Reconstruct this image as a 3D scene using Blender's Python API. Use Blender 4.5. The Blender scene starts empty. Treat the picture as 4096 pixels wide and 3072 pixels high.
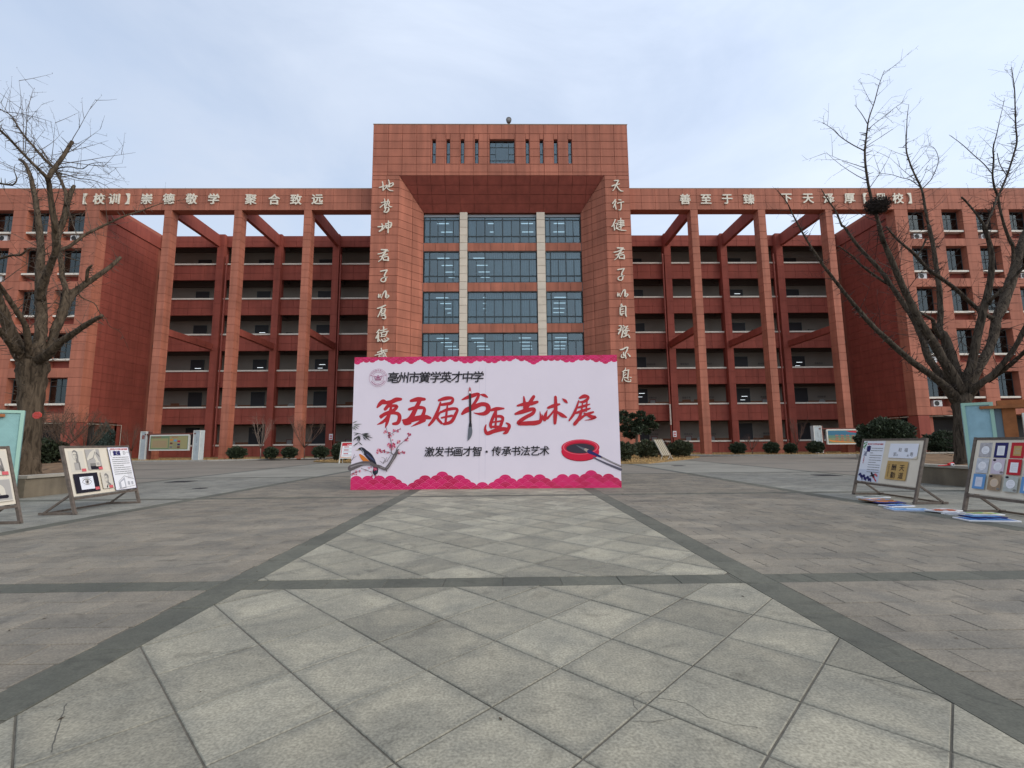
import bpy, bmesh, math, random
from mathutils import Vector, Matrix
random.seed(7)
R = math.radians
S = bpy.context.scene
COL = S.collection

# ------------------------------------------------------------------ camera
F = 1896.56575; PITCH = .12401; YAW = .01627; ROLL = .00902; CX = .09475; CH = 1.31648
cam = bpy.data.cameras.new('camera'); camo = bpy.data.objects.new('camera', cam); COL.objects.link(camo)
cam.sensor_width = 36; cam.lens = 36 * F / 4096; cam.clip_start = .05; cam.clip_end = 3000
def cam_vec(a, b):                       # image-plane slopes -> world direction
    cr, sr = math.cos(ROLL), math.sin(ROLL); x1 = cr*a + sr*b; u = -sr*a + cr*b
    cp, sp = math.cos(PITCH), math.sin(PITCH); Y = cp - sp*u; Z = sp + cp*u
    cy, sy = math.cos(YAW), math.sin(YAW); return Vector((cy*x1 + sy*Y, -sy*x1 + cy*Y, Z))
f0 = cam_vec(0, 0); rx = (cam_vec(1, 0) - f0).normalized(); up = (cam_vec(0, 1) - f0).normalized(); fw = f0.normalized()
camo.matrix_world = Matrix(((rx.x, up.x, -fw.x, CX), (rx.y, up.y, -fw.y, 0), (rx.z, up.z, -fw.z, CH), (0, 0, 0, 1)))
S.camera = camo
def at(x, y, Y):                         # photograph pixel (4096 wide) at a known distance -> point
    r = cam_vec((x - 2048)/F, -(y - 1536)/F); t = Y / r.y
    return Vector((CX + r.x*t, Y, CH + r.z*t))

# ------------------------------------------------------------------ light
SUN = Vector((.80, -.42, .60)).normalized()
W = bpy.data.worlds.new('World'); S.world = W; W.use_nodes = True
nt = W.node_tree; N = nt.nodes; L = nt.links; N.clear()
out = N.new('ShaderNodeOutputWorld'); bg = N.new('ShaderNodeBackground'); L.new(bg.outputs[0], out.inputs[0])
sky = N.new('ShaderNodeTexSky'); sky.sky_type = 'NISHITA'; sky.sun_disc = False
sky.sun_elevation = math.asin(SUN.z); sky.sun_rotation = math.atan2(SUN.x, SUN.y); sky.air_density = 1.2; sky.dust_density = 2.0
tc = N.new('ShaderNodeTexCoord')
mp = N.new('ShaderNodeMapping'); mp.inputs['Scale'].default_value = (1, 1, 2.2); L.new(tc.outputs['Generated'], mp.inputs[0])
def wnoise(scale, detail, rough):
    n = N.new('ShaderNodeTexNoise'); n.inputs['Scale'].default_value = scale; n.inputs['Detail'].default_value = detail
    n.inputs['Roughness'].default_value = rough; n.inputs['Distortion'].default_value = .5; L.new(mp.outputs[0], n.inputs['Vector']); return n
n1 = wnoise(1.9, 6, .55)
rmp = N.new('ShaderNodeMapRange'); rmp.inputs[1].default_value = .32; rmp.inputs[2].default_value = .66
rmp.inputs[3].default_value = .55; rmp.inputs[4].default_value = 1.0; L.new(n1.outputs[0], rmp.inputs[0])
# thin cloud is brighter towards the veiled sun
dot = N.new('ShaderNodeVectorMath'); dot.operation = 'DOT_PRODUCT'; L.new(tc.outputs['Generated'], dot.inputs[0]); dot.inputs[1].default_value = SUN
gl = N.new('ShaderNodeMapRange'); gl.inputs[1].default_value = -1; gl.inputs[2].default_value = 1; gl.inputs[3].default_value = .66; gl.inputs[4].default_value = 1.20
L.new(dot.outputs['Value'], gl.inputs[0])
cl = N.new('ShaderNodeVectorMath'); cl.operation = 'SCALE'; cl.inputs[0].default_value = (6.55, 7.4, 8.9); L.new(gl.outputs[0], cl.inputs['Scale'])
mx = N.new('ShaderNodeMix'); mx.data_type = 'RGBA'; L.new(rmp.outputs[0], mx.inputs[0])
sk = N.new('ShaderNodeVectorMath'); sk.operation = 'MULTIPLY'; L.new(sky.outputs[0], sk.inputs[0]); sk.inputs[1].default_value = (2.2, 2.05, 1.95)
L.new(sk.outputs[0], mx.inputs[6]); L.new(cl.outputs[0], mx.inputs[7])
L.new(mx.outputs[2], bg.inputs[0]); bg.inputs[1].default_value = .124
sl = bpy.data.lights.new('sun', 'SUN'); sl.energy = 1.5; sl.angle = R(38); sl.color = (1, .95, .88)
so = bpy.data.objects.new('sun', sl); COL.objects.link(so); so.rotation_euler = (-SUN).to_track_quat('-Z', 'Y').to_euler(); so.location = (40, -20, 60)
S.view_settings.view_transform = 'Standard'; S.view_settings.look = 'None'; S.view_settings.gamma = 1; S.view_settings.exposure = 0
S.view_settings.use_curve_mapping = False
S.render.resolution_x = 1024; S.render.resolution_y = 768
S.render.engine = 'CYCLES'; S.cycles.max_bounces = 6

# ------------------------------------------------------------------ materials
MATS = {}
def mat(name, col, rough=.8, var=0.0, noise=0.0, nscale=3.0, bump=0.0, bscale=40.0, spec=.3, metal=0.0, emit=None, estr=0.0, col2=None, isl=0.0, streak=0.0, alpha=None):
    if name in MATS: return MATS[name]
    m = bpy.data.materials.new(name); m.use_nodes = True; MATS[name] = m
    t = m.node_tree; n = t.nodes; l = t.links; b = n['Principled BSDF']
    b.inputs['Roughness'].default_value = rough; b.inputs['Metallic'].default_value = metal
    b.inputs['Specular IOR Level'].default_value = spec
    g = n.new('ShaderNodeNewGeometry'); pos = g.outputs['Position']
    c = n.new('ShaderNodeRGB'); c.outputs[0].default_value = (*col, 1); cur = c.outputs[0]
    if noise or col2:
        t1 = n.new('ShaderNodeTexNoise'); t1.inputs['Scale'].default_value = nscale; t1.inputs['Detail'].default_value = 6; l.new(pos, t1.inputs['Vector'])
        r = n.new('ShaderNodeMapRange'); r.inputs[1].default_value = .3; r.inputs[2].default_value = .7; l.new(t1.outputs[0], r.inputs[0])
        mixn = n.new('ShaderNodeMix'); mixn.data_type = 'RGBA'; l.new(r.outputs[0], mixn.inputs[0])
        a = col2 if col2 else tuple(v*(1-noise) for v in col); z = col if col2 else tuple(min(1, v*(1+noise)) for v in col)
        mixn.inputs[6].default_value = (*a, 1); mixn.inputs[7].default_value = (*z, 1); cur = mixn.outputs[2]
    f = None
    def mul(fac):
        nonlocal cur
        h = n.new('ShaderNodeVectorMath'); h.operation = 'SCALE'; l.new(cur, h.inputs[0]); l.new(fac, h.inputs['Scale']); cur = h.outputs[0]
    if var:
        o = n.new('ShaderNodeObjectInfo'); r = n.new('ShaderNodeMapRange'); r.inputs[3].default_value = 1-var; r.inputs[4].default_value = 1+var
        l.new(o.outputs['Random'], r.inputs[0]); mul(r.outputs[0])
    if isl:
        r = n.new('ShaderNodeMapRange'); r.inputs[3].default_value = 1-isl; r.inputs[4].default_value = 1+isl
        l.new(g.outputs['Random Per Island'], r.inputs[0]); mul(r.outputs[0])
    if streak:
        mpn = n.new('ShaderNodeMapping'); mpn.inputs['Scale'].default_value = (2.6, 2.6, .16); l.new(pos, mpn.inputs[0])
        t2 = n.new('ShaderNodeTexNoise'); t2.inputs['Scale'].default_value = 1.0; t2.inputs['Detail'].default_value = 5; l.new(mpn.outputs[0], t2.inputs['Vector'])
        r = n.new('ShaderNodeMapRange'); r.inputs[1].default_value = .3; r.inputs[2].default_value = .7; r.inputs[3].default_value = 1-streak; r.inputs[4].default_value = 1+streak*.5
        l.new(t2.outputs[0], r.inputs[0]); mul(r.outputs[0])
    l.new(cur, b.inputs['Base Color'])
    if bump:
        t3 = n.new('ShaderNodeTexNoise'); t3.inputs['Scale'].default_value = bscale; t3.inputs['Detail'].default_value = 4; l.new(pos, t3.inputs['Vector'])
        bp = n.new('ShaderNodeBump'); bp.inputs['Strength'].default_value = bump; bp.inputs['Distance'].default_value = .02
        l.new(t3.outputs[0], bp.inputs['Height']); l.new(bp.outputs[0], b.inputs['Normal'])
    if emit: b.inputs['Emission Color'].default_value = (*emit, 1); b.inputs['Emission Strength'].default_value = estr
    return m
M_CLAD = mat('red_cladding', (.380, .134, .082), .75, var=.06, noise=.14, nscale=.45, isl=.06, streak=.22, bump=.15, bscale=12)
M_CLADB = mat('red_cladding_backing', (.33, .11, .072), .9)
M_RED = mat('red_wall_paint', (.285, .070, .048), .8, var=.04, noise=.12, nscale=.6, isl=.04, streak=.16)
M_REDB = mat('red_wall_backing', (.20, .045, .03), .9)
M_SILL = mat('white_sill', (.66, .61, .52), .7, noise=.1, nscale=5)
M_BEIGE = mat('beige_stone', (.62, .54, .43), .7, var=.04, noise=.06, nscale=1.5)
M_LET = mat('brushed_steel_letter', (.70, .64, .52), .5, metal=.0, noise=.12, nscale=6)
M_FRAME = mat('dark_window_frame', (.035, .05, .055), .5)
M_WALLI = mat('corridor_upper_wall', (.235, .205, .17), .9, noise=.06, nscale=.7)
M_WAIN = mat('corridor_wainscot', (.20, .085, .045), .8, noise=.08)
M_CEIL = mat('corridor_ceiling', (.11, .085, .072), .95)
M_DOOR = mat('dark_classroom_door', (.035, .034, .036), .6)
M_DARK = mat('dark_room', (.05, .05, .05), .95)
M_ROOM = mat('office_wall', (.34, .35, .36), .95)
M_CURT = mat('pale_curtain', (.52, .57, .58), .9, noise=.08, nscale=2)
M_TUBE = mat('lit_fluorescent_tube', (.9, .9, .9), .5, emit=(.85, .93, 1), estr=1.7)
M_AC = mat('white_metal_casing', (.62, .62, .60), .5, noise=.05)
M_BLACK = mat('black_plastic', (.02, .02, .02), .5)
M_PIPE = mat('painted_pipe', (.28, .07, .05), .6)
M_PIPEW = mat('pale_gas_pipe', (.55, .50, .40), .6)
def glass(name, tint, rough, tr):
    m = bpy.data.materials.new(name); m.use_nodes = True; t = m.node_tree; n = t.nodes; l = t.links; n.clear()
    o = n.new('ShaderNodeOutputMaterial'); g = n.new('ShaderNodeBsdfGlossy'); g.inputs['Color'].default_value = (.70, .80, .80, 1); g.inputs['Roughness'].default_value = rough
    tr_ = n.new('ShaderNodeBsdfTransparent'); tr_.inputs[0].default_value = (*tint, 1)
    lw = n.new('ShaderNodeFresnel'); lw.inputs[0].default_value = 1.5
    mr = n.new('ShaderNodeMapRange'); mr.inputs[3].default_value = tr; mr.inputs[4].default_value = 1; l.new(lw.outputs[0], mr.inputs[0])
    mxs = n.new('ShaderNodeMixShader'); l.new(mr.outputs[0], mxs.inputs[0]); l.new(tr_.outputs[0], mxs.inputs[1]); l.new(g.outputs[0], mxs.inputs[2]); l.new(mxs.outputs[0], o.inputs[0])
    tn = n.new('ShaderNodeTexNoise'); tn.inputs['Scale'].default_value = .9; bp = n.new('ShaderNodeBump'); bp.inputs['Strength'].default_value = .12
    ge = n.new('ShaderNodeNewGeometry'); l.new(ge.outputs['Position'], tn.inputs['Vector']); l.new(tn.outputs[0], bp.inputs['Height']); l.new(bp.outputs[0], g.inputs['Normal'])
    return m
M_GLASS = glass('blue_grey_glass', (.52, .62, .66), .03, .10)
M_GLASSD = glass('dark_window_glass', (.30, .35, .38), .04, .05)

# ------------------------------------------------------------------ mesh helpers
class MB:
    def __init__(s): s.v = []; s.f = []
    def box(s, x0, x1, y0, y1, z0, z1):
        b = len(s.v)
        s.v += [(x0,y0,z0),(x1,y0,z0),(x1,y1,z0),(x0,y1,z0),(x0,y0,z1),(x1,y0,z1),(x1,y1,z1),(x0,y1,z1)]
        s.f += [tuple(b+i for i in q) for q in ((0,3,2,1),(4,5,6,7),(0,1,5,4),(1,2,6,5),(2,3,7,6),(3,0,4,7))]; return s
    def prism(s, poly, o, u, v, n, d0, d1):          # polygon in (u,v) extruded along n from d0 to d1 (d1 is the face)
        b = len(s.v); k = len(poly)
        for d in (d0, d1):
            for (p, q) in poly: s.v.append(tuple(o + u*p + v*q + n*d))
        s.f.append(tuple(b+k+i for i in range(k))); s.f.append(tuple(b+k-1-i for i in range(k)))
        for i in range(k): j = (i+1) % k; s.f.append((b+i, b+j, b+k+j, b+k+i))
        return s
    def face(s, pts):
        b = len(s.v); s.v += [tuple(p) for p in pts]; s.f.append(tuple(range(b, b+len(pts)))); return s
    def tube(s, pts, rad, k=8, cap=True, jit=0.0):
        b = len(s.v); n = len(pts); pts = [Vector(p) for p in pts]; side = None
        for i, p in enumerate(pts):
            d = (pts[min(i+1, n-1)] - pts[max(i-1, 0)])
            d = d.normalized() if d.length > 1e-9 else Vector((0, 0, 1))
            if side is None: side = d.orthogonal().normalized()
            side = (side - d*side.dot(d)); side = side.normalized() if side.length > 1e-6 else d.orthogonal().normalized()
            w = d.cross(side)
            for j in range(k):
                a = 2*math.pi*j/k; r = rad[i]*(1 + (random.uniform(-jit, jit) if jit else 0))
                s.v.append(tuple(p + (side*math.cos(a) + w*math.sin(a))*r))
        for i in range(n-1):
            for j in range(k):
                s.f.append((b+i*k+j, b+i*k+(j+1) % k, b+(i+1)*k+(j+1) % k, b+(i+1)*k+j))
        if cap: s.f.append(tuple(b+(n-1)*k+j for j in range(k))); s.f.append(tuple(b+k-1-j for j in range(k)))
        return s
    def bar(s, a, b_, w, h=None):                    # square bar between two points
        a = Vector(a); b_ = Vector(b_); d = (b_-a).normalized(); h = h or w
        u = d.cross(Vector((0, 0, 1))); u = u.normalized() if u.length > 1e-4 else Vector((1, 0, 0)); v = u.cross(d)
        return s.prism([(-w/2,-h/2),(w/2,-h/2),(w/2,h/2),(-w/2,h/2)], a, u, v, d, 0, (b_-a).length)
    def mesh(s, name): 
        me = bpy.data.meshes.new(name); me.from_pydata(s.v, [], s.f); me.update(); return me
    def build(s, name, m, parent=None, kind=None, smooth=False, label=None):
        me = s.mesh(name); me.materials.append(m)
        if smooth: me.polygons.foreach_set('use_smooth', [True]*len(me.polygons))
        o = bpy.data.objects.new(name, me); COL.objects.link(o)
        if parent: o.parent = parent; o.matrix_parent_inverse = Matrix.Identity(4); o.location = -Vector(WORLD.get(parent.name, (0,0,0)))
        if kind: o['kind'] = kind
        if label: o['label'] = label
        return o
WORLD = {}
def thing(name, label, cat, loc=(0, 0, 0), group=None):
    o = bpy.data.objects.new(name, None); COL.objects.link(o); o.location = loc; o.empty_display_size = .3
    o['label'] = label; o['category'] = cat
    if group: o['group'] = group
    WORLD[o.name] = Vector(loc); return o
def tag(o, label, cat, group=None):
    o['label'] = label; o['category'] = cat
    if group: o['group'] = group
    return o
def lobj(name, me, parent, loc, rot=None, kind=None):   # object sharing mesh data, world-placed
    o = bpy.data.objects.new(name, me); COL.objects.link(o)
    pw = WORLD.get(parent.name, Vector((0, 0, 0))) if parent else Vector((0, 0, 0))
    if parent: o.parent = parent
    o.location = Vector(loc) - pw
    if rot is not None: o.rotation_euler = rot
    if kind: o['kind'] = kind
    return o
def link_tree(o, loc, label, group=None, rotz=None, scale=None):
    r = o.copy(); COL.objects.link(r); r.location = loc; r['label'] = label
    if group: r['group'] = group
    if rotz is not None: r.rotation_euler = (0, 0, rotz)
    if scale is not None: r.scale = (scale, scale, scale) if not hasattr(scale, '__len__') else scale
    for ch in o.children:
        c = ch.copy(); COL.objects.link(c); c.parent = r
        for g in ch.children:
            d = g.copy(); COL.objects.link(d); d.parent = c
    return r
def clip(poly, a, b, c):                               # keep a*x+b*y<=c
    o = []
    for i in range(len(poly)):
        p, q = poly[i], poly[(i+1) % len(poly)]
        dp = a*p[0]+b*p[1]-c; dq = a*q[0]+b*q[1]-c
        if dp <= 0: o.append(p)
        if (dp < 0 < dq) or (dq < 0 < dp):
            t = dp/(dp-dq); o.append((p[0]+t*(q[0]-p[0]), p[1]+t*(q[1]-p[1])))
    return o
def sub(rects, h):
    o = []
    for (a, b, c, d) in rects:
        x0, x1, z0, z1 = max(a, h[0]), min(b, h[1]), max(c, h[2]), min(d, h[3])
        if x0 >= x1 or z0 >= z1: o.append((a, b, c, d)); continue
        if a < x0: o.append((a, x0, c, d))
        if x1 < b: o.append((x1, b, c, d))
        if c < z0: o.append((x0, x1, c, z0))
        if z1 < d: o.append((x0, x1, z1, d))
    return [r for r in o if r[1]-r[0] > .03 and r[3]-r[2] > .03]
PC = {}
def pmesh(name, w, h, t, m):                           # panel centred at origin, face towards -Y
    k = (name, round(w, 3), round(h, 3), t, m.name)
    if k not in PC:
        b = MB(); e = min(.006, t*.3)
        b.v = [(-w/2,t/2,-h/2),(w/2,t/2,-h/2),(w/2,t/2,h/2),(-w/2,t/2,h/2),(-w/2,-t/2+e,-h/2),(w/2,-t/2+e,-h/2),(w/2,-t/2+e,h/2),(-w/2,-t/2+e,h/2),
               (-w/2+e,-t/2,-h/2+e),(w/2-e,-t/2,-h/2+e),(w/2-e,-t/2,h/2-e),(-w/2+e,-t/2,h/2-e)]
        b.f = [(0,3,2,1),(8,9,10,11)] + [(i,(i+1)%4,4+(i+1)%4,4+i) for i in range(4)] + [(4+i,4+(i+1)%4,8+(i+1)%4,8+i) for i in range(4)]
        me = b.mesh(name); me.materials.append(m); PC[k] = me
    return PC[k]
CAP = {}
STUFF = {}
def panel(parent, x0, x1, z0, z1, y, m, g=.035, t=.05, name='cladding_panel', rotz=0, cap=290):
    """panel facing -Y (before rotz) with its face at y; x,z are the cell bounds"""
    w, h = x1-x0-g, z1-z0-g
    if w < .03 or h < .03: return
    n = CAP.get((parent.name, name), 0)
    if n < cap:
        CAP[(parent.name, name)] = n+1
        if rotz == 0: lobj(name, pmesh(name, w, h, t, m), parent, ((x0+x1)/2, y+t/2, (z0+z1)/2))
    else:
        STUFF.setdefault((parent.name, name, m.name), (parent, MB()))[1].box(x0+g/2, x1-g/2, y, y+t, z0+g/2, z1-g/2)
def xpanel(parent, x, y0, y1, z0, z1, sgn, m, g=.035, t=.05, name='cladding_panel', cap=290):
    """panel in a plane X=x facing sgn*X"""
    w, h = y1-y0-g, z1-z0-g
    if w < .03 or h < .03: return
    n = CAP.get((parent.name, name), 0)
    if n < cap:
        CAP[(parent.name, name)] = n+1
        lobj(name, pmesh(name, w, h, t, m), parent, (x-sgn*t/2, (y0+y1)/2, (z0+z1)/2), (0, 0, R(90)*sgn))
    else:
        a, b = sorted((x, x-sgn*t)); STUFF.setdefault((parent.name, name, m.name), (parent, MB()))[1].box(a, b, y0+g/2, y1-g/2, z0+g/2, z1-g/2)
def flush_stuff():
    for (pn, name, mn), (p, mb) in STUFF.items():
        if mb.v: mb.build(name, MATS[mn], p, kind='stuff')
    STUFF.clear()
def frange(a, b, s):
    o = [a]
    while o[-1] + s < b - .2*s: o.append(o[-1]+s)
    o.append(b); return o

# text glyphs --------------------------------------------------------
GC = {}
def glyph(body, bold=.0, shear=0.0, extrude=.0, size=1.0):
    k = (body, bold, shear, extrude, size)
    if k in GC: return GC[k]
    c = bpy.data.curves.new('t', 'FONT'); c.body = body; c.size = size; c.shear = shear; c.extrude = extrude; c.align_x = 'CENTER'; c.resolution_u = 3
    o = bpy.data.objects.new('t', c); COL.objects.link(o); bpy.context.view_layer.update()
    me = bpy.data.meshes.new_from_object(o.evaluated_get(bpy.context.evaluated_depsgraph_get())); COL.objects.unlink(o); bpy.data.objects.remove(o)
    if bold:                                     # heavier strokes: overlaid copies, each a hair prouder
        b = MB(); nv = len(me.vertices)
        for i, (dx, dy) in enumerate(((0, 0), (bold, 0), (-bold, 0), (0, bold), (0, -bold), (bold*.7, bold*.7), (-bold*.7, -bold*.7), (bold*.7, -bold*.7), (-bold*.7, bold*.7))):
            b.v += [(v.co.x+dx, v.co.y+dy, v.co.z+.0009*i) for v in me.vertices]; b.f += [tuple(i*nv+j for j in p.vertices) for p in me.polygons]
        me = b.mesh('glyph')
    GC[k] = me; return me
class Print:
    """flat print on a surface: origin o, axes u (right) and v (up), normal n; every layer sits a little prouder than the last"""
    def __init__(s, o, u, v, parent, step=.0006, base=.0012):
        s.o = Vector(o); s.u = Vector(u).normalized(); s.v = Vector(v).normalized(); s.n = s.u.cross(s.v).normalized(); s.p = parent; s.d = base; s.step = step; s.mbs = {}; s.uid = 0
    def nxt(s): s.d += s.step; return s.d
    def mb(s, name, m):
        k = (name, m.name, s.uid)
        if k not in s.mbs: s.mbs[k] = (MB(), name, m)
        return s.mbs[k][0]
    def poly(s, name, m, pts, d=None):
        d = s.nxt() if d is None else d; s.mb(name, m).face([s.o + s.u*p + s.v*q + s.n*d for p, q in pts])
    def rect(s, name, m, x0, y0, x1, y1, d=None): s.poly(name, m, [(x0,y0),(x1,y0),(x1,y1),(x0,y1)], d)
    def ell(s, name, m, cx, cy, rx_, ry_, a0=0, a1=360, k=20, rin=None, d=None, rot=0):
        d = s.nxt() if d is None else d; b = s.mb(name, m); cr, sr = math.cos(R(rot)), math.sin(R(rot))
        def P(a, sc): 
            x, y = rx_*sc*math.cos(a), ry_*sc*math.sin(a); return s.o + s.u*(cx+x*cr-y*sr) + s.v*(cy+x*sr+y*cr) + s.n*d
        an = [R(a0 + (a1-a0)*i/k) for i in range(k+1)]
        if rin is None: b.face([P(a, 1) for a in (an[:-1] if a1-a0 == 360 else an)])
        else:
            for i in range(k): b.face([P(an[i], rin), P(an[i], 1), P(an[i+1], 1), P(an[i+1], rin)])
    def stroke(s, name, m, pts, sc=1.0, ox=0, oy=0, d=None, smooth=True):
        """pts (x, y, width) in local units*sc"""
        d = s.nxt() if d is None else d
        P = [(ox+x*sc, oy+y*sc, w*sc) for x, y, w in pts]
        if smooth and len(P) > 2:
            Q = []
            for i in range(len(P)-1):
                p0, p1, p2, p3 = P[max(i-1, 0)], P[i], P[i+1], P[min(i+2, len(P)-1)]
                for t in (0, .25, .5, .75):
                    Q.append(tuple(.5*((2*p1[k]) + (-p0[k]+p2[k])*t + (2*p0[k]-5*p1[k]+4*p2[k]-p3[k])*t*t + (-p0[k]+3*p1[k]-3*p2[k]+p3[k])*t**3) for k in range(3)))
            Q.append(P[-1]); P = Q
        l_, r_ = [], []
        for i, (x, y, w) in enumerate(P):
            a = P[max(i-1, 0)]; b = P[min(i+1, len(P)-1)]; dx, dy = b[0]-a[0], b[1]-a[1]; k = math.hypot(dx, dy) or 1
            w = max(w, 1e-4); l_.append((x-dy/k*w/2, y+dx/k*w/2)); r_.append((x+dy/k*w/2, y-dx/k*w/2))
        b = s.mb(name, m)
        def T(p): return s.o + s.u*p[0] + s.v*p[1] + s.n*d
        for i in range(len(P)-1): b.face([T(r_[i]), T(r_[i+1]), T(l_[i+1]), T(l_[i])])
        for (q, e, sg) in ((P[0], P[1], -1), (P[-1], P[-2], -1)):      # round ends
            dx, dy = q[0]-e[0], q[1]-e[1]; k = math.hypot(dx, dy) or 1; dx /= k; dy /= k; w = q[2]/2
            b.face([T((q[0]+w*(dx*math.cos(t)-dy*math.sin(t)), q[1]+w*(dy*math.cos(t)+dx*math.sin(t)))) for t in (R(-90), R(-45), 0, R(45), R(90))])
    def text(s, name, m, body, cx, cy, size, bold=.0, shear=0.0, vert=False, d=None, rot=0, sx=1.0):
        d = s.nxt() if d is None else d
        if vert:
            for i, ch in enumerate(body):
                if ch != ' ': s.text(name, m, ch, cx, cy - i*size*1.12, size, bold, shear, d=d)
            return
        me = glyph(body, bold, shear); b = s.mb(name, m); k0 = len(b.v); cr, sr = math.cos(R(rot)), math.sin(R(rot))
        for v in me.vertices:
            x, y = v.co.x*size*sx, (v.co.y-.38)*size
            b.v.append(tuple(s.o + s.u*(cx+x*cr-y*sr) + s.v*(cy+x*sr+y*cr) + s.n*(d+v.co.z*min(size, .4))))
        for p in me.polygons: b.f.append(tuple(k0+i for i in p.vertices))
    def lines(s, name, m, x0, x1, y0, y1, n, th, d=None, rag=.25):
        d = s.nxt() if d is None else d; rnd = random.Random(n*7+int(x0*100))
        for i in range(n):
            y = y1 - (y1-y0)*(i+.5)/n; x = x0 + (.06*(x1-x0) if i == 0 else 0)
            while x < x1-.02*(x1-x0):
                w = (x1-x0)*rnd.uniform(.12, .4); e = min(x1, x+w); s.rect(name, m, x, y-th/2, e, y+th/2, d); x = e + (x1-x0)*.02
                if rnd.random() < rag*.3: break
    def flush(s):
        for b, name, m in s.mbs.values():
            if b.v: b.build(name, m, s.p)
        s.mbs = {}
P_ = lambda n, c, r=.6, **k: mat(n, c, r, **k)
INK = P_('black_ink', (.016, .014, .018)); GREY = P_('grey_pencil', (.17, .17, .17)); LGREY = P_('pale_grey_print', (.42, .43, .46)); WHITE = P_('white_paper', (.78, .78, .79))
CREAM = P_('cream_board', (.68, .62, .50), noise=.04); TRED = P_('red_print', (.47, .02, .03)); PRED = P_('seal_red', (.60, .12, .13))
GOLD = P_('golden_paper', (.48, .31, .11), noise=.12, nscale=9); DBLUE = P_('dark_blue_print', (.02, .02, .11)); SKYB = P_('sky_blue_print', (.12, .28, .52)); GREEN = P_('green_print', (.05, .28, .06)); KRAFT = P_('brown_paper', (.30, .21, .13), noise=.2, nscale=20); PINKW = P_('pale_pink_paper', (.58, .50, .56)); ORG = P_('orange_print', (.62, .22, .04))

# ================================================================== GROUND
def ground_mat(name, c1, c2, bw, bh, mort, rough=.85, moff=.5):
    m = bpy.data.materials.new(name); m.use_nodes = True; MATS[name] = m; t = m.node_tree; n = t.nodes; l = t.links; b = n['Principled BSDF']; b.inputs['Roughness'].default_value = rough
    g = n.new('ShaderNodeNewGeometry'); br = n.new('ShaderNodeTexBrick'); l.new(g.outputs['Position'], br.inputs['Vector'])
    br.inputs['Scale'].default_value = 1; br.inputs['Brick Width'].default_value = bw; br.inputs['Row Height'].default_value = bh; br.inputs['Mortar Size'].default_value = .006
    br.inputs['Color1'].default_value = (*c1, 1); br.inputs['Color2'].default_value = (*c2, 1); br.inputs['Mortar'].default_value = (*mort, 1); br.offset = moff
    t1 = n.new('ShaderNodeTexNoise'); t1.inputs['Scale'].default_value = .35; t1.inputs['Detail'].default_value = 6; l.new(g.outputs['Position'], t1.inputs['Vector'])
    r = n.new('ShaderNodeMapRange'); r.inputs[1].default_value = .3; r.inputs[2].default_value = .7; r.inputs[3].default_value = .84; r.inputs[4].default_value = 1.12; l.new(t1.outputs[0], r.inputs[0])
    h = n.new('ShaderNodeVectorMath'); h.operation = 'SCALE'; l.new(br.outputs[0], h.inputs[0]); l.new(r.outputs[0], h.inputs['Scale']); l.new(h.outputs[0], b.inputs['Base Color'])
    return m
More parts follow.
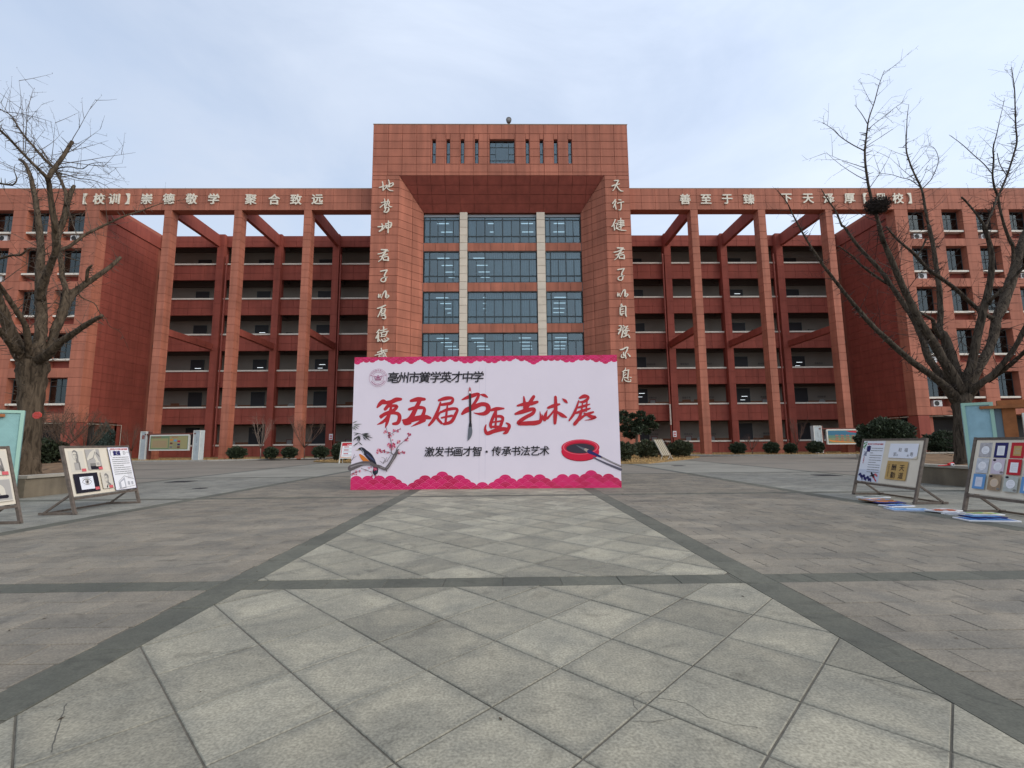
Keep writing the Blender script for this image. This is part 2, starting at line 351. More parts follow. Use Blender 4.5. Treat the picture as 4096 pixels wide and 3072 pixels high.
def stone_mat(name, base, dirt, edge=0.0, var=.1, speck=.35, isl=0.0, bump=.25, hx=.3, hy=.3):
    """granite: speckle, cloudy dirt, darker damp margin along each slab's own edges"""
    m = bpy.data.materials.new(name); m.use_nodes = True; MATS[name] = m; t = m.node_tree; n = t.nodes; l = t.links; b = n['Principled BSDF']; b.inputs['Roughness'].default_value = .78; b.inputs['Specular IOR Level'].default_value = .35
    g = n.new('ShaderNodeNewGeometry'); pos = g.outputs['Position']
    def noise(sc, det, a0, a1, b0, b1, vec=pos, dist=0):
        t1 = n.new('ShaderNodeTexNoise'); t1.inputs['Scale'].default_value = sc; t1.inputs['Detail'].default_value = det; t1.inputs['Distortion'].default_value = dist; l.new(vec, t1.inputs['Vector'])
        r = n.new('ShaderNodeMapRange'); r.inputs[1].default_value = a0; r.inputs[2].default_value = a1; r.inputs[3].default_value = b0; r.inputs[4].default_value = b1; l.new(t1.outputs[0], r.inputs[0]); return r.outputs[0], t1
    fac, _ = noise(1.7, 7, .38, .68, 0, 1, dist=.6)
    mixn = n.new('ShaderNodeMix'); mixn.data_type = 'RGBA'; mixn.inputs[6].default_value = (*base, 1); mixn.inputs[7].default_value = (*dirt, 1)
    fl = fac
    if edge:
        tcn = n.new('ShaderNodeTexCoord'); sep = n.new('ShaderNodeSeparateXYZ'); l.new(tcn.outputs['Object'], sep.inputs[0])
        def M(op, a, bb=None, v=None):
            q = n.new('ShaderNodeMath'); q.operation = op; l.new(a, q.inputs[0]) if a else None
            if bb is not None: l.new(bb, q.inputs[1])
            if v is not None: q.inputs[1].default_value = v
            return q.outputs[0]
        ax = M('ABSOLUTE', sep.outputs[0]); ay = M('ABSOLUTE', sep.outputs[1])
        ssum = M('ADD', M('DIVIDE', ax, v=hx), M('DIVIDE', ay, v=hy))           # 1 at a diamond's rim
        wob, _ = noise(5, 4, .3, .7, -.14, .14); ssum = M('ADD', ssum, wob)
        er = n.new('ShaderNodeMapRange'); er.inputs[1].default_value = .62; er.inputs[2].default_value = 1.0; er.inputs[3].default_value = 0; er.inputs[4].default_value = edge; l.new(ssum, er.inputs[0])
        fl = M('MAXIMUM', M('MULTIPLY', fac, v=.65), er.outputs[0])
    l.new(fl, mixn.inputs[0]); cur = mixn.outputs[2]
    def mul(f):
        nonlocal cur
        h = n.new('ShaderNodeVectorMath'); h.operation = 'SCALE'; l.new(cur, h.inputs[0]); l.new(f, h.inputs['Scale']); cur = h.outputs[0]
    sp, tn = noise(70, 3, .32, .68, 1-speck, 1+speck); mul(sp)
    sp2, _ = noise(16, 5, .3, .7, .9, 1.1); mul(sp2)
    st1, _ = noise(2.6, 8, .58, .70, 1.0, .74, dist=1.6); mul(st1)
    st2, _ = noise(.45, 4, .3, .7, .88, 1.10); mul(st2)
    o = n.new('ShaderNodeObjectInfo'); r = n.new('ShaderNodeMapRange'); r.inputs[3].default_value = 1-var; r.inputs[4].default_value = 1+var; l.new(o.outputs['Random'], r.inputs[0]); mul(r.outputs[0])
    if isl:
        r = n.new('ShaderNodeMapRange'); r.inputs[3].default_value = 1-isl; r.inputs[4].default_value = 1+isl; l.new(g.outputs['Random Per Island'], r.inputs[0]); mul(r.outputs[0])
    l.new(cur, b.inputs['Base Color'])
    bp = n.new('ShaderNodeBump'); bp.inputs['Strength'].default_value = bump; bp.inputs['Distance'].default_value = .004; l.new(tn.outputs[0], bp.inputs['Height']); l.new(bp.outputs[0], b.inputs['Normal'])
    return m
M_SLAB = stone_mat('pale_granite_slab', (.318, .290, .215), (.150, .148, .122), edge=.60, var=.16, speck=.26, hx=.393, hy=.405)
M_SLABR = stone_mat('pale_granite_cut_slab', (.275, .252, .19), (.150, .148, .122), var=.10, speck=.26, isl=.14)
M_PAV = stone_mat('brown_grey_paver', (.228, .197, .148), (.160, .145, .116), var=.12, isl=.12, speck=.22)
M_BAND = stone_mat('dark_band_stone', (.118, .116, .088), (.090, .090, .070), var=.10, isl=.10, speck=.16)
M_LITE = stone_mat('light_grey_paver', (.252, .242, .200), (.180, .176, .150), var=.08, isl=.10, speck=.25)
M_JOINT = mat('sand_joint', (.12, .108, .085), .95, noise=.2, nscale=20)
M_FARP = ground_mat('far_brown_paving', (.215, .190, .150), (.195, .172, .137), .577, .288, (.13, .12, .11))
M_FARL = ground_mat('far_light_paving', (.250, .240, .198), (.225, .215, .178), .6, .6, (.15, .15, .135))
M_FARB = mat('far_dark_band', (.105, .108, .092), .85, noise=.12, nscale=1.2)
M_TERR = mat('distant_ground', (.16, .15, .13), .95, noise=.1, nscale=.2)
M_STRAW = mat('dry_winter_grass', (.36, .235, .095), .95, col2=(.20, .125, .055), nscale=3.5, bump=.5, bscale=18)
M_KERB = mat('kerb_concrete', (.30, .285, .25), .85, noise=.12, nscale=4)

LB = [(2.34, 2.65), (7.50, 7.82), (13.0, 13.3)]; CB = [(-3.0, -2.7), (4.60, 4.89), (12.10, 12.40), (20.0, 20.3), (27.7, 28.0)]
g = MB(); g.face([(-600,-300,-.06),(600,-300,-.06),(600,900,-.06),(-600,900,-.06)]); t_ = g.build('ground', M_TERR, kind='structure')
plaza = MB().face([(-13.3,-3,-.006),(13.3,-3,-.006),(13.3,20.3,-.006),(-13.3,20.3,-.006)]).build('plaza', M_JOINT, kind='structure')
# far paving sheets (the pieces there are under a couple of pixels)
fp = MB(); fl_ = MB(); fb = MB()
def sheet(b, x0, x1, y0, y1, z=0.0): b.face([(x0,y0,z),(x1,y0,z),(x1,y1,z),(x0,y1,z)])
for sgn in (-1, 1):
    def X(a, b): return (a, b) if sgn > 0 else (-b, -a)
    sheet(fp, *X(13.3, 120), -60, 42); sheet(fl_, *X(7.82, 13.0), 20.3, 42); sheet(fp, *X(2.65, 7.5), 20.3, 44)
    for a, b in LB: sheet(fb, *X(a, b), 20.3, 42)
sheet(fl_, -2.34, 2.34, 20.3, 44); sheet(fp, -13.3, 13.3, -60, -3)
for a, b in ((27.7, 28.0), (35.3, 35.6)): sheet(fb, -60, 60, a, b, .004)
for a, b in ((20.0, 20.3),): sheet(fb, 13.3, 60, a, b, .004); sheet(fb, -60, -13.3, a, b, .004)
for a, b in ((12.10, 12.4),): sheet(fb, 13.3, 60, a, b, .004); sheet(fb, -60, -13.3, a, b, .004)
o = fp.build('far_brown_paving', M_FARP, kind='structure'); o = fl_.build('far_light_paving', M_FARL, kind='structure'); o = fb.build('far_dark_bands', M_FARB, kind='structure')

def slab_mesh(poly, cx, cy, m, t=.05, tilt=None):
    b = MB(); k = len(poly); e = .004
    area_c = (sum(p[0] for p in poly)/k, sum(p[1] for p in poly)/k)
    ins = [(p[0]+(area_c[0]-p[0])*.016, p[1]+(area_c[1]-p[1])*.016) for p in poly]
    b.v = [(p[0]-cx, p[1]-cy, -t) for p in poly] + [(p[0]-cx, p[1]-cy, -e) for p in poly] + [(p[0]-cx, p[1]-cy, 0) for p in ins]
    for lv in (0, 1):
        for i in range(k): j = (i+1) % k; b.f.append((lv*k+i, lv*k+j, (lv+1)*k+j, (lv+1)*k+i))
    b.f.append(tuple(2*k+i for i in range(k))); me = b.mesh('slab'); me.materials.append(m); return me
def shrink(poly, g_):
    """inset a convex CCW polygon by g_"""
    q = poly
    for i in range(len(poly)):
        a, b = poly[i], poly[(i+1) % len(poly)]; dx, dy = b[0]-a[0], b[1]-a[1]; k = math.hypot(dx, dy)
        if k < 1e-6: continue
        nx, ny = dy/k, -dx/k; q = clip(q, nx, ny, nx*a[0]+ny*a[1]-g_)
    return q
HX, HY = .3925, .405
dia_me = None; near = []
for i in range(-8, 9):
    for j in range(-12, 46):
        if (i+j) % 2: continue
        cx, cy = .02 + HX*i, 2.57 + HY*(j+1)
        poly = [(cx, cy-HY), (cx+HX, cy), (cx, cy+HY), (cx-HX, cy)]
        for (ya, yb) in ((-2.7, 4.60), (4.89, 12.10), (12.40, 20.0)):
            q = clip(clip(clip(clip(poly, 1, 0, 2.34), -1, 0, 2.34), 0, -1, -ya), 0, 1, yb)
            if len(q) < 3: continue
            ar = abs(sum(q[a][0]*q[(a+1) % len(q)][1]-q[(a+1) % len(q)][0]*q[a][1] for a in range(len(q))))/2
            if ar < .004: continue
            full = ar > HX*HY*2*.999; q = shrink(q, .0046)
            if len(q) >= 3: near.append((cy, cx, q, full, cy))
near.sort(); pool = [s for s in near if 1.2 < s[0] < 14.6]
loose = MB(); cnt = 0
def add_loose(b, q, z=0.0, t=.03):
    k = len(q); s = len(b.v); b.v += [(p[0], p[1], z-t) for p in q] + [(p[0], p[1], z) for p in q]
    for i in range(k): j = (i+1) % k; b.f.append((s+i, s+j, s+k+j, s+k+i))
    b.f.append(tuple(s+k+i for i in range(k)))
for s in near:
    cy, cx, q, full, _ = s
    if s in pool and cnt < 290:
        cnt += 1
        if full:
            if dia_me is None:
                qq = [(p[0]-cx, p[1]-cy) for p in q]; dia_me = slab_mesh(qq, 0, 0, M_SLAB)
            me = dia_me
        else: me = slab_mesh([(p[0], p[1]) for p in q], cx, cy, M_SLAB)
        o = lobj('granite_slab', me, plaza, (cx, cy, random.uniform(-.0018, .0018)), (random.uniform(-.0016, .0016), random.uniform(-.0016, .0016), 0))
    else: add_loose(loose, q)
loose.build('granite_slab', M_SLABR, plaza, kind='stuff')
# band stones
rects = []
def run(x0, x1, y0, y1, ln, along, off=0):
    o = []; a = (x0 if along == 'x' else y0) - off*ln; e = x1 if along == 'x' else y1; st = x0 if along == 'x' else y0
    while a < e - 1e-6:
        p, q = max(a, st), min(a+ln, e)
        if q-p > .02: o.append((p, q, y0, y1) if along == 'x' else (x0, x1, p, q))
        a += ln
    return o
bands = []
for sgn in (-1, 1):
    for (a, b) in LB:
        xa, xb = (a, b) if sgn > 0 else (-b, -a); bands += run(xa, xb, -2.7, 20.3, .8, 'y', random.random())
segs = [(-13.0, -7.82), (-7.5, -2.65), (-2.34, 2.34), (2.65, 7.5), (7.82, 13.0)]
for (ya, yb) in CB[1:4]:
    for (xa, xb) in segs: bands += run(xa, xb, ya, yb, .56, 'x', random.random())
def visible(x, y, m=80):
    v = Vector((x-CX, y, -CH)); d = v.dot(fw)
    if d < .3: return False
    return abs(v.dot(rx)/d)*F < 2048+m and abs(v.dot(up)/d)*F < 1536+m
def pieces(rs, name, m, cap, gap=.005):
    rs = sorted(rs, key=lambda r: ((r[0]+r[1])/2)**2+((r[2]+r[3])/2)**2); b = MB(); n = 0; cache = {}
    for (x0, x1, y0, y1) in rs:
        cx, cy = (x0+x1)/2, (y0+y1)/2; q = [(x0+gap, y0+gap), (x1-gap, y0+gap), (x1-gap, y1-gap), (x0+gap, y1-gap)]
        if x1-x0 < .03 or y1-y0 < .03: continue
        if n < cap and any(visible(px, py, 0) for px, py in q):
            n += 1; k = (round(x1-x0, 3), round(y1-y0, 3))
            if k not in cache: cache[k] = slab_mesh([(p[0]-cx, p[1]-cy) for p in q], 0, 0, m)
            lobj(name, cache[k], plaza, (cx, cy, random.uniform(-.002, .001)), (random.uniform(-.002, .002), random.uniform(-.002, .002), 0))
        else: add_loose(b, q, random.uniform(-.0015, .0005))
    b.build(name, m, plaza, kind='stuff')
pieces(bands, 'band_stone', M_BAND, 290, .003)
def field(xa, xb, ya, yb, w, h):
    o = []; ny = max(1, round((yb-ya)/h)); hh = (yb-ya)/ny
    for r in range(ny): o += run(xa, xb, ya+r*hh, ya+(r+1)*hh, w, 'x', .5*(r % 2) + .13)
    return o
pav = []; lite = []
for (ya, yb) in ((-2.7, 4.60), (4.89, 12.10), (12.40, 20.0)):
    for sgn in (-1, 1):
        a, b = (2.65, 7.5) if sgn > 0 else (-7.5, -2.65); pav += field(a, b, ya, yb, .577, .2885)
        a, b = (7.82, 13.0) if sgn > 0 else (-13.0, -7.82); lite += field(a, b, ya, yb, .6, .3)
pieces(pav, 'brick_paver', M_PAV, 290, .0045)
pieces(lite, 'grey_paver', M_LITE, 200, .005)

# dry grass beds with kerbs
bedm = MB(); kerb = MB()
beds = [
 [(-60, 41.9), (-39.9, 41.9), (-25.5, 41.7), (-21.0, 43.9), (-17.2, 46.6), (-13.4, 52.9), (-13.4, 56), (-60, 56)],
 [(60, 40.6), (36, 40.9), (27.0, 40.9), (20.5, 42.6), (17.3, 44.2), (14.5, 50.0), (13.4, 52.9), (13.4, 56), (60, 56)][::-1],
 [(-14.8, 37.6), (-13.2, 35.7), (-10.6, 34.7), (-8.8, 36.0), (-9.4, 44.4), (-13.2, 44.4)],
 [(6.4, 29.2), (8.8, 28.9), (13.9, 35.6), (16.2, 39.4), (13.2, 44.4), (7.4, 44.4), (6.6, 36)],
]
for poly in beds:
    bedm.prism(poly, Vector((0,0,0)), Vector((1,0,0)), Vector((0,1,0)), Vector((0,0,1)), -.03, .09)
bed = bedm.build('grass_bed', M_STRAW, kind='structure')
for poly in beds[:2]:
    for i in range(len(poly)):
        a, b = Vector((*poly[i], .06)), Vector((*poly[(i+1) % len(poly)], .06))
        if a.y > 50 and b.y > 50 or abs(a.x) >= 60 and abs(b.x) >= 60: continue
        kerb.bar(a, b, .15, .13)
kerb.build('kerb', M_KERB, kind='structure')
def inside(p, poly):
    c = False; j = len(poly)-1
    for i in range(len(poly)):
        if (poly[i][1] > p[1]) != (poly[j][1] > p[1]) and p[0] < (poly[j][0]-poly[i][0])*(p[1]-poly[i][1])/(poly[j][1]-poly[i][1])+poly[i][0]: c = not c
        j = i
    return c
gb = MB(); rr = random.Random(3); n = 0
while n < 16000:
    x, y = rr.uniform(-45, 45), rr.uniform(28.5, 47)
    if not any(inside((x, y), p) for p in beds): continue
    n += 1; h = rr.uniform(.03, .13); a = rr.uniform(0, 6.28); dx, dy = math.cos(a)*.03, math.sin(a)*.03; lx, ly = rr.uniform(-.05, .05), rr.uniform(-.05, .05)
    gb.face([(x-dx, y-dy, .085), (x+dx, y+dy, .085), (x+lx, y+ly, .09+h)])
o = gb.build('dry_grass', mat('straw_blades', (.42, .28, .12), .95, isl=.3), kind='stuff'); tag(o, 'straw coloured winter grass in the beds along the building', 'grass')

# manhole covers and drain plates
def cover(x, y, w, h, label):
    t = thing('manhole_cover', label, 'manhole cover', (x, y, 0), 'iron covers set in the paving')
    m = mat('dark_cast_iron', (.045, .045, .045), .6, noise=.2, nscale=12)
    MB().box(x-w/2, x+w/2, y-h/2, y+h/2, .001, .010).build('rim', m, t)
    b = MB()
    for k in range(5): b.box(x-w/2+.05, x+w/2-.05, y-h/2+.06+k*(h-.1)/5, y-h/2+.06+k*(h-.1)/5+.06, .0095, .016)
    b.build('rib', m, t)
cover(-11.95, 18.15, .75, .75, 'dark iron cover in the pale paving beyond the bust drawing board')
cover(12.25, 18.05, .75, .75, 'dark iron cover in the pale paving left of the calligraphy board')
cover(-9.4, 15.2, .3, .3, 'small iron plate in the paving left of the pink and white banner')
cover(9.6, 26.2, .6, .6, 'iron cover in the paving in front of the striped deck chair')

# ================================================================== ENTRANCE TOWER
V = Vector
TX0, TX1, TY, TT = -12.80, 12.64, 44.0, 33.05
tower = thing('entrance_tower', 'tall red panelled entrance tower with a deep framed recess of blue glass', 'building', (0, 44, 0))
HOLES = [(-6.93+1.414*i, -6.57+1.414*i, 28.90, 31.45) for i in range(4)] + [(-1.22, 1.29, 28.90, 31.45)] + [(x, x+.36, 28.90, 31.45) for x in (2.38, 3.79, 5.21, 6.64)]
core = MB()
rs = [(TX0+.05, TX1-.05, 27.62, TT-.03)]
for h in HOLES: rs = sub(rs, h)
for (a, b, c, d) in rs: core.box(a, b, TY+.05, TY+.40, c, d)
core.box(TX0+.05, TX1-.05, TY+.9, 60, 27.62, TT-.6)
core.box(TX0+.05, TX0+.4, TY+.40, TY+.9, 27.62, TT-.03); core.box(TX1-.4, TX1-.05, TY+.40, TY+.9, 27.62, TT-.03)
core.box(TX0+.05, TX1-.05, TY+.40, TY+.9, 31.6, TT-.6); core.box(TX0+.05, TX1-.05, TY+.40, TY+.9, 27.62, 28.8)
YI, ZI = 46.05, 24.72
FXL, FXR, IXL, IXR = -10.12, 10.16, -8.0, 8.03
for poly in ([(TX0+.05, TY+.05), (FXL-.05, TY+.05), (IXL-.06, YI+.02), (IXL-.06, 60), (TX0+.05, 60)], [(FXR+.05, TY+.05), (TX1-.05, TY+.05), (TX1-.05, 60), (IXR+.06, 60), (IXR+.06, YI+.02)]):
    core.prism(poly, V((0,0,0)), V((1,0,0)), V((0,1,0)), V((0,0,1)), 0, 27.6)
core.v += [(FXL-.05, TY+.09, 27.65), (FXR+.05, TY+.09, 27.65), (IXR+.1, YI+.03, ZI+.04), (IXL-.1, YI+.03, ZI+.04), (FXL-.05, TY+2.1, 27.6), (FXR+.05, TY+2.1, 27.6)]
k = len(core.v); core.f += [(k-6, k-5, k-4, k-3), (k-3, k-4, k-1, k-2)]
core.box(IXL-.05, IXR+.05, YI+.35, 60, ZI, 27.6)
core.build('wall_backing', M_CLADB, tower)
# coping
MB().box(TX0-.02, TX1+.02, TY-.02, TY+.42, TT, TT+.06).build('coping', mat('pale_coping', (.34, .27, .20), .8), tower)
xj = [TX0] + [-11.28+1.408*i for i in range(17)] + [TX1]; xj = [x for x in xj if x <= TX1]
zj = [27.6, 28.4, 29.21, 30.02, 30.84, 31.64, 32.25, TT]
zj = [27.6, 27.96, 28.79, 29.61, 30.43, 31.24, 32.06, TT]
for a, b in zip(xj, xj[1:]):
    for c, d in zip(zj, zj[1:]):
        cells = [(a, b, c, d)]
        for h in HOLES: cells = sub(cells, (h[0]-.017, h[1]+.017, h[2]-.017, h[3]+.017))
        for r in cells: panel(tower, r[0], r[1], r[2], r[3], TY, M_CLAD, cap=400, g=.04)
CAP[('entrance_tower', 'cladding_panel')] = CAP.get(('entrance_tower', 'cladding_panel'), 0)
def zcourses(z0, z1, h=.8155, top=27.96):
    o = [z1]; z = top
    while z > z0:
        if z < z1-.1: o.append(z)
        z -= h
    o.append(z0); return sorted(o)
LEG = zcourses(0.0, 27.6)
SQ = math.sqrt(.5)
def angled_panel(parent, o, u, v, n, poly, m, g=.02):
    nonlocal_ = None
    q = shrink(poly, g)
    if len(q) < 3: return
    nn = CAP.get((parent.name, 'cladding_panel'), 0)
    if nn < 298:
        CAP[(parent.name, 'cladding_panel')] = nn+1
        b = MB(); c0 = (sum(p[0] for p in q)/len(q), sum(p[1] for p in q)/len(q)); oc = o + u*c0[0] + v*c0[1]
        b.prism([(p[0]-c0[0], p[1]-c0[1]) for p in q], V((0,0,0)), u, v, n, -.05, 0)
        me = b.mesh('cladding_panel'); me.materials.append(m); lobj('cladding_panel', me, parent, oc)
    else: STUFF.setdefault((parent.name, 'cladding_panel', m.name), (parent, MB()))[1].prism(q, o, u, v, n, -.05, 0)
# order: visible cells first (above the banner), the rest joined
def tower_legs(zlo, zhi):
    for c, d in zip(LEG, LEG[1:]):
        if not (zlo <= c < zhi): continue
        for a, b in ((TX0, -11.34), (-11.34, FXL)): panel(tower, a, b, c, d, TY, M_CLAD, cap=298, g=.04)
        for a, b in ((FXR, 11.40), (11.40, TX1)): panel(tower, a, b, c, d, TY, M_CLAD, cap=298, g=.04)
        for sg in (-1, 1):
            fx, ix = (FXL, IXL) if sg < 0 else (FXR, IXR); ln = math.hypot(ix-fx, YI-TY)
            u = V((ix-fx, YI-TY, 0)).normalized(); v = V((0, 0, 1)); nrm = u.cross(v); 
            if nrm.y > 0: nrm = -nrm
            for s0, s1 in ((0, ln*.55), (ln*.55, ln)):
                q = [(s0, c), (s1, c), (s1, d), (s0, d)]
                zt = lambda s: 27.6 - s/ln*(27.6-ZI)
                q = clip(q, (27.6-ZI)/ln, 1, 27.6)
                if len(q) >= 3:
                    if sg > 0: angled_panel(tower, V((fx, TY, 0)), u, v, nrm, q, M_CLAD)
                    else: angled_panel(tower, V((fx, TY, 0)), u, v, nrm, q, M_CLAD)
CAP[('entrance_tower', 'cladding_panel')] = CAP[('entrance_tower', 'cladding_panel')]
tower_legs(15.5, 99)
u = V((1, 0, 0)); v = V((0, YI-TY, ZI-27.6)).normalized(); nrm = u.cross(v); nrm = -nrm if nrm.z > 0 else nrm; sl_ = math.hypot(YI-TY, 27.6-ZI)
M_SOF = M_RED  # darker red than the cladding, deepening the soffit's shade by colour
for i, (a, b) in enumerate(zip(xj, xj[1:])):
    for k in range(4):
        q = [(a, sl_*k/4), (b, sl_*k/4), (b, sl_*(k+1)/4), (a, sl_*(k+1)/4)]
        q = clip(clip(q, 1, (FXR-IXR)/sl_, FXR), -1, (IXL-FXL)/sl_, -FXL)
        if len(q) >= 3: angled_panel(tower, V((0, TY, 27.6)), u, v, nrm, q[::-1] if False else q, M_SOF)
tower_legs(-1, 15.5)
# glazing: three bays, five rows
ROWS = [(21.52, 24.36, 24.00, 22.27), (17.36, 20.62, 19.82, 18.06), (13.13, 16.40, 15.62, 13.86), (8.93, 12.17, 11.38, 9.64), (4.72, 7.96, 7.18, 5.43)]
COLS = [((-7.98, -4.34), [-7.38, -6.57, -5.84, -5.0], [-7.38, -5.84], 0), ((-3.55, 3.49), [-2.66, -1.78, -.86, .02, .94, 1.80, 2.70], [-1.78, .02, 1.80], 1), ((4.34, 8.0), [4.87, 5.66, 6.44, 7.25], [4.87, 6.44], 2)]
YG = 46.22
rnd = random.Random(5)
for ri, (zb, zt, zu, zl) in enumerate(ROWS):
    for (xa, xb), minor, major, ci in COLS:
        f = MB()
        f.box(xa, xb, YG-.04, YG+.06, zt-.07, zt); f.box(xa, xb, YG-.04, YG+.06, zb, zb+.07); f.box(xa, xa+.07, YG-.039, YG+.059, zb+.07, zt-.07); f.box(xb-.07, xb, YG-.039, YG+.059, zb+.07, zt-.07)
        f.box(xa+.07, xb-.07, YG-.045, YG+.05, zl-.06, zl+.06); f.box(xa+.07, xb-.07, YG-.045, YG+.05, zu-.05, zu+.05)
        for x in minor:
            w = .055 if x in major else .035; top = zt-.07 if x in major else zu-.05
            f.box(x-w, x+w, YG-.05, YG+.045, zb+.07, zl-.06); f.box(x-w, x+w, YG-.05, YG+.045, zl+.06, zu-.05)
            if x in major: f.box(x-w, x+w, YG-.05, YG+.045, zu+.05, zt-.07)
        fr = f.build('window', M_FRAME, tower)
        edges = [xa+.07] + minor + [xb-.07]; med = [xa+.07] + major + [xb-.07]
        for (e, z0, z1) in ((edges, zb+.07, zl-.06), (edges, zl+.06, zu-.05), (med, zu+.05, zt-.07)):
            for a, b in zip(e, e[1:]):
                lobj('pane', pmesh('pane', b-a-.06, z1-z0, .012, M_GLASS), fr, ((a+b)/2, YG+rnd.uniform(-.006, .006), (z0+z1)/2), (rnd.uniform(-.004, .004), 0, rnd.uniform(-.006, .006)))
        if ri < 4:
            for c in frange(xa, xb, (xb-xa)/(3 if ci != 1 else 6)): pass
            n = 3 if ci != 1 else 6
            for kx in range(n):
                z0, z1 = ROWS[ri+1][1]+.02, zb-.02
                panel(tower, xa+(xb-xa)*kx/n, xa+(xb-xa)*(kx+1)/n, z0, z1, YG-.22, M_CLAD, name='spandrel_panel', t=.12, g=.025)
# spandrel backing, floors, rooms
rm = MB(); fl2 = MB()
for ri, (zb, zt, zu, zl) in enumerate(ROWS):
    fl2.box(-8.05, 8.05, YG+.08, 55, zb-.35, zb-.02)
    fl2.box(-8.05, 8.05, YG-.10, YG+.02, (ROWS[ri+1][1]+.01) if ri < 4 else zb-.5, zb-.01)
fl2.box(-8.05, 8.05, YG+.08, 55, ROWS[0][1]+.06, ROWS[0][1]+.3)
rm.box(-8.05, 8.05, 54.0, 54.1, 0, 24.6)
for x in (-3.94, 3.92): rm.box(x-.06, x+.06, YG+.1, 54, 0, 24.6)
fl2.build('floor_slab', M_ROOM, tower); rm.build('room_wall', M_ROOM, tower)
MB().box(-8.0, 8.0, YG+.0, YG+.08, 0, 4.3).build('entrance_glazing', M_GLASSD, tower)
e_ = MB()
for x in (-7.9, -6, -3.9, -2, 0, 2, 3.9, 6, 7.9): e_.box(x-.06, x+.06, YG-.1, YG-.02, 0, 4.3)
e_.box(-8, 8, YG-.12, YG-.03, 4.3, 4.7); e_.build('entrance_frame', M_FRAME, tower)
# fluorescent tubes on the ceilings
TU = {0: [(-6.2, 0), (-.9+.0, 0), (2.6, 0), (6.0, 0)], 1: [(-6.1, 0), (-2.4, 0)], 2: [(-6.2, 0), (5.9, 0), (-1.9, 1)], 3: [(-6.1, 0), (-2.6, 0), (2.2, 0), (5.9, 0)], 4: [(-6.1, 0), (-2.6, 0), (2.2, 0), (5.9, 0)]}
tube_me = MB().box(-.62, .62, -.05, .05, -.035, .035).mesh('light_tube'); tube_me.materials.append(M_TUBE)
for ri, lst in TU.items():
    for (x, k) in lst:
        for j, dy in enumerate((.9, 2.9, 4.9, 6.6)):
            if ri == 0 and j > 1: continue
            lobj('light_tube', tube_me, tower, (x+.16*j, YG+dy, ROWS[ri][1]-.28 if ri else 24.1))
# curtains
def curtain_or_reflection(xa, xb, z0, z1, y):
    b = MB(); n = max(6, int((xb-xa)/.05)); k0 = len(b.v)
    for i in range(n+1):
        x = xa+(xb-xa)*i/n; yy = y + .035*math.sin(i*1.35)+.012*math.sin(i*3.1)
        b.v += [(x, yy, z0), (x, yy, z1)]
    for i in range(n): b.f.append((2*i, 2*i+2, 2*i+3, 2*i+1))
    b.build('curtain_or_reflection', M_CURT, tower)
CT = [(0, -7.9, -7.5), (0, -3.5, -2.7), (0, -.9, -.1), (0, .2, .85), (0, 4.4, 4.85), (0, 6.5, 7.9), (1, -7.9, -7.5), (1, -4.9, -4.4), (1, -1.3, 0), (1, .05, 3.4), (1, 4.4, 7.9), (2, -7.9, -7.5), (2, -5.2, -4.4), (2, -3.5, -2.0), (2, -1.7, 3.4), (2, 4.4, 4.85), (2, 7.3, 7.9),
      (3, -7.9, -7.4), (3, -.9, .0), (3, .1, .9), (3, 4.4, 4.85), (4, -3, 0)]
for (ri, a, b) in CT: curtain_or_reflection(a, b, ROWS[ri][0]+.3, ROWS[ri][1]-.1, YG+.28)
# beige piers between bays
for (a, b) in ((-4.32, -3.56), (3.50, 4.33)):
    MB().box(a+.02, b-.02, YI-.08, YG+.1, 0, 24.75).build('pier_core', mat('beige_joint', (.25, .21, .17), .9), tower)
    me = None; z = 24.75; hh = .8155
    while z > 0:
        z0 = max(0, z-hh); lobj('beige_pier_block', pmesh('beige_pier_block', b-a, z-z0-.03, .34, M_BEIGE), tower, ((a+b)/2, YI-.10+.17-.05, (z+z0)/2)); z -= hh
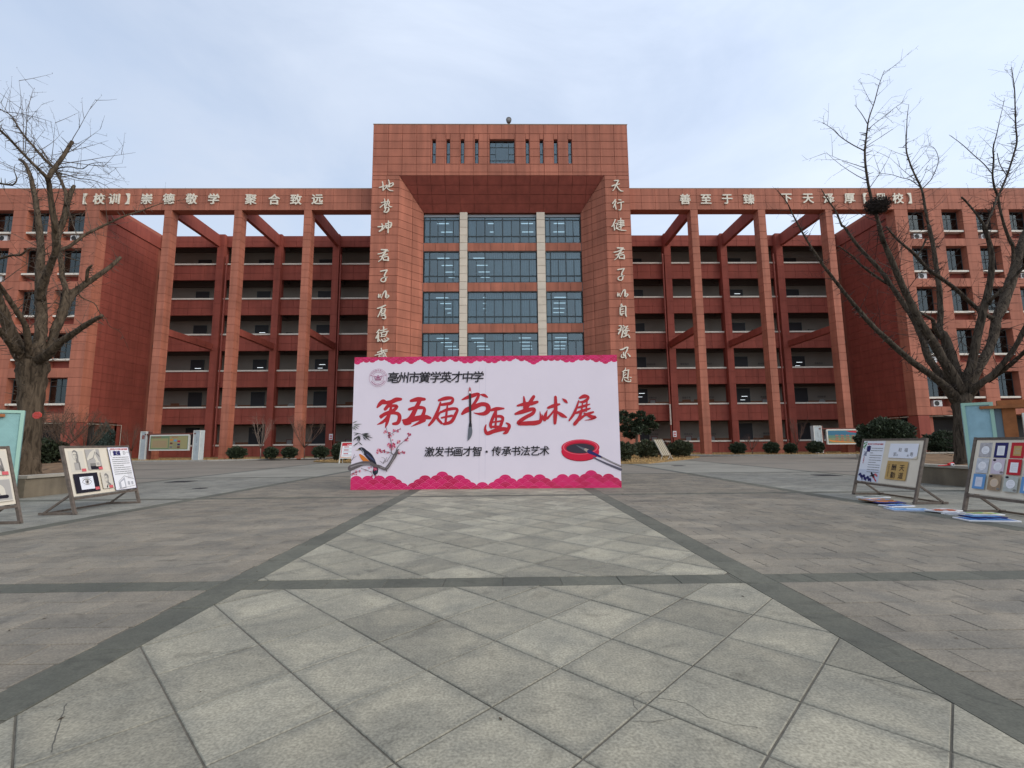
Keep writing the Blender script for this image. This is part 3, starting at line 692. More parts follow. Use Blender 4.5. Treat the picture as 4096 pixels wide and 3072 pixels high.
# slit windows and the square one
for i, (a, b, c, d) in enumerate(HOLES):
    f = MB(); w = .05
    f.box(a, a+w, TY+.30, TY+.38, c, d); f.box(b-w, b, TY+.30, TY+.38, c, d); f.box(a+w, b-w, TY+.301, TY+.379, c, c+w); f.box(a+w, b-w, TY+.301, TY+.379, d-w, d)
    if b-a < 1: 
        f.box(a+w, b-w, TY+.30, TY+.38, 30.02-.03, 30.02+.03); fr = f.build('window', M_FRAME, tower)
        for z0, z1 in ((c+w, 29.99), (30.05, d-w)): lobj('pane', pmesh('pane', b-a-2*w, z1-z0, .012, M_GLASS), fr, ((a+b)/2, TY+.34, (z0+z1)/2))
    else:
        xs = [a+w, a+.62, 0.035, b-.62, b-w]; zs = [c+w, c+.46, c+1.12, d-.68, d-w]
        for x in xs[1:-1]:
            f.box(x-.025, x+.025, TY+.295, TY+.375, c+w, zs[1]-.025)
            if x != xs[2]: f.box(x-.025, x+.025, TY+.295, TY+.375, zs[1]+.025, zs[3]-.025)
            f.box(x-.025, x+.025, TY+.295, TY+.375, zs[3]+.025, d-w)
        for z in (zs[1], zs[3]): f.box(a+w, b-w, TY+.302, TY+.37, z-.025, z+.025)
        f.box(a+w, a+.595, TY+.302, TY+.37, zs[2]-.02, zs[2]+.02); f.box(b-.595, b-w, TY+.302, TY+.37, zs[2]-.02, zs[2]+.02)
        fr = f.build('window', M_FRAME, tower)
        def pn(x0, x1, z0, z1, m=M_GLASS): lobj('pane', pmesh('pane', x1-x0-.04, z1-z0-.04, .012, m), fr, ((x0+x1)/2, TY+.34, (z0+z1)/2))
        for x0, x1 in zip(xs, xs[1:]): pn(x0, x1, zs[0], zs[1]); pn(x0, x1, zs[3], zs[4])
        pn(xs[1], xs[3], zs[1], zs[3])
        for x0, x1 in ((xs[0], xs[1]), (xs[3], xs[4])): pn(x0, x1, zs[1], zs[2]); pn(x0, x1, zs[2], zs[3])
flush_stuff()

# roof loudspeaker
t = thing('roof_loudspeaker', 'small round grey loudspeaker on the roof edge of the entrance tower', 'loudspeaker', (.73, 44.5, 33.1))
b = MB(); b.tube([(.73, 44.25, 33.8), (.73, 44.3, 33.8), (.73, 44.55, 33.78), (.73, 44.85, 33.76)], [.27, .28, .24, .10], 20); b.build('horn', mat('dark_grey_metal', (.10, .095, .09), .6), t, smooth=False)
b = MB(); b.tube([(.73, 44.22, 33.8), (.73, 44.26, 33.8)], [.13, .2], 16); b.build('grille', mat('grey_grille', (.22, .21, .20), .6), t)
MB().bar((.73, 44.55, 33.06), (.73, 44.55, 33.6), .05).bar((.45, 44.55, 33.1), (1.0, 44.55, 33.1), .04).build('bracket', mat('dark_grey_metal', (.10, .095, .09), .6), t)

# ================================================================== CORRIDOR WINGS (rear, set back) and colonnades
YP, YR = 53.5, 53.0
FZ = [(1.43, 3.66), (5.66, 7.82), (9.78, 11.98), (13.98, 16.16), (18.18, 20.34), (22.32, 24.34)]   # openings (sill top, head)
DOORX_L = [-35.9, -28.9, -22.0, -15.1]; 
def wing(sg):
    w = thing('corridor_wing', ('red open corridor wing between the entrance tower and the left block' if sg < 0 else 'red open corridor wing between the entrance tower and the right block'), 'building', (sg*26, 53, 0), 'corridor wings set back behind the colonnades')
    XA, XB = 12.7, 40.0
    def X(a, b): return (a, b) if sg > 0 else (-b, -a)
    piers = [(18.96, 19.72), (25.64, 26.38), (32.2, 33.0)]
    spans = [(12.7, 18.96), (19.72, 25.64), (26.38, 32.2), (33.0, 39.35)]
    # storey bands: parapet + sill
    zs = [0.0] + [f[0] for f in FZ]; hd = [None] + [f[1] for f in FZ]
    bk = MB()
    for k in range(7):
        z0 = .0 if k == 0 else FZ[k-1][1]; z1 = FZ[k][0]-.17 if k < 6 else 25.70
        for a, b in spans:
            bk.box(*X(a, b), YP+.05, YP+.22, z0, z1)
            n = max(1, round((b-a)/1.6))
            for i in range(n):
                c, d = X(a+(b-a)*i/n, a+(b-a)*(i+1)/n); zm = z0+(z1-z0)*.46
                if k in (0,): panel(w, c, d, z0, z1, YP, M_RED, g=.022, t=.05, name='parapet_panel')
                else:
                    panel(w, c, d, z0, zm, YP, M_RED, g=.022, name='parapet_panel'); panel(w, c, d, zm, z1, YP, M_RED, g=.022, name='parapet_panel')
            if k < 6:
                c, d = X(a, b); MB().box(c+.01, d-.01, YP-.10, YP+.30, z1+.0, z1+.17).build('sill', M_SILL, w)
    bk.box(*X(XA, XB), YP+.05, YP+.3, 25.66, 25.70)
    bk.build('parapet_backing', M_REDB, w)
    for (a, b) in piers:
        c, d = X(a, b); MB().box(c+.03, d-.03, YR+.03, YP+.6, 0, 25.67).build('pier_core', M_REDB, w)
        z = 25.7; 
        while z > 0:
            z0 = max(0, z-1.38); zz = z-z0
            if zz > .1: lobj('pier_block', pmesh('pier_block', d-c, zz-.02, .56, M_RED), w, ((c+d)/2, YR+.28, (z+z0)/2))
            z -= 1.38
    # corridor floors, ceilings, back wall
    sl = MB(); cb = MB(); up_ = MB(); lo = MB()
    YB = 56.0
    for k in range(6):
        zf = FZ[k][0]-1.22 if k else .1; zc = (FZ[k+1][0]-1.22-.2) if k < 5 else 25.3
        sl.box(*X(XA, XB), YP+.23, YB+.1, zf-.2, zf)
        up_.box(*X(XA, XB), YB, YB+.1, zf+1.95-.35 if k < 3 else zf+1.35, zc-.02)
        lo.box(*X(XA, XB), YB-.02, YB+.08, zf, zf+1.598 if k < 3 else zf+1.348)
        cb.box(*X(XA, XB), YB-.32, YB-.003, zc-.62, zc-.02)
        for a, b in piers:
            cb.box(*X(a+.1, b-.1), YP+.3, YB-.33, zc-.5, zc-.02)
    sl.box(*X(XA, XB), YP+.23, 60, 25.3, 25.5)
    sl.build('floor_slab', M_CEIL, w); cb.build('ceiling_beam', M_CEIL, w); up_.build('upper_wall', M_WALLI, w); lo.build('wainscot', M_WAIN, w)
    # doors (with a lit classroom glimpsed through some)
    dx = [36.15, 29.0, 22.4, 15.6] if sg < 0 else [17.0-.7+.0, 23.2, 28.65, 35.0]
    dx = [36.2, 28.9, 21.6, 15.0] if sg < 0 else [16.35, 28.65, 35.6]
    rnd = random.Random(11+sg)
    for k in range(6):
        zf = FZ[k][0]-1.22 if k else .1; dh = 2.35 if k < 5 else 2.2
        for x in dx:
            c = sg*x; zt = zf+2.95 if k else zf+3.0; zt = FZ[k][1] - (.33 if k < 2 else .62)
            d = MB().box(c-.72, c+.72, YB-.07, YB-.025, zf, zt).build('door', M_DOOR, w)
            MB().box(c-.78, c-.72, YB-.09, YB-.024, zf, zt+.06).box(c+.72, c+.78, YB-.09, YB-.024, zf, zt+.06).box(c-.72, c+.72, YB-.09, YB-.024, zt, zt+.06).build('door_frame', M_FRAME, d)
            if (k in (3, 2, 1) and rnd.random() < .4) or (k in (0, 4) and rnd.random() < .12):
                b = MB(); zz = rnd.uniform(.45, 1.0); b.box(c-.25, c+.45, YB-.082, YB-.072, zt-zz, zt-zz+.035)
                if rnd.random() < .7: b.box(c-.42, c+.15, YB-.082, YB-.072, zt-zz-.42, zt-zz-.39)
                b.build('light_tube', M_TUBE, d)
            if k in (3, 4) and rnd.random() < .8:
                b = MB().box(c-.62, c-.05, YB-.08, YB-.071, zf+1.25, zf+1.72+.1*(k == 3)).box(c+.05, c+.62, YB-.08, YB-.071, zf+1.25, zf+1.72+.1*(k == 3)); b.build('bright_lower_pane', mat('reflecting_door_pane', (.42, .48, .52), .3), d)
    # wall notices and painted wall lines
    pr = Print((0, YB-.025, 0), (1, 0, 0), (0, 0, 1), w, step=.0006, base=.002)
    BR = mat('notice_frame', (.16, .03, .03), .6); GW = mat('grey_notice', (.30, .30, .28), .8); DK = mat('dark_wall_lettering', (.07, .065, .06), .8); RN = mat('red_notice_board', (.30, .02, .03), .7)
    phr = ['勤学苦练', '求真务实', '尊师重道', '文明守纪', '自强不息', '厚德载物', '团结友爱', '博学笃行']
    for k in range(6):
        zf = FZ[k][0]-1.22 if k else .1
        for bi, (a, b) in enumerate(spans):
            cs = [sg*x for x in dx]; mid = sg*(a+b)/2
            for off in (-2.3, -.9, .5, 1.9):
                x = mid+off
                pr.uid += 1
                if any(abs(x-c) < 1.35 for c in cs) or not (a+.5 < abs(x) < b-.5): continue
                q = rnd.random()
                if k <= 1:
                    if q < .45: pr.rect('notice', BR, x-.36, zf+1.22, x+.36, zf+1.62+.35*(k < 2)-.1); pr.rect('notice', GW, x-.30, zf+1.26, x+.30, zf+1.8, None)
                    elif q < .7: pr.ell('notice', GW, x, zf+1.5, .42, .3, k=6)
                    else: pr.rect('notice', M_WAIN, x-.5, zf+1.2, x+.5, zf+1.85)
                elif k == 2:
                    if q < .6: pr.rect('notice', GW, x-.28, zf+1.2, x+.3, zf+1.5)
                    else: pr.rect('notice', BR, x-.4, zf+1.25, x+.4, zf+1.6)
                elif k == 3:
                    zz = zf+1.75+.2*rnd.random(); pr.stroke('painted_line', DK, [(x-.9, zz, .04), (x-.3, zz, .04), (x-.1, zz-.14, .04), (x+.5, zz-.14, .04)], smooth=False); pr.ell('painted_line', DK, x-.9, zz, .08, .08, k=10)
                elif k == 4:
                    if q < .5: pr.ell('painted_line', mat('faded_wall_drawing', (.26, .25, .23)), x, zf+1.9, .2, .26, rin=.75, k=12)
                    if q > .4: pr.rect('notice', RN, x-.6, zf+1.22, x+.5, zf+1.42)
                if k < 3 and off in (-.9, 1.9): pr.text('wall_lettering', DK, phr[(bi+k*3) % 8], x, zf+2.08 if k < 2 else zf+2.0, .26)
    pr.flush()
    # rain pipes beside the piers
    for x in (31.85, 18.75):
        c = sg*x
        p = MB().tube([(c, YR-.02+.1, 23.2), (c, YR+.08, .35)], [.085, .085], 8, True)
        for z in (4, 8.2, 12.4, 16.6, 20.8): p.box(c-.1, c+.1, YR+.0, YR+.2, z, z+.08)
        p.build('rain_pipe', M_PIPE, w)
    if sg > 0: MB().tube([(18.7, YR-.03, 5.5), (18.7, YR-.03, 3.2)], [.09, .09], 8).build('rain_pipe', M_SILL, w, label='short white length of rain pipe')
    flush_stuff()
    # small white and red notices on the piers by the tower
    c = sg*19.1; pl = MB().box(c-.2, c+.2, YR-.02, YR-.003, 1.85, 2.5).build('wall_notice', WHITE, w)
    MB().box(c-.14, c+.14, YR-.024, YR-.0205, 1.95, 2.08).box(c-.14, c+.14, YR-.024, YR-.0205, 2.2, 2.34).build('notice_print', PRED, pl)
    return w
wing(-1); wing(1)

FBZ, FTZ, FY = 24.53, 26.80, 45.0
def colonnade(sg):
    w = thing('colonnade', ('tall red frame of piers and roof beam left of the entrance tower' if sg < 0 else 'tall red frame of piers and roof beam right of the entrance tower'), 'colonnade', (sg*26, 45, 0), 'colonnades in front of the corridor wings')
    def X(a, b): return (a, b) if sg > 0 else (-b, -a)
    a, b = X(12.7, 39.8)
    MB().box(a, b, FY+.05, FY+1.0, FBZ+.02, FTZ-.02).box(a, b, FY+.02, FY+1.04, FBZ, FBZ+.02).build('beam_core', M_CLADB, w)
    MB().box(a, b, FY-.01, FY+1.06, FTZ-.02, FTZ+.04).build('coping', mat('pale_coping', (.34, .27, .20), .8), w)
    MB().box(a, b, FY+1.0, FY+1.05, FBZ+.02, FTZ-.02).build('beam_back', M_CLAD, w)
    xs = frange(12.64, 39.8, 1.408)
    for c, d in zip(xs, xs[1:]):
        for k in range(3):
            p, q = X(c, d); panel(w, p, q, FBZ+k*.757, FBZ+(k+1)*.757, FY, M_CLAD, g=.022)
    for (c, d) in ((12.10, 12.84), (18.98, 19.71), (25.85, 26.58), (32.72, 33.44)):
        p, q = X(c, d); MB().box(p+.03, q-.03, FY+.03, FY+.93, 0, FBZ).build('pier_core', M_CLADB, w)
        z = FBZ
        while z > 0:
            z0 = max(0, z-.776)
            if z-z0 > .1: lobj('pier_block', pmesh('pier_block', q-p, z-z0-.03, .96, M_CLAD), w, ((p+q)/2, FY+.48+.002, (z+z0)/2))
            z -= .776
        if c > 13:
            for (z0, z1, nm) in ((24.30, 25.62, 'roof_tie_beam'), (12.06, 12.72, 'mid_tie_beam')):
                c2, d2 = X(c+.02, c+.42) if True else 0
                m0 = M_RED; MB().box(c2, d2, FY+.97 if z1 < FBZ else FY+1.06, 53.0, z0 if z0 < 20 else 24.22, z1 if z1 < FBZ else 25.58).build(nm, m0, w)
    flush_stuff(); return w
colonnade(-1); colonnade(1)

# ================================================================== END BLOCKS
ac_me = {}
def ac_unit(x, y, z, label, rot=0):
    t = thing('air_conditioner', label, 'air conditioner', (x, y, z), 'air conditioner units on the window ledges')
    MB().box(x-.42, x+.42, y, y+.32, z+.04, z+.62).build('casing', M_AC, t)
    MB().tube([(x-.10, y-.012, z+.33), (x-.10, y-.002, z+.33)], [.24, .24], 18).build('fan_grille', M_BLACK, t)
    MB().box(x-.32, x-.26, y+.02, y+.3, z, z+.04).box(x+.26, x+.32, y+.02, y+.3, z, z+.04).build('foot', M_BLACK, t)
WR = [(22.33, 24.51, 21.42), (18.12, 20.63, 17.26), (13.92, 16.40, 13.01), (9.67, 12.16, 8.76), (5.41, 7.84, 4.45)]   # ledge, head, recess floor
def block(sg):
    w = thing('end_block', ('red left end block with rows of deep square windows behind the left bare tree' if sg < 0 else 'red right end block with rows of deep square windows behind the right bare tree'), 'building', (sg*48, 45, 0), 'end blocks of the school')
    def X(a, b): return (a, b) if sg > 0 else (-b, -a)
    XE = 56.0; cols = [(41.15+3.49*i, 43.28+3.49*i) for i in range(4)]
    cp = MB(); 
    p, q = X(39.8, XE); MB().box(p, q, FY-.01, FY+1.3, FTZ-.02, FTZ+.04).build('coping', mat('pale_coping', (.34, .27, .20), .8), w)
    mull = [(39.8, 41.15)] + [(cols[i][1], cols[i+1][0]) for i in range(3)] + [(cols[3][1], XE)]
    bk = MB(); bk.box(*X(39.85, XE), FY+.05, FY+1.25, FBZ, FTZ-.02)
    for (a, b) in mull: bk.box(*X(a+.03, b-.03), FY+.04, FY+1.15, 3.63, FBZ)
    sp = [(20.63, 21.42), (16.40, 17.26), (12.16, 13.01), (7.84, 8.76), (3.63, 4.45)]
    for (z0, z1) in sp:
        for (a, b) in cols: bk.box(*X(a-.02, b+.02), FY+.05, FY+1.15, z0+.01, z1-.01)
    bk.box(*X(40.4, 41.6), FY+.4, FY+1.1, 0, 3.63)
    bk.build('wall_backing', M_CLADB, w)
    # side wall to the court + body
    bd = MB(); bd.box(*X(40.4, XE), FY+3.0, 60, 0, FTZ-.6) 
    bd2 = MB(); sx = sg*40.05
    bd2.box(*X(40.10, 40.3), FY+1.05, 46.5, 0, 25.4); bd2.box(*X(40.10, 40.3), 49.9, 62, 0, 25.4); bd2.box(*X(40.10, 40.3), 46.5, 49.9, 3.7, 25.4)
    bd2.box(*X(40.9, 41.0), 46.4, 50, 0, 3.8); bd2.box(*X(40.1, 41), 49.9, 50, 0, 3.7)
    bd2.build('side_wall_backing', M_CLADB, w)
    # fascia
    xs = frange(39.8, XE, 1.408)
    for c, d in zip(xs, xs[1:]):
        for k in range(3): p, q = X(c, d); panel(w, p, q, FBZ+k*.757, FBZ+(k+1)*.757, FY, M_CLAD, g=.022, cap=60)
    zc = frange(3.63, FBZ, .8155)
    zc = sorted(set([3.63, 4.45] + [round(v_, 3) for (a_, b_) in sp for v_ in (a_, b_)] + [5.3, 6.15, 7.0, 9.6, 10.45, 11.3, 13.86, 14.7, 15.55, 18.1, 18.95, 19.8, 22.2, 22.98, 23.75, FBZ]))
    for (a, b) in mull[:4]:
        for z0, z1 in zip(zc, zc[1:]): p, q = X(a, b); lobj('pier_block', pmesh('pier_block', q-p, z1-z0-.022, 1.1, M_CLAD), w, ((p+q)/2, FY+.55, (z0+z1)/2))
    a, b = mull[4]; p, q = X(a, b); MB().box(p, q, FY, FY+.05, 3.63, FBZ).build('end_wall', M_CLAD, w)
    for (z0, z1) in sp:
        for (a, b) in cols:
            m_ = (a+b)/2
            for c, d in ((a, m_), (m_, b)): p, q = X(c, d); panel(w, p, q, z0, z1, FY+.003, M_CLAD, g=.02, name='spandrel_panel')
    # windows in their recesses
    rnd = random.Random(21+sg); gi = MB(); low = MB()
    for ri, (zl, zh, zf) in enumerate(WR):
        for ci, (a, b) in enumerate(cols):
            p, q = X(a, b); yw = FY+.66
            MB().box(p+.01, q-.01, FY+.06, FY+.62, zl-.18, zl).build('ledge', M_SILL, w)
            MB().box(p-.05, q+.05, yw-.01, yw+.1, zf-.05, zl-.1).build('recess_wall', M_RED, w)
            f = MB(); f.box(p, p+.06, yw-.03, yw+.03, zl, zh); f.box(q-.06, q, yw-.03, yw+.03, zl, zh); f.box(p+.06, q-.06, yw-.029, yw+.029, zh-.06, zh); f.box(p+.06, q-.06, yw-.029, yw+.029, zl, zl+.06)
            zm = zh-.75; f.box(p+.06, q-.06, yw-.03, yw+.03, zm-.03, zm+.03); xm = (p+q)/2; f.box(xm-.03, xm+.03, yw-.035, yw+.028, zl+.06, zm-.03); f.box(xm-.03, xm+.03, yw-.035, yw+.028, zm+.03, zh-.06)
            fr = f.build('window', M_FRAME, w)
            for (x0, x1) in ((p+.06, xm-.03), (xm+.03, q-.06)):
                for (z0, z1) in ((zl+.06, zm-.03), (zm+.03, zh-.06)):
                    lobj('pane', pmesh('pane', x1-x0, z1-z0, .01, M_GLASSD), fr, ((x0+x1)/2, yw, (z0+z1)/2))
            # guard rail inside the glass; pale sheet imitating reflection in its inner half
            rl = MB(); 
            for i in range(11): xx = p+.1+(q-p-.2)*i/10; rl.box(xx-.012, xx+.012, yw+.10, yw+.124, zl+.1, zl+1.15)
            rl.box(p+.06, q-.06, yw+.095, yw+.13, zl+1.15, zl+1.19); rl.box(p+.06, q-.06, yw+.095, yw+.13, zl+.62, zl+.65); rl.build('guard_rail', M_FRAME, fr)
            if rnd.random() < (.85 if ri < 3 else .3):
                x0, x1 = (p+.12, xm-.1) if sg > 0 else (xm+.1, q-.12)
                MB().box(x0, x1, yw+.14, yw+.15, zl+.1, zh-.25).build('curtain_or_reflection', mat('pale_reflection_sheet', (.60, .66, .70), .9), fr)
            if rnd.random() < .45:
                xx = xm+rnd.uniform(-.4, .4); MB().box(xx-.35, xx+.35, yw+.3, yw+.34, zh-1.0, zh-.95).box(xx-.3, xx+.3, yw+.3, yw+.34, zh-1.45, zh-1.41).build('light_tube', M_TUBE, fr)
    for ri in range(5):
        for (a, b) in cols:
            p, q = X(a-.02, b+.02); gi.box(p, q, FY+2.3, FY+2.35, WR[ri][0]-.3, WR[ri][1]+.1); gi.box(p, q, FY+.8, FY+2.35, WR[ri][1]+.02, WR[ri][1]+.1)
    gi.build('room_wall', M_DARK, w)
    # porch at the ground storey
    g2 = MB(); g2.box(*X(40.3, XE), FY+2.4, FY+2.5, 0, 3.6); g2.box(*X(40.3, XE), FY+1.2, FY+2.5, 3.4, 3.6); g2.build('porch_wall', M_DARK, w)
    MB().box(*X(39.85, 40.95), FY+.02, FY+1.1, 0, 3.6).build('corner_pier', M_RED, w)
    MB().box(*X(46, 46.8), FY+.3, FY+1.1, 0, 3.6).build('porch_pier', M_RED, w)
    # side wall panels
    ys = frange(46.07, 53.5, 1.4); zs = frange(3.7, 24.2, .8155)
    for y0, y1 in zip(ys, ys[1:]):
        for z0, z1 in zip(zs, zs[1:]): xpanel(w, sx, y0, y1, z0, z1, -sg, M_RED, g=.02, name='side_cladding_panel')
    for y0, y1 in ((46.07, 46.5), (49.9, 51.3), (51.3, 52.7), (52.7, 53.5)):
        for z0, z1 in ((0, .8), (.8, 1.6), (1.6, 2.3), (2.3, 3.0), (3.0, 3.7)): xpanel(w, sx, y0, y1, z0, z1, -sg, M_RED, g=.02, name='side_cladding_panel')
    p, q = X(39.95, 40.35); MB().box(p, q, FY+1.06, 54, 24.22, 25.58).build('wall_head_beam', M_RED, w)
    MB().box(*X(40.82, 40.86), 46.6, 49.8, 1.5, 3.6).build('ground_window', M_GLASSD, w)
    bd.build('rear_body', M_CLADB, w)
    # pale gas pipe round the corner
    c = sg*39.93
    MB().tube([(c, 45.5, 3.52), (c, 50.3, 3.52), (c, 50.3, .3)], [.035]*3, 6).tube([(c, 45.5, 3.52), (sg*43.5, 44.96, 3.56)], [.035]*2, 6).build('gas_pipe', M_PIPEW, w)
    flush_stuff(); return w
block(-1); block(1)
for (sg, ri, ci, lb) in ((-1, 0, 0, 'white air conditioner under the top window nearest the left courtyard corner'), (-1, 0, 2, 'white air conditioner under a top floor window at the far left edge'), (-1, 1, 2, 'white air conditioner one floor down at the far left edge'),
                         (1, 0, 0, 'white air conditioner under the top window nearest the right courtyard corner'), (1, 0, 2, 'white air conditioner under the third top floor window of the right block'), (1, 1, 0, 'white air conditioner under the second highest window at the right courtyard corner'),
                         (1, 1, 3, 'white air conditioner one floor down at the far right edge'), (1, 3, 0, 'white air conditioner behind the limbs of the right bare tree'), (1, 4, 0, 'white air conditioner under the lowest right block window beside the tree fork')):
    x = sg*(41.15+3.49*ci+1.0-.25*sg*0); ac_unit(x, FY+.25, WR[ri][2], lb)
ac_unit(13.15, 46.2, .1, 'white air conditioner on the ground behind the shrubs right of the tower')

# ================================================================== WALL LETTERING
def lettering(label, chars, y, size, bold=.018, shear=0, group=None, sxs=None):
    t = thing('metal_lettering', label, 'sign lettering', (chars[0][1], y, chars[0][2]), group)
    for ch, x, z in chars:
        me0 = glyph(ch, bold, shear, .045)
        key = ('L', ch, bold, shear, size)
        if key not in GC:
            me = me0.copy(); xs = [v_.co.x for v_ in me.vertices]; ys_ = [v_.co.y for v_ in me.vertices]; mx_, my_ = (min(xs)+max(xs))/2, (min(ys_)+max(ys_))/2
            for v_ in me.vertices: v_.co = Vector(((v_.co.x-mx_)*size, -v_.co.z, (v_.co.y-my_)*size))
            me.materials.clear(); me.materials.append(M_LET); GC[key] = me; me.name = 'character'
        o = lobj('character', GC[key], t, (x, y-.06, z))
    return t
G1 = 'metal characters fixed to the school front'
zc = 25.67; zr = 25.60
lettering('pale metal characters on the roof beam left of the tower', [('【', -41.25, zc), ('校', -39.89, zc), ('训', -38.42, zc), ('】', -37.12, zc), ('崇', -35.24, zc), ('德', -33.08, zc), ('敬', -30.84, zc), ('学', -28.66, zc), ('聚', -24.98, zr), ('合', -22.68, zr), ('致', -20.53, zr), ('远', -18.42, zr)], FY, 1.16, .022, 0, G1)
lettering('pale metal characters on the roof beam right of the tower', [('善', 18.48, zr), ('至', 20.59, zr), ('于', 22.75, zr), ('臻', 24.96, zr), ('下', 28.83, zc), ('天', 31.02, zc), ('泽', 33.14, zc), ('厚', 35.28, zc), ('【', 36.9, zc), ('风', 38.55, zc), ('校', 40.25, zc), ('】', 41.45, zc)], FY, 1.16, .022, 0, G1)
def brush_char(t, ox, oy, sc, strokes):
    """one raised calligraphic character; strokes are (x, y, width) traced from the photograph"""
    pts_all = [at(ox+x/sc, oy+y/sc, TY-.06) for st in strokes for x, y, w_ in st]; c = sum(pts_all, V((0, 0, 0)))/len(pts_all); b = MB(); kw = (TY-.06)/F/sc
    for si, st in enumerate(strokes):
        P = []
        for x, y, w_ in st: p = at(ox+x/sc, oy+y/sc, TY-.06)-c; P.append((p.x, p.z, w_*kw))
        Q = []
        if len(P) > 2:
            for i in range(len(P)-1):
                p0, p1, p2, p3 = P[max(i-1, 0)], P[i], P[i+1], P[min(i+2, len(P)-1)]
                for tt in (0, .34, .67): Q.append(tuple(.5*((2*p1[k]) + (-p0[k]+p2[k])*tt + (2*p0[k]-5*p1[k]+4*p2[k]-p3[k])*tt*tt + (-p0[k]+3*p1[k]-3*p2[k]+p3[k])*tt**3) for k in range(3)))
            Q.append(P[-1])
        else: Q = P
        l_, r_ = [], []
        for i, (x, y, w_) in enumerate(Q):
            a = Q[max(i-1, 0)]; e = Q[min(i+1, len(Q)-1)]; dx, dy = e[0]-a[0], e[1]-a[1]; k = math.hypot(dx, dy) or 1; w_ = max(w_, .01)
            l_.append((x-dy/k*w_/2, y+dx/k*w_/2)); r_.append((x+dy/k*w_/2, y-dx/k*w_/2))
        f = .05+.0015*si
        for i in range(len(Q)-1): b.prism([r_[i], r_[i+1], l_[i+1], l_[i]], V((0,0,0)), V((1,0,0)), V((0,0,1)), V((0,-1,0)), -f, f)
        for (q, e) in ((Q[0], Q[1]), (Q[-1], Q[-2])):
            dx, dy = q[0]-e[0], q[1]-e[1]; k = math.hypot(dx, dy) or 1; dx /= k; dy /= k; w_ = q[2]/2
            if w_ > .02: b.prism([(q[0]+w_*(dx*math.cos(a_)-dy*math.sin(a_)), q[1]+w_*(dy*math.cos(a_)+dx*math.sin(a_))) for a_ in (R(-90), R(-30), R(30), R(90))], V((0,0,0)), V((1,0,0)), V((0,0,1)), V((0,-1,0)), -f+.001, f-.0004)
    me = b.mesh('character'); me.materials.append(M_LET); lobj('character', me, t, c)
CJ = [[(88,165,16),(150,152,18),(210,120,16),(255,118,12)], [(140,95,20),(220,100,26),(235,95,18)], [(225,105,22),(165,190,20),(140,250,16),(95,285,10)], [(210,110,16),(195,165,14)], [(115,210,14),(180,190,16),(240,165,14)], [(165,215,18),(175,255,22)], [(190,215,16),(245,205,18),(250,265,22)], [(175,262,18),(215,262,20),(255,268,16)]]
ZI_ = [[(130,438,18),(180,428,20),(235,418,16)], [(230,425,20),(200,480,20),(190,510,20),(210,540,22),(205,585,22),(185,605,16),(145,600,16),(135,572,16),(165,545,14),(235,530,10)]]
YI_ = [[(100,805,18),(100,850,26)], [(135,805,10),(120,835,12),(145,862,14)], [(148,845,10),(180,775,16),(210,750,20),(215,800,28),(212,850,26)], [(238,815,12),(260,830,22),(225,868,12)]]
LEFTC = [
 (1500, 705, [[(70,182,16),(130,165,18),(185,150,10)], [(120,90,18),(128,150,20),(130,225,18)], [(125,228,14),(165,195,14),(190,145,12)], [(186,140,12),(195,190,14),(235,225,18),(290,235,10)], [(215,60,14),(230,110,20),(222,175,20)], [(190,165,10),(245,125,16),(290,110,18),(280,145,18),(235,170,14),(205,165,10)]]),
 (1500, 705, [[(100,425,14),(165,405,16)], [(150,360,12),(160,420,18),(155,500,18)], [(82,498,14),(140,450,14),(180,435,10)], [(170,415,12),(225,400,14)], [(210,370,14),(190,450,14),(170,480,12)], [(195,395,12),(230,410,14),(215,460,16),(250,488,18),(272,485,8)], [(150,510,14),(215,500,20),(212,550,22),(185,575,18)], [(175,500,16),(160,550,18),(140,570,14),(190,578,14)]]),
 (1500, 705, [[(48,805,18),(105,800,20),(150,785,12)], [(110,755,16),(120,800,20),(105,850,22),(70,875,20)], [(75,875,18),(130,840,18),(165,790,12)], [(170,750,12),(180,810,22),(178,825,18)], [(175,760,14),(230,740,18),(262,745,20),(245,810,22),(190,825,16)], [(180,790,14),(245,775,12)], [(215,710,16),(212,800,20),(207,900,18)]]),
 (1490, 975, CJ), (1490, 975, ZI_), (1490, 975, YI_),
 (1480, 1200, [[(120,135,18),(180,115,22),(245,85,22)], [(195,110,18),(165,190,18),(125,270,12)], [(185,150,14),(225,140,14),(245,145,16),(230,205,16)], [(190,150,12),(180,210,14),(225,205,14)], [(185,180,10),(235,175,10)], [(175,235,14),(235,215,16),(220,245,14)], [(218,240,14),(250,270,18),(235,300,18),(195,290,12)], [(175,255,12),(250,240,14)]]),
 (1480, 1200, [[(150,470,18),(110,520,18)], [(140,520,20),(110,590,28),(95,605,20)], [(135,550,20),(130,655,26)], [(215,425,18),(220,500,16)], [(160,490,14),(230,475,18),(270,460,12)], [(165,525,16),(215,510,16),(295,495,14)], [(185,520,14),(185,580,20)], [(275,505,16),(240,580,18)], [(185,555,10),(255,545,10)], [(170,585,14),(250,575,14)], [(150,635,16),(165,655,14)], [(185,625,16),(210,660,24),(260,650,24),(300,620,14)], [(225,615,14),(245,630,14)], [(265,605,14),(295,612,14)]]),
 (1480, 1200, [[(120,835,18),(200,805,20),(275,795,16)], [(180,768,16),(190,830,18)], [(80,880,14),(150,858,18),(240,825,14),(275,820,10)], [(150,850,12),(140,940,14)], [(205,800,16),(235,860,16),(265,910,14)], [(165,870,12),(210,860,12),(205,930,14),(150,930,12)], [(160,895,10),(205,890,10)], [(250,850,12),(225,900,12)]]),
]
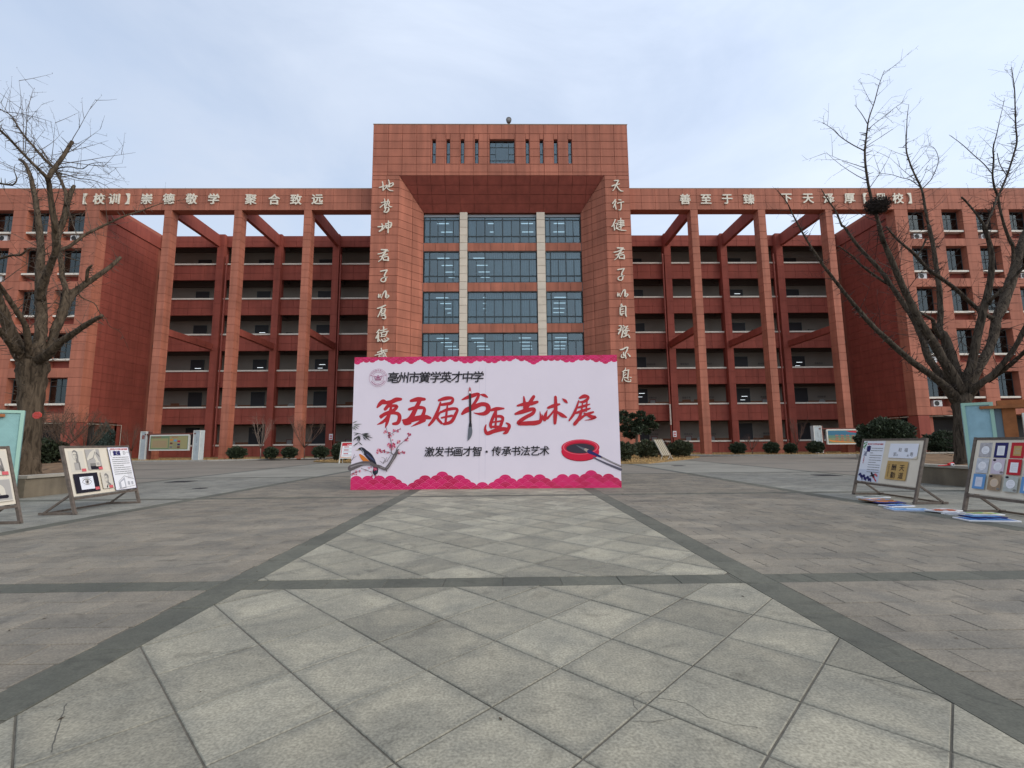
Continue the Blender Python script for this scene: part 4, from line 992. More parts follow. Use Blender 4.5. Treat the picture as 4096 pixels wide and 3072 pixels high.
RIGHTC = [
 (2430, 705, [[(105,72,16),(150,70,20),(175,68,16)], [(70,158,18),(120,140,18),(188,125,16)], [(170,75,20),(130,150,20),(110,200,16),(82,232,12)], [(135,140,14),(170,195,18),(210,235,20),(250,240,10)]]),
 (2430, 705, [[(125,375,22),(80,435,18)], [(130,405,20),(95,495,16)], [(118,440,16),(135,525,18)], [(175,375,14),(215,382,14)], [(155,432,14),(205,418,16),(258,410,14)], [(215,420,18),(215,500,18),(205,535,16),(175,538,10)]]),
 (2430, 705, [[(122,690,18),(95,760,20),(70,800,18)], [(100,770,18),(112,855,20)], [(125,755,12),(160,750,16),(140,800,16),(165,835,14)], [(130,825,14),(200,855,18),(295,865,10)], [(160,715,14),(225,705,18),(260,712,14)], [(170,745,14),(230,735,20),(262,735,14)], [(170,775,14),(230,765,18),(265,760,12)], [(175,810,14),(250,785,18),(268,785,12)], [(208,670,16),(210,750,22),(210,830,22)], [(245,705,14),(240,770,16)]]),
 (2440, 975, [[(x-26, y-28, w_) for x, y, w_ in st] for st in CJ]), (2440, 975, [[(x-8, y-24, w_) for x, y, w_ in st] for st in ZI_]), (2440, 975, [[(x+24, y-20, w_) for x, y, w_ in st] for st in YI_]),
 (2455, 1205, [[(175,65,28),(160,100,34),(195,95,26)], [(140,145,18),(145,220,30),(150,300,30),(190,310,24)], [(150,135,20),(230,118,26),(265,120,30),(265,220,34),(265,300,34),(288,345,18)], [(165,185,26),(210,175,22)], [(180,240,22),(225,225,20)], [(160,290,26),(225,270,20)]]),
 (2455, 1205, [[(115,555,20),(160,550,30),(165,600,28),(110,640,24)], [(95,640,20),(150,640,24),(175,650,18)], [(150,650,28),(105,730,34)], [(205,590,20),(195,700,28),(175,810,34)], [(205,545,20),(235,570,24),(235,600,16)], [(235,590,18),(310,560,24)], [(310,560,22),(265,620,20)], [(215,690,24),(235,660,24),(345,655,22)], [(240,640,14),(320,610,16)], [(225,700,20),(240,740,18)], [(300,660,18),(285,730,18)], [(225,730,18),(290,710,20)], [(265,640,22),(270,760,28)], [(215,800,24),(270,775,28),(320,750,20)], [(325,755,24),(355,815,26)]]),
 (2460, 1370, [[(112,162,22),(170,155,34),(240,115,32),(290,110,26)], [(290,112,26),(260,190,30),(225,260,28),(240,350,34)], [(190,215,20),(190,280,34),(225,310,20)], [(145,270,14),(140,335,24),(200,330,24)], [(280,245,16),(335,310,34)]]),
 (2460, 1370, [[(235,570,16),(220,620,26),(165,655,20)], [(185,640,22),(310,615,26)], [(190,660,24),(185,740,24),(190,780,20)], [(300,620,24),(290,720,26),(285,790,26)], [(195,690,18),(230,670,14)], [(205,740,22),(250,705,18)], [(200,790,22),(290,785,26)], [(180,780,12),(155,870,18)], [(200,815,14),(235,860,22),(300,875,28),(350,870,20),(345,830,18)], [(270,800,14),(300,830,20)], [(330,780,18),(370,785,14)]]),
]
for nm_, cc in (('column of pale brush style metal characters down the left tower pier', LEFTC), ('column of pale brush style metal characters down the right tower pier', RIGHTC)):
    t = thing('metal_lettering', nm_, 'sign lettering', (-11.36 if cc is LEFTC else 11.44, TY, 18), G1)
    for ox, oy, st in cc: brush_char(t, ox, oy, 3.97 if ox not in (2455, 2460) else 5.6, st)

# ================================================================== BANNER BACKDROP
BY = 14.1; bx0, bx1, BH = -4.42, 3.49, 3.93
ban = thing('banner_backdrop', 'huge pale lilac exhibition banner with red brush lettering and pink wave borders', 'banner', (-.45, BY, 0))
BA = math.atan2(-.15, 7.9)
bu = V((math.cos(BA), math.sin(BA), 0)); bo = V((bx0, 14.18, 0)); bn = V((bu.y, -bu.x, 0)); BWID = (bx1-bx0)/bu.x
M_FAB = mat('pale_lilac_banner_cloth', (.74, .665, .725), .75, noise=.025, nscale=.8, bump=.0)
def fabric():
    m = M_FAB; t = m.node_tree; n = t.nodes; l = t.links
    g_ = n.new('ShaderNodeNewGeometry'); mp_ = n.new('ShaderNodeMapping'); mp_.inputs['Scale'].default_value = (.9, .9, .7); l.new(g_.outputs['Position'], mp_.inputs[0])
    a = n.new('ShaderNodeTexNoise'); a.inputs['Scale'].default_value = 2.2; a.inputs['Detail'].default_value = 5; a.inputs['Distortion'].default_value = 1.2; l.new(mp_.outputs[0], a.inputs['Vector'])
    b = n.new('ShaderNodeBump'); b.inputs['Strength'].default_value = .16; b.inputs['Distance'].default_value = .03; l.new(a.outputs[0], b.inputs['Height']); l.new(b.outputs[0], n['Principled BSDF'].inputs['Normal'])
fabric()
def bpt(u_, z, d=0.0): return bo + bu*u_ + V((0, 0, z)) + bn*d
b = MB(); b.prism([(0, .0), (BWID, 0), (BWID, BH), (0, BH)], bo, bu, V((0, 0, 1)), bn, -.035, 0); b.build('cloth', M_FAB, ban)
M_STEEL = mat('grey_box_steel', (.22, .21, .20), .5, metal=.4)
b = MB()
for k in range(6):
    a = .06 + (BWID-.12)*k/5; b.bar(bpt(a, 0, -.06), bpt(a, BH-.03, -.06), .04); b.bar(bpt(a, 2.6, -.07), bpt(a, .02, -1.3), .035); b.bar(bpt(a, .02, -.08), bpt(a, .02, -1.3), .035)
for z in (.05, 1.3, 2.6, BH-.05): b.bar(bpt(.03, z, -.10), bpt(BWID-.03, z, -.10), .035)
b.build('rear_frame', M_STEEL, ban)
P = Print(bo, bu, (0, 0, 1), ban, step=.0005, base=.0008)
def bl(x, y, off):                                        # crop pixel -> local (u, z)
    sx, sy = (1360 if off == 3 else 1900) + x/2.7656, 1380 + y/2.7656
    r = cam_vec((sx-2048)/F, -(sy-1536)/F); t = (bo - V((CX, 0, CH))).dot(bn)/r.dot(bn); p = V((CX, 0, CH)) + r*t
    return (p-bo).dot(bu), p.z
KPX = 1/2.7656/F*14.2*1.01
# wave borders -------------------------------------------------------
PK = [mat('deep_pink_print', (.62, .012, .115)), mat('crimson_print', (.50, .010, .07)), mat('rose_line_print', (.74, .15, .29))]
rw = random.Random(4)
def fan(cx, cz, r, m, upw, d):
    a0, a1 = (0, 180) if upw else (180, 360)
    def clipped(rr_, rin, mm, dd):
        k = 16; an = [R(a0+(a1-a0)*i/k) for i in range(k+1)] if rin else [R(a0+360*i/28) for i in range(28)]
        def pt(a, q): return (min(max(cx+rr_*q*math.cos(a), 0), BWID), min(max(cz+rr_*q*math.sin(a)*.82, 0), BH))
        b_ = P.mb('wave_border', mm)
        def T(p): return P.o + P.u*p[0] + P.v*p[1] + P.n*dd
        if rin is None:
            pts = [pt(a, 1) for a in an]; q = []
            for p in pts:
                if not q or abs(p[0]-q[-1][0])+abs(p[1]-q[-1][1]) > 1e-4: q.append(p)
            if len(q) >= 3: b_.face([T(p) for p in q])
        else:
            for i in range(k):
                qs = [pt(an[i], rin), pt(an[i], 1), pt(an[i+1], 1), pt(an[i+1], rin)]
                if abs(qs[0][0]-qs[2][0]) > 1e-4 and abs(qs[0][1]-qs[2][1]) > 1e-4: b_.face([T(p) for p in qs])
    clipped(r, None, m, d)
    for q in (1.0, .70, .42): clipped(r*q, .95, PK[2], d+.00015)
def skyline(u_, pts):
    for (a, b_) in zip(pts, pts[1:]):
        if a[0] <= u_ <= b_[0]: return a[1] + (b_[1]-a[1])*(u_-a[0])/(b_[0]-a[0]+1e-9)
    return pts[-1][1]
botp = [bl(*p, 3) for p in ((115, 1470), (220, 1420), (330, 1470), (445, 1455), (600, 1450), (740, 1520), (830, 1470), (905, 1445), (1010, 1440), (1135, 1395), (1250, 1440), (1365, 1440), (1480, 1500), (1590, 1520), (1690, 1480), (1770, 1430))] + [bl(*p, 4) for p in ((320, 1405), (450, 1455), (560, 1435), (710, 1435), (860, 1500), (940, 1440), (1010, 1425), (1100, 1430), (1230, 1375), (1330, 1420), (1460, 1418), (1570, 1470), (1620, 1480))]
botp = [(0, botp[0][1])] + botp + [(BWID, botp[-1][1])]
fr_ = .185; rows_ = []
d0 = .0010
for k in range(6, -1, -1):
    z = -.06 + k*.105
    for i in range(-1, 25):
        u_ = (i + (.5 if k % 2 else 0))*.335
        if z + fr_*.82 < skyline(min(max(u_, 0), BWID), botp) + .045: fan(u_, z, fr_, PK[0] if rw.random() < .62 else PK[1], True, d0 + (6-k)*.0003)
topp = [bl(*p, 3) for p in ((155, 210), (230, 215), (300, 185), (370, 200), (440, 165), (520, 185), (640, 222), (700, 190), (780, 205), (870, 165), (950, 195), (990, 215), (1070, 180), (1130, 190), (1230, 165), (1310, 190), (1440, 217), (1530, 180), (1600, 190), (1690, 208), (1770, 180))] + [bl(*p, 4) for p in ((60, 185), (140, 160), (230, 205), (310, 175), (400, 185), (480, 160), (560, 190), (680, 212), (760, 180), (860, 165), (960, 175), (1040, 203), (1140, 180), (1260, 165), (1350, 195), (1470, 205), (1560, 178))]
topp = [(0, topp[0][1])] + topp + [(BWID, topp[-1][1])]
for k in range(5, -1, -1):
    z = BH + .02 - k*.052
    for i in range(-1, 46):
        u_ = (i + (.5 if k % 2 else 0))*.18
        if z - .105*.82 > skyline(min(max(u_, 0), BWID), topp) - .03: fan(u_, z, .105, PK[0] if rw.random() < .5 else PK[1], False, d0 + (5-k)*.0003)
P.d = .0030; P.step = .0002
# title strokes, traced brush shapes ---------------------------------
def ch(off, *strokes):
    d = P.nxt()
    for s_ in strokes:
        pts = []
        for (x, y, w_) in s_: q = bl(x, y, off); pts.append((q[0], q[1], w_*KPX*1.13))
        P.stroke('title_character', TRED, pts)
ch(3, [(412,690,16),(440,655,38),(478,622,40),(505,640,30)], [(470,640,30),(560,632,40),(620,605,44),(672,600,30)], [(585,630,24),(540,665,34),(500,710,32)], [(515,680,24),(585,672,30),(630,680,30),(590,725,34),(500,760,32),(450,790,30)], [(455,800,26),(500,765,32),(580,752,30),(640,760,34),(660,800,38),(640,860,38),(590,872,26)], [(568,680,24),(545,770,30),(520,860,30),(503,912,10)], [(535,780,26),(500,830,30),(455,862,24),(412,880,6)])
ch(3, [(785,618,26),(860,600,44),(935,600,28)], [(880,620,36),(840,700,42),(795,790,46),(745,838,40)], [(765,712,26),(850,692,36),(930,700,30),(925,755,34),(895,820,38)], [(695,832,18),(755,836,48),(850,812,50),(940,798,48),(998,808,28)], [(775,862,30),(725,872,30),(700,850,16)], [(930,830,40),(860,868,26),(790,902,5)])
ch(3, [(1095,612,24),(1170,590,38),(1245,590,26),(1232,640,32),(1160,655,30),(1110,662,22)], [(1112,635,16),(1085,720,28),(1040,820,34),(985,888,22)], [(1118,735,16),(1075,800,28),(1125,866,24)], [(1105,750,20),(1195,712,30),(1295,708,26),(1275,775,32),(1230,850,34),(1150,874,26)], [(1190,655,14),(1178,760,22),(1168,860,22)], [(1125,805,18),(1240,782,24)])
ch(3, [(1350,605,12),(1410,580,34),(1480,555,38),(1535,542,24),(1518,595,30),(1490,640,28),(1465,680,34)], [(1352,762,24),(1400,722,50),(1480,690,48),(1565,655,40),(1630,668,42),(1640,720,48),(1600,757,40),(1535,762,22),(1480,750,6)], [(1555,548,10),(1595,556,30),(1632,578,12)])
ch(4, [(172,722,22),(240,706,36),(318,702,16)], [(232,728,26),(200,800,30),(172,880,30),(180,915,20)], [(210,795,20),(270,788,28),(308,808,28),(288,880,30),(268,925,24)], [(235,745,18),(232,840,20),(225,912,20)], [(188,855,16),(292,840,18)], [(172,905,22),(275,905,26)], [(122,885,12),(112,930,24),(135,978,36),(210,952,40),(300,930,40),(365,928,34),(378,885,30),(345,862,12)], [(318,978,16),(345,965,34),(372,930,26)])
ch(4, [(470,672,18),(540,655,34),(620,648,38),(690,630,26)], [(540,570,12),(548,640,30),(552,705,32)], [(650,570,30),(615,625,36),(575,690,30)], [(448,762,22),(510,742,40),(590,718,40),(655,708,30),(640,755,34),(560,800,36),(500,840,36),(485,868,36),(580,866,42),(680,860,44),(728,830,32),(718,735,5)])
ch(4, [(800,720,5),(780,775,30),(770,825,36)], [(742,770,6),(755,810,26),(765,832,20)], [(808,695,22),(870,672,34),(935,655,18)], [(890,575,26),(893,680,34),(888,780,38),(884,865,28)], [(878,720,18),(830,780,20),(798,812,26)], [(905,735,16),(960,775,38),(1012,800,14)], [(968,594,8),(998,618,30),(1022,640,10)])
ch(4, [(1162,585,22),(1210,566,38),(1255,575,20),(1238,605,28),(1200,628,26),(1162,630,16)], [(1148,615,12),(1120,700,22),(1088,770,26),(1042,835,16)], [(1138,692,18),(1200,676,26),(1268,655,12)], [(1190,640,12),(1178,735,18)], [(1240,612,12),(1228,730,18)], [(1108,755,20),(1190,728,28),(1270,702,16)], [(1178,735,22),(1150,810,30),(1105,872,34),(1095,888,12)], [(1125,850,22),(1180,805,22),(1228,775,8)], [(1178,795,12),(1240,765,28),(1308,742,18)], [(1205,752,12),(1290,795,36),(1335,798,24),(1285,822,14),(1215,832,4)])
# the vertical brush through the fourth character
Bz = lambda pts, m, nm='painted_brush': P.stroke(nm, m, [(*bl(x, y, 3), w_*KPX) for x, y, w_ in pts])
Bz([(1435,462,3),(1437,480,8)], INK); Bz([(1437,480,20),(1438,520,28),(1440,545,26)], mat('brush_label_print', (.50,.10,.10))); Bz([(1438,520,20),(1439,536,20)], WHITE); Bz([(1439,545,24),(1441,700,24),(1443,855,22)], mat('brush_handle_print', (.05,.03,.03)))
Bz([(1443,850,20),(1442,890,34),(1442,925,34)], INK); Bz([(1441,925,42),(1440,970,46),(1430,1020,34),(1414,1058,5)], mat('grey_bristle_print', (.13,.14,.16)))
# words
nm = '亳州市黉学英才中学'
xs_ = [bl(x, 357, 3)[0] for x in (585, 700, 818, 935, 1055, 1170, 1290, 1408, 1525)]
for c_, x_ in zip(nm, xs_): P.text('school_name', INK, c_, x_, bl(1000, 357, 3)[1], .355, .014, .10)
nm = '激发书画才智'; xs_ = [bl(x, 1180, 3)[0] for x in (988, 1096, 1202, 1305, 1410, 1515)]
for c_, x_ in zip(nm, xs_): P.text('slogan', INK, c_, x_, bl(1000, 1180, 3)[1], .30, .014, .10)
P.ell('slogan', INK, *bl(1623, 1180, 3), .035, .035, k=10)
nm = '传承书法艺术'; xs_ = [bl(x, 1172, 4)[0] for x in (235, 345, 448, 555, 660, 765)]
for c_, x_ in zip(nm, xs_): P.text('slogan', INK, c_, x_, bl(500, 1172, 4)[1], .30, .014, .10)
# round school emblem
EM = mat('plum_emblem_print', (.34, .06, .16)); ex, ez = bl(423, 363, 3)
P.ell('emblem', EM, ex, ez, .27, .27, rin=.978, k=40); P.ell('emblem', EM, ex, ez, .175, .175, rin=.965, k=36)
P.ell('emblem', EM, ex, ez, .225, .225, 205, 335, rin=.94, k=24)
for i, c_ in enumerate('亳州市黉学英才中学'):
    a = R(160 - i*17.5); P.text('emblem', EM, c_, ex+.222*math.cos(a), ez+.222*math.sin(a), .058, 0, rot=math.degrees(a)-90)
P.rect('emblem', EM, ex-.09, ez-.075, ex+.09, ez-.05); P.rect('emblem', EM, ex-.1, ez-.035, ex+.1, ez-.02)
for sx_ in (-1, 1):
    P.stroke('emblem', EM, [(ex+sx_*.09, ez-.02, .012), (ex+sx_*.13, ez+.05, .012), (ex+sx_*.06, ez+.03, .02), (ex+sx_*.03, ez+.0, .012)]); P.stroke('emblem', EM, [(ex, ez+.08, .012), (ex+sx_*.03, ez+.03, .016), (ex, ez-.01, .014)])
P.text('emblem', EM, '学', ex, ez+.02, .07)
# bamboo
LEAF = mat('bamboo_ink_print', (.03, .035, .03)); LEAF2 = mat('pale_bamboo_print', (.14, .16, .13))
def leaf(x0, y0, x1, y1, w_, m, off=3): P.stroke('bamboo_leaf', m, [(*bl(x0, y0, off), 2*KPX), (*bl((x0+x1)/2, (y0+y1)/2, off), w_*KPX), (*bl(x1, y1, off), 1*KPX)])
for (x0, y0, x1, y1, w_) in ((150,970,245,985,8),(160,1000,215,975,8),(215,1000,165,1045,14),(215,1005,190,1065,12),(225,1000,210,1080,14),(240,985,330,975,9),(235,990,345,1000,9),(250,995,365,1028,12),(260,1000,340,1060,12),(285,995,305,1040,10),(210,1075,150,1118,10),(212,1075,250,1110,10),(175,1020,150,1060,9),(270,985,320,985,9),(200,1010,235,1045,10),(255,1010,290,1055,10)): leaf(x0, y0, x1, y1, w_, LEAF)
for (x0, y0, x1, y1, w_) in ((140,865,195,840,9),(150,880,245,875,9),(150,890,210,930,10),(150,900,180,945,10),(140,905,160,940,8),(160,880,220,905,8)): leaf(x0, y0, x1, y1, w_, LEAF2)
# plum branch
BRN = mat('branch_print', (.12, .10, .10)); BRL = mat('branch_light_print', (.27, .24, .24))
def br(pts, m=BRN, nm='plum_branch'): P.stroke(nm, m, [(*bl(x, y, 3), w_*KPX) for x, y, w_ in pts])
br([(118,1362,60),(180,1335,56),(260,1308,44),(340,1310,40),(380,1330,34),(440,1345,32),(500,1370,30),(530,1350,34),(570,1290,30),(600,1240,36),(620,1205,34),(640,1165,18),(655,1155,6)]); br([(125,1350,14),(220,1320,12),(330,1318,10)], BRL); br([(450,1350,8),(520,1360,8),(580,1280,8),(610,1220,8)], BRL)
br([(510,1370,24),(520,1396,10)]); br([(618,1200,12),(640,1130,7),(690,1080,5),(740,1040,4),(765,985,3)]); br([(600,1215,10),(570,1190,8),(575,1120,7),(560,1040,6),(545,1000,5),(520,940,5),(512,900,4)]); br([(545,1000,4),(600,965,4),(660,935,3),(672,918,2)])
br([(570,1195,6),(520,1180,4),(450,1165,3)]); br([(610,1215,6),(660,1195,4),(715,1185,3)]); br([(480,1310,8),(500,1260,4),(460,1240,2)]); br([(500,1300,6),(520,1240,3)]); br([(520,1290,6),(570,1210,3)]); br([(470,1300,5),(440,1280,2)])
br([(240,1365,5),(300,1385,5),(350,1410,4),(360,1440,3)]); br([(118,1430,5),(170,1405,4),(225,1390,3)]); br([(128,1280,6),(150,1250,5),(165,1205,3)]); br([(145,1255,4),(185,1230,2)])
PT = [mat('plum_petal_print', (.60, .10, .20)), mat('plum_petal_light_print', (.72, .36, .42)), mat('plum_petal_dark_print', (.40, .03, .10))]; YC = mat('plum_centre_print', (.66, .50, .20))
rp = random.Random(9)
def bloom(x, y, r):
    cx, cz = bl(x, y, 3); r *= KPX
    for k in range(5):
        a = R(72*k+rp.uniform(0, 72)); P.ell('plum_blossom', PT[rp.randrange(3)], cx+r*.55*math.cos(a), cz+r*.55*math.sin(a), r*.5, r*.42, k=9, rot=math.degrees(a), d=P.d+.0001*(k+1))
    P.d += .0008; P.ell('plum_blossom', YC, cx, cz, r*.2, r*.2, k=7)
P.d = .0058
for (x, y, r) in ((500,963,20),(545,975,16),(550,1010,22),(580,1050,10),(600,945,18),(640,950,18),(665,930,9),(765,990,22),(745,1045,22),(720,1055,12),(650,1070,22),(640,1085,12),(545,1105,24),(590,1105,24),(570,1140,28),(610,1125,14),(430,1165,24),(415,1190,14),(460,1180,16),(490,1175,18),(530,1190,14),(655,1190,20),(690,1185,14),(712,1192,14),(590,990,9),(320,1358,12),(345,1352,9),(390,1372,22),(285,1385,10),(345,1400,9),(180,1400,16),(220,1395,14),(150,1425,14),(355,1445,14),(395,1450,14),(425,1445,8),(130,1440,9),(180,1430,10)): 
    bloom(x, y, r); P.d -= .0009
P.d = .0075
# bird
BK = mat('bird_dark_plumage_print', (.022, .022, .035)); BLU = mat('bird_blue_wing_print', (.06, .07, .14)); OR = mat('bird_orange_breast_print', (.66, .20, .03))
br([(222,1215,20),(245,1240,40),(270,1265,44),(300,1285,34),(330,1296,14)], OR, 'painted_bird'); br([(215,1152,26),(245,1150,36),(280,1185,50),(320,1225,64),(355,1270,56),(385,1320,40)], BK, 'painted_bird'); br([(385,1315,36),(395,1370,52),(390,1410,58),(385,1435,20)], BK, 'painted_bird')
br([(300,1210,14),(345,1250,16),(390,1285,6)], BLU, 'painted_bird'); br([(395,1330,8),(405,1380,8),(400,1410,6)], mat('bird_teal_tail_print', (.03, .10, .12)), 'painted_bird'); br([(172,1163,2),(190,1163,6),(212,1158,12)], mat('bird_beak_print', (.42, .30, .10)), 'painted_bird')
P.ell('painted_bird', LGREY, *bl(237, 1152, 3), .02, .02, k=8); P.ell('painted_bird', INK, *bl(237, 1152, 3), .011, .011, k=8); br([(250,1165,6),(262,1195,10),(262,1210,4)], LGREY, 'painted_bird'); br([(280,1290,4),(285,1305,5)], OR, 'painted_bird')
# ink stone
IR = mat('inkstone_red_print', (.60, .015, .05)); IRD = mat('inkstone_dark_red_print', (.36, .008, .025)); IK = mat('ink_pool_print', (.045, .035, .05)); IRL = mat('inkstone_rim_print', (.72, .12, .16))
def e4(nm_, m, x, y, rx_, ry_, **k): cx, cz = bl(x, y, 4); P.ell(nm_, m, cx, cz, rx_*KPX, ry_*KPX, k=40, **k)
e4('painted_inkstone', IRD, 1166, 1190, 200, 92); e4('painted_inkstone', IR, 1164, 1178, 203, 95); e4('painted_inkstone', IR, 1166, 1135, 205, 88); e4('painted_inkstone', IRL, 1166, 1130, 190, 78, rin=.93); e4('painted_inkstone', IRD, 1166, 1140, 160, 60); e4('painted_inkstone', IK, 1166, 1144, 152, 52)
def b4(pts, m, nm_='painted_inkstone'): P.stroke(nm_, m, [(*bl(x, y, 4), w_*KPX) for x, y, w_ in pts])
b4([(1310,1245,14),(1450,1310,20),(1614,1378,26)], mat('brush_shadow_print', (.10, .09, .12))); b4([(1120,1108,2),(1180,1140,18),(1250,1172,34)], mat('grey_bristle_print', (.13,.14,.16))); b4([(1220,1155,26),(1262,1180,40)], mat('bristle_tan_print', (.42, .33, .27))); b4([(1258,1178,40),(1330,1210,30),(1400,1240,18)], DBLUE); b4([(1400,1240,16),(1500,1290,16),(1614,1342,18)], mat('brush_cane_print', (.16, .11, .10))); b4([(1410,1246,5),(1500,1288,5),(1612,1338,5)], LGREY)
# hanging folds and seams of the cloth
SEAM = mat('cloth_seam', (.57, .52, .60), .8)
for x in (1545, 1612): P.stroke('seam', SEAM, [(*bl(x, 240, 3), .006), (*bl(x-8, 1490, 3), .006)], d=.0010, smooth=False)
P.flush()

# ================================================================== EASEL BOARDS
M_RUST = mat('weathered_brown_steel', (.13, .105, .085), .7, noise=.25, nscale=14)
def easel(label, foot_near, foot_far, sg, content):
    """front feet run along Y; board leans away from the centre line (sg=+1: right side)"""
    fn, ff = V((*foot_near, 0)), V((*foot_far, 0)); out = V((sg, 0, 0)); ax = (ff-fn).normalized(); out = (out - ax*out.dot(ax)).normalized()
    t = thing('easel_board', label, 'display board', ((fn+ff)/2), 'leaning display boards beside the paved way')
    top = .385; Hh = 1.34
    def pt(s, h, d=0.0):   # along, up the slope, out of face
        b_ = fn.lerp(ff, s); return b_ + (out*top + V((0,0,Hh)))*h + (V((0,0,1))*top - out*Hh).normalized()*d
    for s in (0, 1): MB().bar(pt(s, 0), pt(s, 1), .05).build('upright', M_RUST, t)
    for h in (.225, .985): MB().bar(pt(0, h), pt(1, h), .05, .045).build('rail', M_RUST, t)
    for s in (.02, .98):
        a = fn.lerp(ff, s); MB().bar(pt(s, .30), a + out*.60 + V((0,0,.03)), .035).build('rear_strut', M_RUST, t)
        MB().bar(a + V((0,0,.025)), a + out*.68 + V((0,0,.025)), .045).build('foot_bar', M_RUST, t)
    MB().bar(fn + out*.58 + V((0,0,.03)), ff + out*.58 + V((0,0,.03)), .035).build('rear_tie_bar', M_RUST, t)
    wd = (ff-fn).length; u_ = ax*(-1) if sg < 0 else ax; u_ = (ff-fn).normalized() if sg < 0 else (fn-ff).normalized()
    v_ = (out*top + V((0,0,Hh))).normalized(); n_ = u_.cross(v_); 
    o_ = pt(0 if sg < 0 else 1, .24, .008); LL = Hh*0 + (out*top+V((0,0,Hh))).length*.73
    bd = MB().prism([(.03, .02), (wd-.03, .02), (wd-.03, LL), (.03, LL)], o_, u_, v_, n_, -.012, 0).build('panel', CREAM, t)
    p = Print(o_, u_, v_, bd, step=.0007, base=.001); content(p, wd, LL); p.flush()
    return t
def sheet_(p, m, x0, y0, x1, y1, nm_='pinned_sheet'):
    p.uid += 1; p.rect(nm_, m, x0, y0, x1, y1)
PAPER = mat('drawing_paper', (.60, .56, .47)); SHADE = mat('charcoal_shading', (.20, .19, .175)); MIDG = mat('pencil_midtone', (.38, .36, .33)); BLACKM = mat('black_mount', (.012, .010, .018)); BWH = mat('bright_sheet', (.74, .76, .80))
def bust(p, cx, cy, s):
    st = lambda m, pts: p.stroke('drawing', m, [(cx+x*s, cy+y*s, w_*s) for x, y, w_ in pts])
    p.ell('drawing', MIDG, cx, cy+.62*s, .30*s, .40*s, k=18); p.ell('drawing', PAPER, cx-.05*s, cy+.60*s, .22*s, .32*s, k=18); p.ell('drawing', SHADE, cx+.18*s, cy+.55*s, .09*s, .28*s, k=12)
    st(SHADE, [(-.2, .9, .08), (0, 1.0, .12), (.22, .85, .1)]); st(SHADE, [(-.2, .68, .05), (-.06, .70, .06)]); st(SHADE, [(.04, .70, .06), (.18, .68, .05)]); st(SHADE, [(0, .66, .03), (-.03, .5, .05), (.03, .48, .04)]); st(SHADE, [(-.1, .38, .03), (.08, .38, .04)])
    st(SHADE, [(.12, .3, .2), (.1, .14, .24), (.14, .04, .2)]); p.rect('drawing', MIDG, cx-.26*s, cy-.55*s, cx+.28*s, cy+.02*s); p.rect('drawing', SHADE, cx+.14*s, cy-.55*s, cx+.28*s, cy+.02*s); st(SHADE, [(-.28, .02, .03), (.3, .02, .03)])
def tagred(p, x, y): p.rect('red_label', PRED, x-.055, y-.03, x+.055, y+.03)
